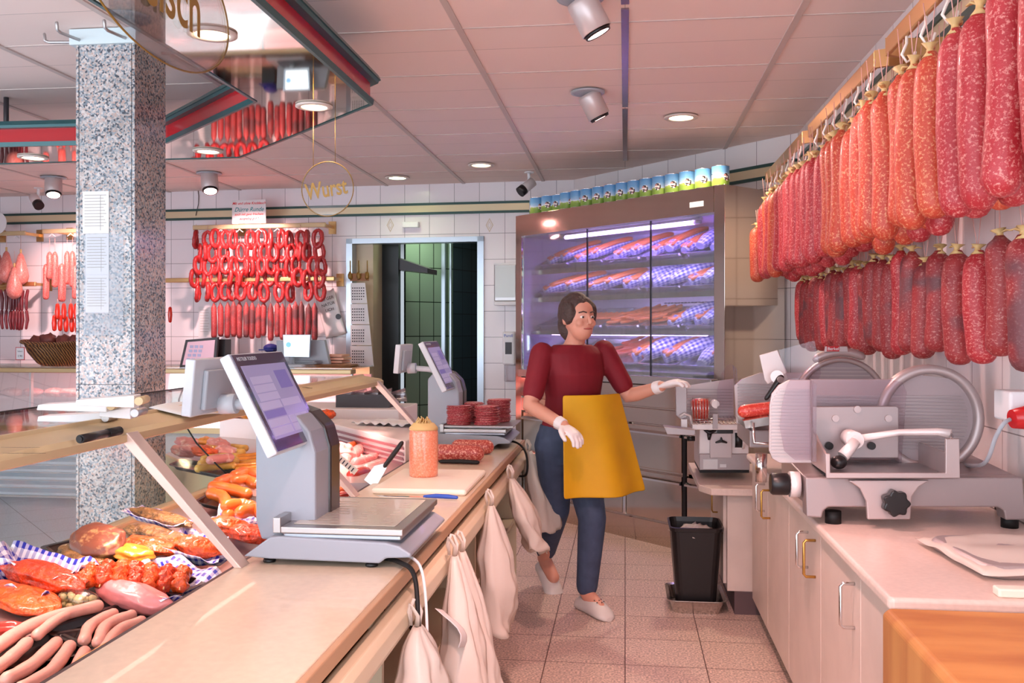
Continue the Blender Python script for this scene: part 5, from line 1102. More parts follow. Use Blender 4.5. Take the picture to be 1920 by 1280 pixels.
for k in range(10): a_ = X.p(1290, 732+k*5.6, 4.5); b_ = X.p(1378, 732, 4.5); q.box((a_.x, .09, a_.z-.0018), (b_.x, .10, a_.z+.0018))
q.build('fence_ribs', 'slicer_grey', t)
q = MB(); X.prism(q, [(1266, 724), (1272, 717), (1282, 717), (1288, 724), (1288, 782), (1276, 786), (1267, 778)], 4.42, 4.44, 4.43); q.build('side_paddle', 'slicer_grey', t, bev=.003)
q = MB(); q.tube([X.p(1274, 781, 4.40), X.p(1283, 775, 4.40), X.p(1294, 780, 4.40), X.p(1297, 795, 4.40)], .006, 8); q.build('paddle_arm', 'white_metal', t)
q = MB(); X.prism(q, [(1277, 785), (1288, 785), (1288, 800), (1277, 800)], 4.40, 4.44, 4.42); q.build('paddle_block', 'white_metal', t)
q = MB(); X.prism(q, [(1244, 798), (1302, 804), (1302, 814), (1250, 812)], 4.30, 4.40, 4.35); q.build('receiving_tray', 'slicer_grey', t, bev=.002)
q = MB(); q.cyl(X.p(1288, 822, 4.42), X.p(1303, 822, 4.42), .012, 12); q.build('side_knob', 'dark_plastic', t)
q = MB(); P = [(1370, 681), (1376, 688), (1380, 735), (1390, 758), (1388, 786), (1350, 786), (1344, 762), (1344, 730), (1352, 700), (1362, 686)]; X.prism(q, P, 4.34, 4.345, 4.36); q.build('clear_guard', 'clear_guard', t)
q = MB(); X.prism(q, [(1374, 684), (1380, 690), (1384, 738), (1396, 758), (1392, 782), (1386, 782), (1388, 760), (1378, 738)], 4.33, 4.37, 4.36); q.build('guard_edge', 'smoky', t)
c = X.p(1341, 757, 4.36); q = MB(); q.cyl((c.x, -.16, c.z), (c.x, -.10, c.z), .018, 16); q.build('guard_hub', 'white_metal', t)
q = MB(); X.prism(q, [(1336, 775), (1345, 775), (1345, 803), (1336, 803)], 4.33, 4.36, 4.35); q.build('guide_post', 'slicer_grey', t)
a_ = pY(1313, 768, 4.50); q = MB(); q.lathe([(0, -.05), (.038, -.05), (.045, .04), (.03, .052), (0, .053)], n=18); tag(q.build('sausage_end', 'red_salami', loc=a_), 'red sausage end standing in the wire basket of the smallest slicer', 'sausage')
# ================================================================ cold display cabinet with packed sausages
CA = Vector((-.758, 6.434, 0)); CBv = Vector((.539, 5.157, 0)); cu_ = (CBv-CA).normalized(); CW = (CBv-CA).length; cang = math.atan2(cu_.y, cu_.x); cb_ = Vector((-cu_.y, cu_.x, 0))
def cl(px, py, dy=0):
    a = CA+cb_*dy; b = CBv+cb_*dy; p = pw(px, py, a, b); return (p-a).dot(cu_), p.z
mat('steel_mirror', 'C4B6AA', .09, 1, bump=.03, bs=6); mat('inner_white', 'D6CCE4', .3, .3); mat('tray_steel', 'CFCBD8', .22, .9); mat('violet_tube', 'FFFFFF', .4, emit='C79CFF', es=10)
cab = thing('sausage_display_cabinet', 'tall stainless cold cabinet with violet tube, glass front and steel drawers', 'display cabinet', CA, cang)
DP = .545; CH = 2.05
q = MB(); q.box((0, 0, 0), (.062, DP, CH)); q.box((CW-.075, 0, 0), (CW, DP, CH)); q.box((.062, DP-.02, 0), (CW-.075, DP, CH)); q.box((.062, 0, CH-.01), (CW-.075, DP, CH)); q.build('housing', 'steel_mirror', cab, bev=.002)
q = MB(); q.box((.062, -.004, 1.905), (CW-.075, .02, CH-.002)); q.build('header_panel', 'steel_mirror', cab)
q = MB(); q.box((.063, DP-.03, .98), (CW-.076, DP-.021, 1.9)); q.box((.0625, .02, .98), (.066, DP-.03, 1.9)); q.box((CW-.079, .02, .98), (CW-.0755, DP-.03, 1.9)); q.box((.063, .02, 1.895), (CW-.076, DP-.03, 1.904)); q.build('interior', 'inner_white', cab)
x0, z0 = cl(1050, 442); x1, z1 = cl(1290, 417)
q = MB(); q.cyl((x0, .05, 1.868), (x1, .05, 1.868), .013, 14); q.build('violet_tube', 'violet_tube', cab)
q = MB(); q.cyl((x0-.05, .05, 1.868), (x0, .05, 1.868), .011, 12); q.cyl((x1, .05, 1.868), (x1+.05, .05, 1.868), .011, 12); q.box((x0-.05, .04, 1.88), (x1+.05, .07, 1.894)); q.build('tube_holder', 'steel_soft', cab)
q = MB(); q.box((.07, .004, .985), (CW-.08, .008, 1.9)); q.build('glass_front', 'glass', cab)
for px in (1100, 1219):
    x, _ = cl(px, 600); q = MB(); q.box((x-.003, .001, .985), (x+.003, .011, 1.9)); q.build('pane_edge', 'dark_plastic', cab)
q = MB(); q.box((.06, -.03, .935), (CW-.07, .03, .985)); q.build('ledge', 'steel', cab, bev=.004)
q = MB(); q.box((.06, -.006, .80), (CW-.07, .02, .93)); q.build('fascia', 'steel_mirror', cab, bev=.003)
q = MB(); q.box((.06, .0, .70), (CW-.07, .02, .79)); q.build('fascia', 'steel_mirror', cab, bev=.003)
q = MB(); q.box((.0, .02, .0), (CW, .04, .80)); q.build('base_panel', 'steel_mirror', cab)
q = MB(); q.box((.05, -.01, 0), (CW-.02, .02, .13)); q.build('kick_panel', 'steel_mirror', cab)
xs = [.08, cl(1073, 860)[0]-.012, cl(1173, 860)[0], cl(1283, 860)[0]+.01, CW-.02]
for i in range(4):
    a, b = xs[i]+.018, xs[i+1]-.018
    for k, (za, zb) in enumerate(((.145, .42), (.44, .69))):
        q = MB(); q.box((a, -.012, za), (b, .02, zb)); d_ = q.build('drawer', 'steel_mirror', cab, bev=.003)
        q = MB(); q.prism([(0, 0), (-.022, .004), (-.022, .014), (0, .026)], a, b, Matrix(((0, 0, 1, 0), (1, 0, 0, -.012), (0, 1, 0, zb-.05), (0, 0, 0, 1)))); q.build('handle_lip', 'chrome', d_)
    if i:
        q = MB(); q.box((xs[i]-.012, -.014, .14), (xs[i]+.012, .0, .70)); q.build('post', 'chrome' if i < 3 else 'dark_plastic', cab, bev=.003)
q = MB(); a, z_ = cl(1293, 394, -.006); q.box((a, -.006, 1.945), (a+.1, -.0045, 1.975)); q.build('maker_plate', 'grey_plastic', cab)
# sloping shelves
rows = [(1.665, .17, .10), (1.475, .16, .10), (1.245, .14, .09), (1.0, .19, .05)]
for k, (zf, rise, yf) in enumerate(rows):
    q = MB(); q.add([(.07, yf, zf), (CW-.08, yf, zf), (CW-.08, .50, zf+rise), (.07, .50, zf+rise), (.07, yf, zf-.006), (CW-.08, yf, zf-.006), (CW-.08, .50, zf+rise-.006), (.07, .50, zf+rise-.006)], [(0,1,2,3),(7,6,5,4),(0,4,5,1)]); q.build('shelf', 'tray_steel', cab)
    q = MB(); q.box((.07, yf-.012, zf-.028 if k != 2 else zf-.02), (CW-.08, yf, zf+.004)); q.build('shelf_front', 'steel', cab)
q = MB()
for k in range(26): q.box((.95+k*.028, .475, 1.425), (.967+k*.028, .482, 1.433))
v = q.build('air_slots', 'dark_plastic', cab); v['kind'] = 'stuff'
# pans
PN = []
def plc(x, f, k, lift=0): 
    zf, rise, yf = rows[k]; y = yf+(.50-yf)*f; return cab.matrix_basis@Vector((x, y, zf+rise*f+lift))
bpy.context.view_layer.update()
def rot_row(k, extra=0): 
    zf, rise, yf = rows[k]; return (Matrix.Rotation(cang, 4, 'Z')@Matrix.Rotation(math.atan2(rise, .50-yf), 4, 'X')@Matrix.Rotation(extra, 4, 'Z')).to_euler()
def rr2(w, l, r, z): return rr(w, l, r, z)
q = MB(); q.loft([rr(.145, .17, .03, .0), rr(.155, .18, .03, .03), rr(.168, .193, .035, .031), rr(.168, .193, .035, .033), rr(.154, .179, .03, .032), rr(.143, .168, .028, .003)], smooth=False)
pan = q.build('steel_pan', 'tray_steel'); fst = True; RN = ['top shelf', 'second shelf', 'third shelf', 'bottom shelf']
NP = 5
for k in range(4):
    for j in range(NP):
        o = pan if fst else pan.copy()
        if not fst: C.objects.link(o)
        fst = False
        o.location = plc(.24+j*.33, .5, k, .002); o.rotation_euler = rot_row(k); o.scale = (.95, 1, .9)
        tag(o, 'steel pan on the '+RN[k]+' of the cold cabinet, '+ordn(4-j)+' from the slicers', 'pan', 'steel pans in the cold cabinet')
gingham('pack_check', 13, '1E20A8', 'E4DFF6'); mat('wiener', 'D9713A', .3, coat=.5, var=.1, vs=20); mat('wiener_orange', 'E0722A', .28, coat=.5, var=.1, vs=20); mat('wiener_red', 'C8452E', .28, coat=.5, var=.1, vs=20)
def pack_proto(m, open_=True):
    t = thing('sausage_pack', 'x', 'sausage pack'); q = MB()
    rings = []
    for i in range(13):
        f = i/12; y = -.13+.26*f; w = .052*math.sin(PI*min(1, max(.0, f*.86+.09)))**.5; h = .034*math.sin(PI*min(1, f*.86+.09))**.5; r = []
        for s in range(20):
            a = 2*PI*s/20; wob = 1+.14*noise.noise(Vector((math.cos(a)*2, math.sin(a)*2, f*6))); zz = math.sin(a)*h*wob
            if open_ and 3 <= i <= 10 and math.sin(a) > .55: zz = h*.25
            r.append(Vector((math.cos(a)*w*wob, y, zz+h*.8)))
        rings.append(r)
    q.loft(rings, uv=True); q.build('checked_wrap', 'pack_check', t)
    if open_:
        for s in range(3):
            x = (s-1)*.023; q = MB(); q.tube([(x, -.115, .032), (x+.004, -.04, .042+.004*(s == 1)), (x+.004, .04, .042+.004*(s == 1)), (x, .115, .034)], .011, 10, rnd_ends=True); q.build('sausage', m, t)
    return t
pp = [pack_proto('wiener'), pack_proto('wiener', False), pack_proto('wiener_orange')]; up_ = [False]*3
def pack(x, f, k, kind, ang, lab, sc=1, lift=.012):
    o = pp[kind]
    if up_[kind]: o = dup(o)
    up_[kind] = True
    o.location = plc(x, f, k, lift); o.rotation_euler = rot_row(k, ang); o.scale = (sc*1.15,)*3; o['label'] = lab; o['group'] = 'checked sausage packs in the cold cabinet'
def rowpacks(k, specs):
    n_ = len(specs)
    for i, (x, f, kind, ang, sc) in enumerate(specs):
        pack(x, f, k, kind, ang, ('closed' if kind == 1 else 'open')+' checked sausage pack on the '+RN[k]+', '+ordn(n_-1-i)+' from the slicer end', sc, .012+.02*(i % 2))
rowpacks(0, [(.22, .5, 0, -.5, 1), (.36, .5, 0, -.5, 1), (.52, .45, 0, -.5, 1), (.66, .5, 0, -.5, 1), (.88, .5, 0, -.4, 1.05), (1.02, .5, 0, -.4, 1), (1.17, .55, 0, -.35, 1), (1.29, .55, 0, -.2, 1.05), (1.42, .55, 0, -.25, 1.05), (1.53, .55, 1, -.2, 1.05), (1.64, .55, 1, -.25, 1.05)])
rowpacks(1, [(.22, .4, 0, -.6, 1), (.45, .4, 0, -.6, 1), (.66, .4, 0, -.6, 1), (.82, .42, 0, -.6, 1), (.98, .5, 0, -.6, 1.1), (1.12, .5, 1, -.65, 1.1), (1.26, .5, 1, -.65, 1.2), (1.40, .5, 1, -.7, 1.2), (1.52, .5, 0, -.6, 1.1), (1.62, .45, 1, -.4, 1.05)])
rowpacks(2, [(1.38, .45, 2, -.5, 1.1), (1.47, .5, 1, -.7, 1.1), (1.55, .55, 2, -.6, 1.1), (1.63, .45, 1, -.4, 1.05)])
rowpacks(3, [(1.06, .6, 2, -.55, 1.2), (1.20, .55, 1, -.6, 1.3), (1.34, .6, 0, -.6, 1.3), (1.44, .55, 1, -.6, 1.2), (1.57, .5, 1, -.1, 1.1), (1.655, .55, 0, -.15, 1.0)])
wp = []
for m, col in (('wiener_orange', 'orange'), ('wiener_red', 'reddish')):
    q = MB(); q.tube([(-.075, 0, .006), (-.03, 0, 0), (.03, 0, 0), (.075, 0, .006)], .0105, 10, rnd_ends=True); wp.append(q.build('wiener', m))
uw = [False, False]
def wiener(kk, x, f, k, lift, ang, lab, grp):
    o = wp[kk] if not uw[kk] else wp[kk].copy()
    if uw[kk]: C.objects.link(o)
    uw[kk] = True
    o.location = plc(x, f, k, lift); o.rotation_euler = rot_row(k, ang); tag(o, lab, 'sausage', grp)
for i in range(34): wiener(0, rnd.uniform(.80, 1.16), rnd.uniform(.26, .74), 2, .02+.010*(i//9)+.003*rnd.random(), rnd.uniform(.5, 1.1), 'orange wiener in the unwrapped heap on the third shelf', 'unwrapped wieners on the third shelf')
for i in range(9): wiener(0, rnd.uniform(1.22, 1.34), rnd.uniform(.3, .7), 2, .02+.01*(i//4), rnd.uniform(.6, 1.0), 'orange wiener half covered by checked packs on the third shelf', 'wieners next to the third shelf packs')
for i in range(22): wiener(1, rnd.uniform(.74, .99), rnd.uniform(.4, .85), 3, .02+.012*(i//7), rnd.uniform(.5, 1.2), 'reddish wiener in the heap on the bottom shelf', 'reddish wieners on the bottom shelf')
for i in range(8): wiener(1, rnd.uniform(1.0, 1.1), rnd.uniform(.3, .8), 3, .02+.012*(i//4), rnd.uniform(.6, 1.0), 'reddish wiener beside the checked packs of the bottom shelf', 'wieners next to the bottom shelf packs')
for i in range(10): wiener(0, .25+.05*i, .5, 2, .03, .8, 'orange wiener on the third shelf towards the doorway', 'wieners towards the doorway')
# ---- tins on top
m, nt, b = newmat('tin_label'); tc = N(nt, 'ShaderNodeTexCoord'); s = N(nt, 'ShaderNodeSeparateXYZ'); nt.links.new(tc.outputs['UV'], s.inputs[0])
n = N(nt, 'ShaderNodeTexNoise'); n.inputs['Scale'].default_value = 9; nt.links.new(tc.outputs['UV'], n.inputs['Vector'])
ad = N(nt, 'ShaderNodeMath', operation='MULTIPLY_ADD'); ad.inputs[1].default_value = .16; nt.links.new(n.outputs[0], ad.inputs[0]); nt.links.new(s.outputs[1], ad.inputs[2])
g = ramp(nt, ad.outputs[0], [(0, '6E9038'), (.34, '85A446'), (.44, 'A6BE66'), (.45, 'DCE3EE'), (.52, 'A9C9E2'), (.75, '6FA6D2'), (1, '5C97C9')])
v = N(nt, 'ShaderNodeTexVoronoi'); v.inputs['Scale'].default_value = 15; nt.links.new(tc.outputs['UV'], v.inputs['Vector'])
vs_ = N(nt, 'ShaderNodeSeparateColor'); nt.links.new(v.outputs['Color'], vs_.inputs[0])
cow = ramp(nt, vs_.outputs[0], [(0, '1C1A1E'), (.4, 'F2EDE8'), (.75, 'C9928C')], 'CONSTANT')
# the cow patch sits where the picture on the label is
fx = N(nt, 'ShaderNodeMath', operation='MULTIPLY'); fx.inputs[1].default_value = 3; nt.links.new(s.outputs[0], fx.inputs[0]); ff = N(nt, 'ShaderNodeMath', operation='FRACT'); nt.links.new(fx.outputs[0], ff.inputs[0])
cx = N(nt, 'ShaderNodeMath', operation='SUBTRACT'); cx.inputs[1].default_value = .5; nt.links.new(ff.outputs[0], cx.inputs[0]); cy = N(nt, 'ShaderNodeMath', operation='SUBTRACT'); cy.inputs[1].default_value = .42; nt.links.new(s.outputs[1], cy.inputs[0])
cc = N(nt, 'ShaderNodeCombineXYZ'); nt.links.new(cx.outputs[0], cc.inputs[0]); nt.links.new(cy.outputs[0], cc.inputs[1]); ln = N(nt, 'ShaderNodeVectorMath', operation='LENGTH'); nt.links.new(cc.outputs[0], ln.inputs[0])
lt = N(nt, 'ShaderNodeMath', operation='LESS_THAN'); lt.inputs[1].default_value = .2; nt.links.new(ln.outputs['Value'], lt.inputs[0])
nt.links.new(mix(nt, lt.outputs[0], g.outputs[0], cow.outputs[0]), b.inputs['Base Color']); b.inputs['Roughness'].default_value = .25; b.inputs['Coat Weight'].default_value = .4
def tin():
    t = thing('food_tin', 'x', 'tin'); q = MB(); q.lathe([(.0485, .003), (.0485, .109)], n=36, uv=True); q.f = [f for f in q.f if len(f) == 4]; q.sm = [True]*len(q.f); q.build('label', 'tin_label', t)
    q = MB(); q.lathe([(0, 0), (.048, 0), (.0495, .002), (.048, .004), (.048, .108), (.0495, .110), (.049, .112), (.046, .112), (.045, .109), (0, .109)], n=36); q.build('can', 'chrome', t); return t
t0 = tin(); ft = True
cps = [990, 1008, 1029, 1043, 1064, 1084, 1103, 1125, 1147, 1170, 1192, 1215, 1239, 1263, 1290, 1320, 1352]
for i, px in enumerate(cps):
    o = t0 if ft else dup(t0); ft = False
    x, _ = cl(px, 390, .06); o.location = cab.matrix_basis@Vector((x, .055+(.03 if i in (0, 3) else 0)+(.0 if i else .05), CH+.0005)); o.rotation_euler = (0, 0, cang+rnd.choice((-.2, .1, .9, -.1, 2.1, .25)))
    o['label'] = 'blue and green tin with a cow picture on the cold cabinet, '+ordn(i)+' from the doorway'; o['group'] = 'cow picture tins'
AREAS.append(('violet_tube_lamp', cab.matrix_basis@Vector(((x0+x1)/2+.0, .10, 1.86)), (Matrix.Rotation(cang, 4, 'Z')@Matrix.Rotation(.5, 4, 'X')).to_euler(), 1.2, 4.5, 'B892FF', .03))
AREAS.append(('violet_tube_lamp', cab.matrix_basis@Vector(((x0+x1)/2, .08, 1.43)), (Matrix.Rotation(cang, 4, 'Z')@Matrix.Rotation(.5, 4, 'X')).to_euler(), 1.3, 2.4, 'CDB4FF', .03))  # second lamp lower down, no tube is built at this height
for zz, yy, pw_ in ((1.638, .118, 2.4), (1.216, .118, 2.4)):
    AREAS.append(('shelf_fill', cab.matrix_basis@Vector((.95, yy, zz)), (Matrix.Rotation(cang, 4, 'Z')@Matrix.Rotation(.7, 4, 'X')).to_euler(), 1.4, pw_, 'CDB2FF', .03))  # added fill under the shelf to brighten the packs
    q = MB(); q.cyl((.25, yy+.002, zz+.008), (1.6, yy+.002, zz+.008), .004, 8); q.build('fill_tube', 'violet_tube', cab)  # glowing tube added for that fill, tucked behind the shelf lip
# ================================================================ back wall
def wallpt(px, py, off=0):
    n = Vector((du.y, -du.x, 0)); n = n if n.y < 0 else -n; p = pw(px, py, BL+n*off, BC+n*off); return p
nw = Vector((du.y, -du.x, 0)); nw = nw if nw.y < 0 else -nw
mat('dried', 'B02A2C', .35, var=.2, vs=30, bump=.25, bs=80, coat=.3); mat('dried_dark', '7E2A2C', .4, var=.25, vs=25, bump=.25, bs=80, coat=.2)
specks('landjaeger', 'A0363A', 'B24444', 60, .5, 'C98A84', .6, 150, coat=.1, dark='4E3A3C')
def wrack(pxa, pxb, py, lab, off=.22, nh=7, hooks=True, m='cream_gold'):
    a = wallpt(pxa, py, off); b = wallpt(pxb, py, off); z = (a.z+b.z)/2; Ln = (b-a).length; t = thing('wall_rack', lab, 'hanging rail', (a.x, a.y, z), ang, 'cream hanging rails on the back wall')
    q = MB(); q.rbox((0, -.012, -.018), (Ln, .012, .018), .008); q.build('bar', m, t, bev=.003)
    for x in (Ln*.28, Ln-.03):
        q = MB(); q.box((x-.012, .0, -.012), (x+.012, off-.002, .012)); q.prism([(x-.03, -.05), (x+.03, -.05), (x+.03, .05), (x-.03, .05)], -off+.002, -off+.014, Matrix.Rotation(PI/2, 4, 'X')); q.build('bracket', 'gold_rail', t)
    if hooks:
        for i in range(nh):
            x = Ln*(i+.5)/nh; q = MB(); q.tube([(x-.028, -.0, -.042), (x-.018, 0, -.036), (x, 0, -.02), (x+.018, 0, -.036), (x+.028, 0, -.042)], .004, 6, rnd_ends=True); q.build('hook', 'white_plastic', t)
    return t
wrack(362, 611, 424, 'cream hanging rail loaded with dried ring sausages on the back wall')
wrack(80, 150, 433, 'cream hanging rail with long pink salamis beside the pillar', nh=2); wrack(-60, 48, 438, 'cream hanging rail with pear-shaped salamis at the picture edge', nh=3)
wrack(-60, 68, 533, 'lower rail on the wall with thin dark sausages at the picture edge', .2, hooks=False, m='gold_rail'); wrack(300, 628, 524, 'lower rail on the wall behind the dried ring sausages', .2, hooks=False, m='gold_rail')
# ring sausages
rings_ = []
for k in range(3):
    q = MB(); pts = []; nn = 26
    for i in range(nn):
        a = math.radians(-78+ 336*i/(nn-1)-(-0)) ; a = math.radians(96+348*i/(nn-1)); pts.append((.031*math.cos(a), .004*math.sin(a*2+k)+(.006 if i < 3 else 0), -.072+.058*math.sin(a)))
    q.tube(pts, [.016*(1+.09*math.sin(i*2.1)) if 1 < i < nn-2 else .012 for i in range(nn)], 10, rnd_ends=True)
    t = thing('ring_sausage', 'x', 'sausage'); q.build('sausage_body', 'dried', t); q = MB(); q.cyl((0, 0, -.02), (0, 0, .035), .0016, 5); q.build('string', 'cord', t); rings_.append(t)
ur = [False]*3
tiers = [(444, [(308, 1.3), (408, .2), (478, .9), (555, .1), (628, 1.2), (778, 1.0), (872, .3), (945, 1.1), (1040, .4), (1105, 1.2), (1205, .6), (1262, 1.3), (1358, .1)]),
         (469, [(345, 1.0), (388, 1.2), (445, .6), (545, .7), (692, .2), (785, .9), (835, 1.2), (900, .9), (965, .7), (1052, .3), (1130, 1.0), (1195, .9), (1262, 1.2), (1358, .2)]),
         (494, [(330, 1.1), (415, .4), (480, .4), (562, .6), (625, 1.2), (735, .9), (790, 1.0), (868, .2), (945, .8), (1035, .5), (1105, 1.2), (1165, .9), (1320, .6), (1375, .8)]),
         (517, [(290, 1.2), (375, 1.0), (465, .7), (515, 1.1), (600, .9), (665, .9), (730, 1.0), (838, 1.1), (930, .2), (1040, .7), (1130, 1.1), (1190, .6), (1258, 1.1), (1368, .1)]),
         (543, [(325, 1.3), (410, 1.0), (478, .2), (565, .5), (632, .9), (698, .5), (800, 1.0), (885, .1), (1020, .1), (1120, 1.2), (1275, .3), (1368, .2)])]
for ti, (py, xs_) in enumerate(tiers):
    for i, (zx, yaw) in enumerate(xs_):
        px = 300+zx/4.572; k = (i*7+ti) % 3; o = rings_[k] if not ur[k] else dup(rings_[k]); ur[k] = True
        p = wallpt(px, py-16+rnd.uniform(-2, 3), .22+rnd.uniform(-.03, .02)); o.location = p; o.rotation_euler = (rnd.uniform(-.06, .06), rnd.uniform(-.10, .10), ang+yaw*rnd.choice((1, 1, -1))); o.scale = (1.06, 1.06, 1.12)
        o['label'] = 'dried red ring sausage in the '+ORD[ti]+' tier of the big rack, '+ordn(i)+' from the pillar'; o['group'] = 'dried ring sausages'
t = thing('dried_salami', 'x', 'salami'); q = MB(); q.tube([(0, 0, .02), (0, 0, 0), (0, 0, -.02), (.002, 0, -.12), (0, 0, -.235), (0, 0, -.258), (0, 0, -.262)], [.005, .012, .021, .022, .022, .016, .004], 14); q.build('sausage_body', 'landjaeger', t)
q = MB(); q.cyl((0, 0, .015), (0, 0, .10), .0015, 5); q.build('string', 'cord', t); f_ = True
for i in range(17):
    o = t if f_ else dup(t); f_ = False; o.location = wallpt(402+i*11.7+rnd.uniform(-1.5, 1.5), 571+rnd.uniform(-2, 3), .2+.02*(i % 2)); o.rotation_euler = (0, rnd.uniform(-.02, .02), i*1.3); o.scale = (1.05, 1.05, 1+rnd.uniform(-.05, .05))
    o['label'] = 'straight dark-and-red dried salami under the ring sausages, '+ordn(i)+' from the pillar'; o['group'] = 'straight dried salamis'
# handwritten sign
sg = thing('handwritten_sign', 'white card reading Dürre Runde standing on the ring sausage rail', 'sign', wallpt(467, 419, .235), ang)
q = MB(); q.box((-.142, -.003, 0), (.142, 0, .185)); q.build('card', 'paper', sg)
for s, m, z, sz in (('Mit und ohne Knoblauch', 'red_ink', .15, .028), ('Dürre Runde', 'teal_ink', .095, .048), ('auch mit ganz frischem', 'red_ink', .065, .026), ('ausgiebig gut !', 'red_ink', .03, .028)): txt(s, 'handwriting', m, sg, (0, -.0038, z), (PI/2, 0, 0), sz, .0002, 'CENTER', .35, 1.0 if m != 'teal_ink' else .95, .0004)
sg2 = thing('round_paper_sign', 'edge of a white round paper sign at the left picture border', 'sign', wallpt(-6, 418, .3), ang)
q = MB(); q.cyl((0, 0, 0), (0, .003, 0), .09, 32); q.build('card', 'paper', sg2)
# printed bag on the wall
pb = thing('paper_bag', 'white printed paper bag hanging crooked beside the doorway', 'paper bag', wallpt(602, 545, .03), (0, -.28, ang))
q = MB(); q.grid(lambda u, v: Vector((-.06+.17*u, -.01-.02*math.sin(PI*u)*math.sin(PI*v), -.38*v+.02*math.sin(u*6)*(1-v))), 10, 14); q.build('bag', 'paper', pb, thick=.001)
for k, s in enumerate(('ZU GER', 'NATÜR', 'LICH')): txt(s, 'print', 'ink', pb, (.04, -.034, -.09-k*.045), (PI/2, 0, 0), .034, .0002)
q = MB(); q.cyl((.09, -.02, -.24), (.09, -.025, -.24), .022, 20); q.build('printed_badge', 'charcoal', pb)
ds = thing('notice_sheet', 'white printed sheet on the tiles below the ring sausages', 'notice', wallpt(384, 602, .002), ang)
q = MB(); q.box((-.055, -.002, -.13), (.055, 0, .12)); q.build('sheet', 'paper', ds)
q = MB(); [q.box((-.04, -.003, .09-.022*k), (.03+.01*(k % 2), -.002, .093-.022*k)) for k in range(9)]; q.build('print', 'faint_print', ds)
q = MB(); p0 = wallpt(371, 354, .01); p1 = wallpt(372, 382, .012); p2 = wallpt(367, 404, .02); q.tube([p0, (p0+p1)/2+Vector((.005, 0, 0)), p1, p2], .003, 6); tag(q.build('wall_cable', 'dark_plastic'), 'thin dark cable running down the tiles from the ceiling', 'cable')
# sensor, towel dispenser, soap dispenser, calendar
q = MB(); p = wallpt(772, 422); q.rbox((-.065, -.045, -.022), (.065, 0, .022), .006); tag(q.build('door_sensor', 'white_plastic', loc=p, rot=ang, bev=.003), 'small white sensor box on the tiles above the doorway', 'sensor')
td = thing('towel_dispenser', 'steel-grey paper towel dispenser on the wall between doorway and cold cabinet', 'towel dispenser', wallpt(950, 573, 0), ang)
q = MB(); q.rbox((-.075, -.12, .03), (.10, 0, .31), .01); q.build('housing', 'steel_soft', td, bev=.003)
q = MB(); q.rbox((-.077, -.122, .305), (.102, 0, .32), .006); q.build('trim_cap', 'white_plastic', td); q = MB(); q.rbox((-.077, -.122, .0), (.102, 0, .03), .008); q.build('trim_cap', 'white_plastic', td)
m, nt, b = newmat('hammered'); b.inputs['Base Color'].default_value = srgb('A9A8A4'); b.inputs['Metallic'].default_value = .7; b.inputs['Roughness'].default_value = .4
q = MB(); q.box((-.065, -.124, .06), (.09, -.121, .30)); q.build('front_window', 'hammered', td)
sd_ = thing('soap_dispenser', 'white wall soap dispenser with dark window beside the cold cabinet', 'soap dispenser', wallpt(958, 668, 0), ang)
q = MB(); q.rbox((-.05, -.10, -.06), (.05, 0, .19), .02); q.build('housing', 'white_plastic', sd_, bev=.004); q = MB(); q.box((-.025, -.103, .02), (.025, -.1, .11)); q.build('window', 'charcoal', sd_)
q = MB(); q.rbox((-.04, -.08, -.19), (.04, 0, -.06), .012); q.build('drip_tray', 'film', sd_); txt('Purell', 'lettering', 'knife_blue', sd_, (0, -.1035, .15), (PI/2, 0, 0), .03, .0003)
cal = thing('wall_calendar', 'long three-month calendar with picture of bells hanging at the door jamb', 'calendar', dl+du*.06+nw*.05+Vector((0, 0, 1.70)), ang)
q = MB(); q.box((-.035, -.004, -.06), (.12, 0, 0)); q.build('header', 'wood_brown', cal)
for k in range(4):
    z = -.075-k*.165; w_ = .10+.018*k; q = MB(); q.add([(-.03, -.004-.002*k, z), (w_-.01, -.004, z), (w_+.01, -.01, z-.16), (-.025, -.006, z-.16)], [(0, 1, 2, 3)]); q.build('month_sheet', 'paper', cal, thick=.001)
    q = MB()
    for c in range(6):
        for r in range(5): q.box((-.015+c*.018, -.009-.002*k, z-.045-r*.022), (-.006+c*.018, -.008-.002*k, z-.036-r*.022))
    o = q.build('dates', 'ink', cal); o['kind'] = 'stuff'
q = MB()
for x in (-.03, .04, .11): q.tube([(x, -.01, -.02), (x, -.01, .10)], .005, 6); q.blob((x, -.015, -.02), (.018, .012, .03), 10, 8, .2, 3, x*50)
q.build('hanging_bells', 'gold_ink', cal)
# ---- left wall racks: pear salamis, long pink salamis, thin sausages, red pairs
specks('pink_salami', 'D2504E', 'D86660', 50, .35, 'F0A898', .55, 160, coat=.4); specks('pear_salami', 'CF7068', 'D88078', 50, .4, 'E8B0A0', .56, 120, coat=.3); mat('dark_thin', '6E2028', .35, var=.2, vs=20, coat=.3); mat('red_pair', 'CC2A18', .2, coat=.7, var=.15, vs=14)
for i, (px, py, L_) in enumerate(((-4, 474, .3), (12, 470, .33), (39, 474, .3), (27, 500, .3))):
    t = thing('pear_salami', 'pear-shaped pale salami on the far rail, '+['cut by the picture edge', 'middle one of the upper three', 'closest to the long pink salamis', 'hanging lowest in front'][i], 'salami', wallpt(px, py, .24+.05*(i == 3)), 0, 'pear-shaped salamis')
    q = MB(); q.lathe([(.006, .0), (.022, -.02), (.038, -.08), (.056, -.15), (.062, -.19), (.052, -.235), (.02, -.262), (0, -.265)][::-1], n=18); q.build('sausage_body', 'pear_salami', t); q = MB(); q.cyl((0, 0, -.005), (0, 0, .03), .008, 8); q.build('casing_end', 'casing', t)
    q = MB(); q.cyl((0, 0, .02), (0, 0, .13), .0015, 5); q.build('string', 'cord', t)
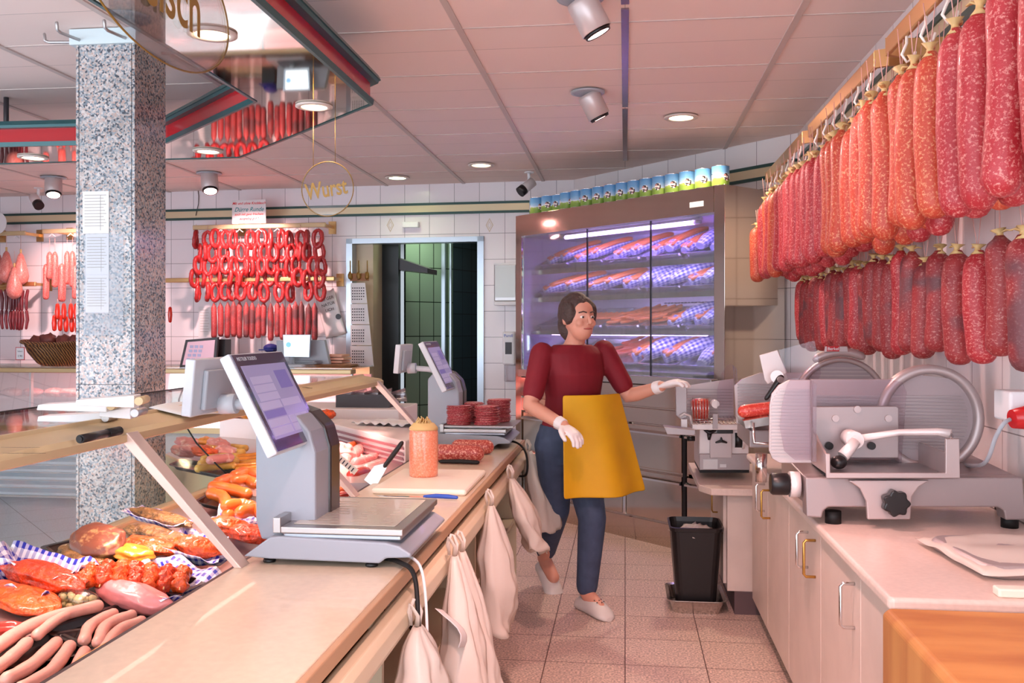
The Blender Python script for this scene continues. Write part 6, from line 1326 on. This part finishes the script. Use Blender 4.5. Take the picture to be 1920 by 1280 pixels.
for i, (px, py, L_) in enumerate(((86, 497, .27), (93, 474, .2), (103, 474, .27), (116, 496, .29), (126, 473, .25), (136, 473, .27), (147, 480, .34), (141, 500, .25))):
    t = thing('pink_salami', 'long pink salami on the rail beside the pillar, '+ordn(i)+' from the far side', 'salami', wallpt(px, py, .24+.02*(i % 2)), 0, 'long pink salamis'); r_ = .025 if i != 3 else .03
    q = MB(); q.tube([(0, 0, .01), (0, 0, 0), (0, 0, -.03), (.003, 0, -L_/2), (0, 0, -L_+.01), (0, 0, -L_-.008), (0, 0, -L_-.012)], [.006, r_*.6, r_*.95, r_, r_, r_*.7, .005], 14); q.build('sausage_body', 'pink_salami', t); q = MB(); q.cyl((0, 0, 0), (0, 0, .12), .0015, 5); q.build('string', 'cord', t)
for i, (px, py) in enumerate(((2, 545), (10, 545), (18, 546), (24, 546), (31, 546), (37, 547), (43, 546), (52, 545))):
    t = thing('thin_sausage', 'thin dark double sausage under the pear salamis, '+ordn(i)+' from the picture edge', 'sausage', wallpt(px, py, .2), .5*i, 'thin dark sausages'); q = MB()
    q.tube([(0, 0, 0), (.012, 0, -.06), (.01, 0, -.15)], [.012, .015, .011], 10, rnd_ends=True); q.tube([(.008, 0, -.17), (.002, 0, -.24), (.012, 0, -.31)], [.012, .014, .010], 10, rnd_ends=True); q.build('sausage_body', 'dark_thin', t)
for i, (px, py) in enumerate(((102, 594), (108, 572), (113, 594), (120, 572), (124, 596), (133, 572), (135, 596), (143, 572), (145, 598))):
    t = thing('red_sausage', 'glossy bright red sausage in the cluster over the basket, '+ordn(i)+' from its outer side', 'sausage', wallpt(px, py, .22+.03*(i % 2)), 0, 'glossy red sausages'); q = MB(); q.tube([(0, 0, 0), (0, 0, -.05), (0, 0, -.10)], [.016, .021, .017], 12, rnd_ends=True); q.build('sausage_body', 'red_pair', t)
    q = MB(); q.cyl((0, 0, .01), (0, 0, .05), .002, 5); q.build('string', 'cord', t)
t = thing('red_sausage', 'single dark red sausage peeking out beside the brown pillar face', 'sausage', wallpt(319, 578, .22), 0); q = MB(); q.tube([(0, 0, 0), (0, 0, -.05), (0, 0, -.10)], [.014, .018, .014], 12, rnd_ends=True); q.build('sausage_body', 'red_pair', t)
# ================================================================ far counter
mat('far_pink', 'E8B8B4', .35); mat('far_gold', 'C4A87C', .35, .4); mat('far_stripe', 'D0DCE4', .3, .15); mat('far_body', 'D9CFCB', .35)
FY0, FY1 = 6.42, 6.98; FXa, FXb = -5.3, -1.93; FZ = .985
fc_ = thing('far_counter', 'long counter along the back wall with slats for reflected stripes and gold-edged glass top', 'counter', (-3.6, 6.7, 0))
def Fc(*p): return tuple(Vector(p)-Vector((-3.6, 6.7, 0)))
q = MB(); q.box(Fc(FXa, FY0+.06, 0), Fc(FXb, FY1, .52)); q.build('base', 'far_body', fc_)
for k in range(6):
    z = .015+k*.058; q = MB(); q.prism([(0, 0), (-.05, .012), (-.05, .03), (0, .052)], Fc(FXa, 0, 0)[0], Fc(FXb, 0, 0)[0], Matrix(((0, 0, 1, 0), (1, 0, 0, FY0+.06-6.7), (0, 1, 0, z), (0, 0, 0, 1)))); q.build('reflection_slat', 'far_stripe', fc_)  # pale slats shaped to stand in for stripes reflected in the case glass
q = MB(); q.box(Fc(FXa, FY0+.1, .52), Fc(FXb, FY1-.05, .54)); q.build('deck', 'far_pink', fc_)
q = MB(); q.box(Fc(FXa, FY1-.06, .54), Fc(FXb, FY1-.03, .92)); q.build('rear_panel', 'far_pink', fc_)
q = MB(); q.box(Fc(FXa, FY0-.02, .94), Fc(FXb, FY0+.10, FZ-.012)); q.build('top_rail', 'far_gold', fc_, bev=.005)
q = MB(); q.box(Fc(FXa, FY0, FZ-.010), Fc(FXb, FY1, FZ-.002)); q.build('glass_top', 'glass', fc_)
q = MB(); q.box(Fc(FXa, FY1-.10, .92), Fc(FXb, FY1, FZ-.011)); q.build('rear_rail', 'far_gold', fc_)
q = MB(); q.add([Fc(FXa, FY0, .94), Fc(FXb, FY0, .94), Fc(FXb, FY0-.05, .55), Fc(FXa, FY0-.05, .55)], [(0, 1, 2, 3)]); q.build('front_glass', 'glass', fc_)
q = MB(); q.box(Fc(FXa, FY0-.06, .51), Fc(FXb, FY0+.10, .55)); q.build('front_sill', 'far_gold', fc_)
q = MB(); q.box(Fc(FXa, FY0+.2, .73), Fc(FXb, FY1-.1, .745)); q.build('middle_shelf', 'far_pink', fc_)
for x in (-4.4, -3.5, -2.6, -1.94): q = MB(); q.box(Fc(x, FY0, .54), Fc(x+.012, FY0+.03, .94)); q.build('upright', 'alu', fc_)
for k, (px, py) in enumerate(((30, 775), (75, 778), (120, 772), (20, 748), (60, 745), (100, 748), (335, 757), (130, 745), (5, 775))):
    p = pY(px, py, 6.6); z = .545 if py > 760 else .75; q = MB(); q.blob((0, 0, 0), (.09, .06, .035), 16, 10, .12, 2, k); tag(q.build('cold_cut', 'ham_pink' if k % 2 else 'pink_slices', loc=(p.x, 6.62, z+.028)), 'pink cold cut inside the far counter, '+ordn(k)+' in its display', 'cold cut', 'cold cuts in the far counter')
AREAS.append(('far_counter_lamp', (-3.2, 6.5, .93), (.3, 0, 0), 2.4, 9, 'FFB4B0', .03))
# basket
bk = thing('wicker_basket', 'brown wicker basket of dried hams on the far counter', 'basket', pY(112, 684, 6.62)+Vector((0, 0, .0)), 0); bk.location.z = FZ
m, nt, b = newmat('wicker'); tc = N(nt, 'ShaderNodeTexCoord'); wv = N(nt, 'ShaderNodeTexWave', wave_type='BANDS', bands_direction='DIAGONAL'); wv.inputs['Scale'].default_value = 26; wv.inputs['Distortion'].default_value = 3; nt.links.new(tc.outputs['Object'], wv.inputs['Vector'])
r = ramp(nt, wv.outputs[0], [(.1, '3E2212'), (.5, '80502C'), (.9, 'B07C48')]); nt.links.new(r.outputs[0], b.inputs['Base Color']); b.inputs['Roughness'].default_value = .5
bp = N(nt, 'ShaderNodeBump'); bp.inputs['Strength'].default_value = .8; bp.inputs['Distance'].default_value = .01; nt.links.new(wv.outputs[0], bp.inputs['Height']); nt.links.new(bp.outputs[0], b.inputs['Normal'])
q = MB(); rg = []
for r_, z in ((.12, 0), (.15, .02), (.21, .10), (.235, .155), (.245, .16), (.23, .15), (.2, .10), (.14, .025)): rg.append([Vector((r_*1.15*math.cos(2*PI*k/36), r_*.8*math.sin(2*PI*k/36), z+.02*math.cos(2*PI*k/36)**2*(z > .1))) for k in range(36)])
q.loft(rg); q.build('basket_body', 'wicker', bk)
q = MB(); q.tube([(.285*math.cos(2*PI*k/36), .198*math.sin(2*PI*k/36), .165+.02*math.cos(2*PI*k/36)**2) for k in range(36)], .014, 8, closed=True); q.build('basket_rim', 'wicker', bk)
mat('dried_ham', '7A4038', .5, var=.3, vs=18, bump=.5, bs=30)
for i, (x, y, z) in enumerate(((-.19, 0, .17), (-.08, -.02, .19), (.03, .0, .18), (.13, -.01, .175), (.0, .08, .17))):
    q = MB(); q.blob((0, 0, 0), (.06, .05, .055), 16, 10, .15, 2.5, i); tag(q.build('dried_ham', 'dried_ham', loc=bk.location+Vector((x, y, z))), 'small brown dried ham in the wicker basket, '+['over the price tag', 'second from the price tag', 'third from the price tag', 'next to the pillar', 'lying at the back'][i], 'ham', 'dried hams in the basket')
tg = thing('price_tag', 'small white price tag with red frame at the wicker basket', 'price tag', pY(38, 662, 6.36), 0)
q = MB(); q.box((-.036, -.002, -.05), (.036, 0, .045)); q.build('frame', 'red_band', tg); q = MB(); q.box((-.031, -.003, -.045), (.031, -.002, .04)); q.build('card', 'paper', tg); txt('Salami', 'print', 'ink', tg, (0, -.0035, .01), (PI/2, 0, 0), .016, .0002); txt('2.90', 'print', 'ink', tg, (0, -.0035, -.028), (PI/2, 0, 0), .022, .0002)
# tills on the far counter
def rel(px, py, Y): return pY(px, py, Y)
tl = thing('cash_till', 'dark-framed till with pink screen next to the brown pillar face', 'till', rel(372, 690, 6.75), 0); o_ = Vector(tl.location)
q = MB(); P = [rel(a, b, 6.7)-o_ for a, b in ((348, 637), (408, 632), (404, 690), (336, 690))]; q.loft([P, [p+Vector((0, .03, 0)) for p in P]], smooth=False); q.build('monitor', 'charcoal', tl)
mat('till_screen', 'B98C9C', .2, emit='D9A8B4', es=.35); q = MB(); P = [rel(a, b, 6.695)-o_ for a, b in ((352, 641), (403, 637), (399, 684), (342, 684))]; q.loft([P, [p+Vector((0, .004, 0)) for p in P]], smooth=False); q.build('screen', 'till_screen', tl)
q = MB()
for r_ in range(4):
    for c in range(3): A = rel(356+c*9-r_*2, 647+r_*8, 6.693)-o_; q.box((A.x, A.y-.001, A.z-.022), (A.x+.028, A.y, A.z))
o = q.build('screen_button', 'ui_button', tl); o['kind'] = 'stuff'
q = MB(); q.box((-.03, .03, .0), (.2, .14, .22)); q.build('housing', 'dark_plastic', tl)
tl2 = thing('customer_terminal', 'grey terminal with a bright white-blue screen in front of the dried salamis', 'till', rel(565, 690, 6.6), 0); o_ = Vector(tl2.location)
q = MB(); P = [rel(a, b, 6.6)-o_ for a, b in ((518, 638), (608, 637), (618, 684), (520, 684))]; q.loft([P, [p+Vector((0, .05, 0)) for p in P]], smooth=False); q.build('housing', 'grey_plastic', tl2, bev=.004)
q = MB(); P = [rel(a, b, 6.5)-o_ for a, b in ((530, 627), (582, 627), (580, 670), (532, 669))]; q.loft([P, [p+Vector((0, .025, 0)) for p in P]], smooth=False); q.build('screen_frame', 'alu_bright', tl2, bev=.003)
mat('bright_screen', 'FFFFFF', .3, emit='E8F6FF', es=1.6); mat('screen_blue', '6EA8D8', .3, emit='6EB0E8', es=.7)
q = MB(); P = [rel(a, b, 6.495)-o_ for a, b in ((535, 631), (578, 631), (576, 664), (536, 664))]; q.loft([P, [p+Vector((0, .004, 0)) for p in P]], smooth=False); sc_ = q.build('screen', 'bright_screen', tl2)
q = MB(); A = rel(541, 646, 6.492)-o_; q.cyl(A, A+Vector((0, -.002, 0)), .02, 20); q.build('screen_logo', 'screen_blue', sc_)
q = MB(); q.cyl((-.05, -.06, .0), (-.05, -.06, .10), .02, 12); q.build('stand', 'grey_plastic', tl2)
pc = thing('cap_on_stand', 'dark blue cap over a black box between the two tills', 'cap', rel(503, 690, 6.75), 0)
q = MB(); q.box((-.05, 0, 0), (.05, .1, .12)); q.build('box', 'dark_plastic', pc); mat('cap_blue', '1C2470', .6); q = MB(); q.blob((0, .05, .15), (.055, .06, .035), 18, 8, .03); q.box((-.06, -.04, .135), (.055, .05, .143)); q.build('cap', 'cap_blue', pc)
for i, (px, py, Y, w_, h_, m, lab) in enumerate(((555, 693, 6.45, .30, .05, 'film', 'clear plastic tub lid stack on the far counter below the bright screen'), (615, 694, 6.5, .38, .02, 'wood_brown', 'brown flat board pile on the far counter beside the doorway'), (520, 706, 6.3, .30, .022, 'paper', 'pile of white papers on the far counter edge'), (630, 668, 6.8, .18, .09, 'pink_carton', 'two pale orange cartons against the wall beside the doorway'))):
    if m == 'pink_carton': mat('pink_carton', 'E8B49A', .6)
    p = rel(px, py, Y); q = MB(); 
    for k in range(4): q.rbox((-w_/2+.01*(k % 2), -.1, k*h_/4), (w_/2-.012*((k*3) % 2), .1, (k+.8)*h_/4), .004)
    tag(q.build(['plastic_tub', 'board_pile', 'paper_pile', 'carton'][i], m, loc=(p.x, max(FY0+.14, min(FY1-.14, Y)), FZ+.001)), lab, ['tub', 'board', 'paper', 'carton'][i])
# papers taped on the pillar
for i, (x0_, y0_, x1_, y1_, lab) in enumerate(((155, 358, 204, 438, 'upper printed list taped to the pillar'), (160, 438, 204, 515, 'middle printed list taped to the pillar'), (160, 515, 204, 586, 'lowest printed list in a clear sleeve on the pillar'))):
    A = pY(x0_, y1_, PY0-.003); B = pY(x1_, y0_, PY0-.003); t = thing('taped_list', lab, 'notice', (A+B)/2, 0, 'lists taped to the pillar'); w_, h_ = (B.x-A.x)/2, (B.z-A.z)/2
    q = MB(); q.box((-w_, 0, -h_), (w_, .002, h_)); q.build('sheet', 'paper', t); q = MB(); nr = 11
    for k in range(nr): q.box((-w_*.85, -.001, h_*.8-k*h_*1.6/nr), (w_*(.8-.3*((k*5) % 3)/3), 0, h_*.8-k*h_*1.6/nr+.0025))
    q.box((w_*.35, -.001, -h_*.85), (w_*.37, 0, h_*.8)); q.build('printed_text', 'faint_print', t)
A = pY(157, 628, PY0-.005); B = pY(231, 438, PY0-.005); q = MB(); q.box((A.x, PY0-.0055, A.z), (B.x, PY0-.0035, B.z)); tag(q.build('plastic_sleeve', 'acryl'), 'large clear plastic sheet taped over the lists on the pillar', 'plastic sheet')
# ================================================================ the shop assistant
mat('skin', 'D99A84', .45, sss=.1); mat('red_shirt', '7E1222', .7, var=.1, vs=8); mat('apron_yellow', 'E0A612', .6, var=.06, vs=6); mat('jeans', '3F4C66', .75, var=.15, vs=20); mat('hair', '4A3A36', .6, bump=.8, bs=60)
mat('glove', 'EDE4E4', .45); mat('clog', 'D6CFCB', .45); mat('lip', 'B05A54', .4); mat('eye_white', 'EEEAE6', .3); mat('eye_dark', '2A1C16', .2); mat('rust', 'B4481E', .65)
pe = thing('person', 'woman in dark red shirt and yellow apron walking with both gloved hands out', 'person', (-.22, 4.18, 0), .62); S_ = .885
def rem(o, vox=.007, sm=6):
    md = o.modifiers.new('r', 'REMESH'); md.mode = 'VOXEL'; md.voxel_size = vox; md.use_smooth_shade = True
    s = o.modifiers.new('s', 'SMOOTH'); s.iterations = sm; s.factor = .5; return o
V = Vector
hip = V((0, .05, .86)); chest = V((-.02, -.01, 1.20)); neck = V((-.03, -.04, 1.36)); headc = V((-.035, -.085, 1.475))
shL = V((.15, -.03, 1.31)); elL = V((.26, -.10, 1.08)); wrL = V((.31, -.30, 1.14))   # image right
shR = V((-.20, .0, 1.30)); elR = V((-.30, -.06, 1.05)); wrR = V((-.24, -.27, .97))
hpA = V((.02, .02, .84)); knA = V((.04, -.09, .47)); anA = V((.035, -.05, .085)); hpB = V((-.09, .06, .84)); knB = V((-.02, .16, .48)); anB = V((.06, .42, .16))
def limb(q, pts, rs): 
    P = []; R = []
    for i in range(len(pts)-1):
        for k in range(5): t = k/5; P.append(pts[i].lerp(pts[i+1], t)); R.append(rs[i]+(rs[i+1]-rs[i])*t)
    P.append(pts[-1]); R.append(rs[-1]); q.tube(P, R, 14, rnd_ends=True)
def torso(q, g=0):
    def el(c, rx, ry): return [V((c.x+(rx+g)*math.cos(2*PI*k/24), c.y+(ry+g)*math.sin(2*PI*k/24), c.z)) for k in range(24)]
    q.loft([el(V((0, .05, .78)), .13, .09), el(hip, .165, .115), el(V((-.005, .03, .98)), .14, .10), el(V((-.01, .01, 1.08)), .135, .10), el(V((-.02, -.005, 1.2)), .155, .115), el(V((-.025, -.01, 1.30)), .16, .09), el(V((-.03, -.02, 1.345)), .09, .06)])
q = MB(); torso(q); limb(q, [V((-.03, -.02, 1.32)), neck, headc], [.055, .05, .05])
q.blob(headc+V((0, .01, .015)), (.074, .09, .10), 24, 16, 0); q.blob(headc+V((0, -.025, -.045)), (.055, .06, .065), 20, 12, 0)
q.tube([headc+V((0, -.083, .02)), headc+V((0, -.098, -.008)), headc+V((0, -.102, -.018))], [.008, .011, .013], 8, rnd_ends=True)
for s in (-1, 1): q.blob(headc+V((.076*s, .015, -.002)), (.010, .018, .03), 10, 8, 0); q.blob(headc+V((.035*s, -.062, -.022)), (.022, .02, .02), 10, 8, 0)
limb(q, [shL, elL, wrL], [.052, .04, .027]); limb(q, [shR, elR, wrR], [.052, .04, .027])
limb(q, [hpA, knA, anA, anA+V((0, -.12, -.045))], [.088, .058, .038, .034]); limb(q, [hpB, knB, anB, anB+V((0, -.10, -.08))], [.088, .058, .038, .034])
def hand(q, w, d, side, up=V((0, 0, 1)), curl=.5, g=0):
    d = d.normalized(); sx = d.cross(up).normalized()*side; n = sx.cross(d).normalized()
    if n.z > 0: n = -n
    c = w+d*.045
    q.tube([w-d*.01, w+d*.02, c, c+d*.03], [.024+g, .03+g, .036+g, .036+g], 14, flat=.5, rnd_ends=True)
    for i, (o, L_) in enumerate(((-.028, .066), (-.0095, .076), (.0095, .071), (.028, .056))):
        a = c+d*.03+sx*o; b = a+d*L_*.42+n*.004; e = b+(d*math.cos(curl)+n*math.sin(curl))*L_*.32; f = e+(d*math.cos(curl*2)+n*math.sin(curl*2))*L_*.28
        q.tube([a-d*.015, a, b, e, f], [.0095+g, .0095+g, .009+g, .008+g, .007+g], 10, rnd_ends=True)
    a = w+d*.022-sx*.026; q.tube([a, a-sx*.022+d*.02, a-sx*.03+d*.048+n*.01, a-sx*.028+d*.07+n*.02], [.013+g, .0115+g, .010+g, .008+g], 10, rnd_ends=True)
hand(q, wrL, wrL-elL+V((.06, 0, 0)), 1); hand(q, wrR, wrR-elR+V((-.03, 0, -.02)), -1)
rem(q.build('body', 'skin', pe), .006, 4)
for w, e, s, dx in ((wrL, elL, 1, V((.06, 0, 0))), (wrR, elR, -1, V((-.03, 0, -.02)))):
    q = MB(); hand(q, w, w-e+dx, s, g=.0022); q.tube([w-(w-e).normalized()*.04, w], [.034, .031], 14); rem(q.build('glove', 'glove', pe), .0035, 3)
q = MB(); torso(q, .014); limb(q, [shL, shL.lerp(elL, .75)], [.060, .053]); limb(q, [shR, shR.lerp(elR, .75)], [.060, .053]); rem(q.build('shirt', 'red_shirt', pe), .007, 5)
q = MB()
def el2(c, rx, ry): return [V((c.x+rx*math.cos(2*PI*k/24), c.y+ry*math.sin(2*PI*k/24), c.z)) for k in range(24)]
q.loft([el2(V((0, .05, .74)), .14, .10), el2(V((0, .05, .86)), .186, .136), el2(V((0, .045, .94)), .17, .125)])
limb(q, [hpA, knA, anA+V((0, .0, .04))], [.105, .072, .055]); limb(q, [hpB, knB, anB+V((0, -.02, .05))], [.105, .072, .055]); rem(q.build('jeans', 'jeans', pe), .007, 4)
q = MB(); P = 18
q.grid(lambda u, v: V(((u-.5)*(.34+.16*v)+.02+.05*v, -.125-.10*math.cos((u-.5)*2.4)*(.8)+.04+.03*v*math.sin(u*9)-.06*v, 1.10-.50*v)), P, P); q.build('apron', 'apron_yellow', pe, thick=.004, subd=1)
q = MB(); q.tube([V((.19*math.cos(t), .05+.14*math.sin(t), .99)) for t in [math.radians(-20+220*k/16) for k in range(17)]], .010, 8, flat=.4); q.build('apron_strap', 'apron_yellow', pe)
q = MB(); q.blob(headc+V((0, .03, .035)), (.088, .098, .10), 26, 18, .05, 3, 3); 
q.blob(headc+V((0, .07, -.03)), (.075, .06, .09), 20, 12, .05, 3, 4)
for s in (-1, 1): q.blob(headc+V((.068*s, .0, .03)), (.022, .05, .06), 14, 10, .05, 3, s)
o = q.build('hair', 'hair', pe); rem(o, .006, 3)
for s in (-1, 1):
    q = MB(); q.blob(headc+V((.028*s, -.0735, .008)), (.012, .008, .007), 14, 10, 0); e_ = q.build('eye', 'eye_white', pe)
    q = MB(); q.blob(headc+V((.028*s, -.080, .007)), (.0055, .004, .0055), 12, 8, 0); q.build('iris', 'eye_dark', e_)
    q = MB(); q.tube([headc+V((.012*s, -.085, .030)), headc+V((.028*s, -.083, .035)), headc+V((.046*s, -.072, .029))], .0035, 6, rnd_ends=True); q.build('eyebrow', 'hair', pe)
q = MB(); q.tube([headc+V((-.022, -.081, -.05)), headc+V((0, -.088, -.049)), headc+V((.022, -.081, -.05))], [.003, .0065, .003], 8, flat=.8, rnd_ends=True); q.build('mouth', 'lip', pe)
for j, (an, tilt) in enumerate(((anA, 0), (anB, .75))):
    M_c = Matrix.Translation(V((an.x, an.y, 0 if j == 0 else .055)))@Matrix.Rotation(tilt, 4, 'X')
    q = MB(); rg = []
    for y, w_, h_ in ((.075, .03, .05), (.05, .042, .065), (0, .043, .072), (-.05, .045, .085), (-.11, .052, .078), (-.16, .05, .055), (-.19, .036, .035), (-.2, .015, .02)):
        rg.append([M_c@V((w_*math.cos(a)*(1 if math.sin(a) > 0 else 1.05), y, max(.0, h_*.45+h_*.55*math.sin(a)))) for a in [2*PI*k/20 for k in range(20)]])
    q.loft(rg); cg = q.build('clog', 'clog', pe)
    q = MB()
    for ix in range(3):
        for iy in range(3 if ix == 1 else 2):
            c = M_c@V(((ix-1)*.02, -.085-iy*.024-(.012 if ix != 1 else 0), .0)); zt = .0835-.004*iy if ix == 1 else .079-.005*iy
            c.z += zt; q.cyl(c, c+V((0, 0, .003)), .0035, 8)
    o = q.build('vent_holes', 'charcoal', cg); o['kind'] = 'stuff'
pe.scale = (S_, S_, S_)
# ================================================================ light
sc = bpy.context.scene
sc.view_settings.view_transform = 'Standard'; sc.view_settings.look = 'None'; sc.view_settings.gamma = 1; sc.view_settings.use_curve_mapping = False
sc.view_settings.exposure = EXPO
w = bpy.data.worlds.new('world'); sc.world = w; w.use_nodes = True
w.node_tree.nodes['Background'].inputs[0].default_value = srgb('DCE6F2'); w.node_tree.nodes['Background'].inputs[1].default_value = WORLD
def area(name, loc, rot, size, power, col, sy=None, spread=None):
    l = bpy.data.lights.new(name, 'AREA'); l.energy = power; l.color = srgb(col)[:3]; l.size = size
    if sy: l.shape = 'RECTANGLE'; l.size_y = sy
    if spread: l.spread = spread
    o = bpy.data.objects.new(name, l); C.objects.link(o); o.location = loc; o.rotation_euler = rot; return o
def spot(name, loc, aim, power, col, ang=80, rad=.04, blend=.6):
    l = bpy.data.lights.new(name, 'SPOT'); l.energy = power; l.color = srgb(col)[:3]; l.spot_size = math.radians(ang); l.shadow_soft_size = rad; l.spot_blend = blend
    o = bpy.data.objects.new(name, l); C.objects.link(o); o.location = loc
    o.rotation_euler = (Vector(aim)-Vector(loc)).to_track_quat('-Z', 'Y').to_euler(); return o
for nm, loc, aim, p, col, ang in LIGHTS: spot(nm, loc, aim, p, col, ang)
for a in AREAS+AREAS0: area(*a)
for k, (y, p) in enumerate(((1.3, 2.0), (2.4, 2.6), (3.5, 3.6))): area('case_lamp', (-1.175, y, .99), (0, 0, 0), .03, p, 'FFC8BC', 1.0, math.radians(88))
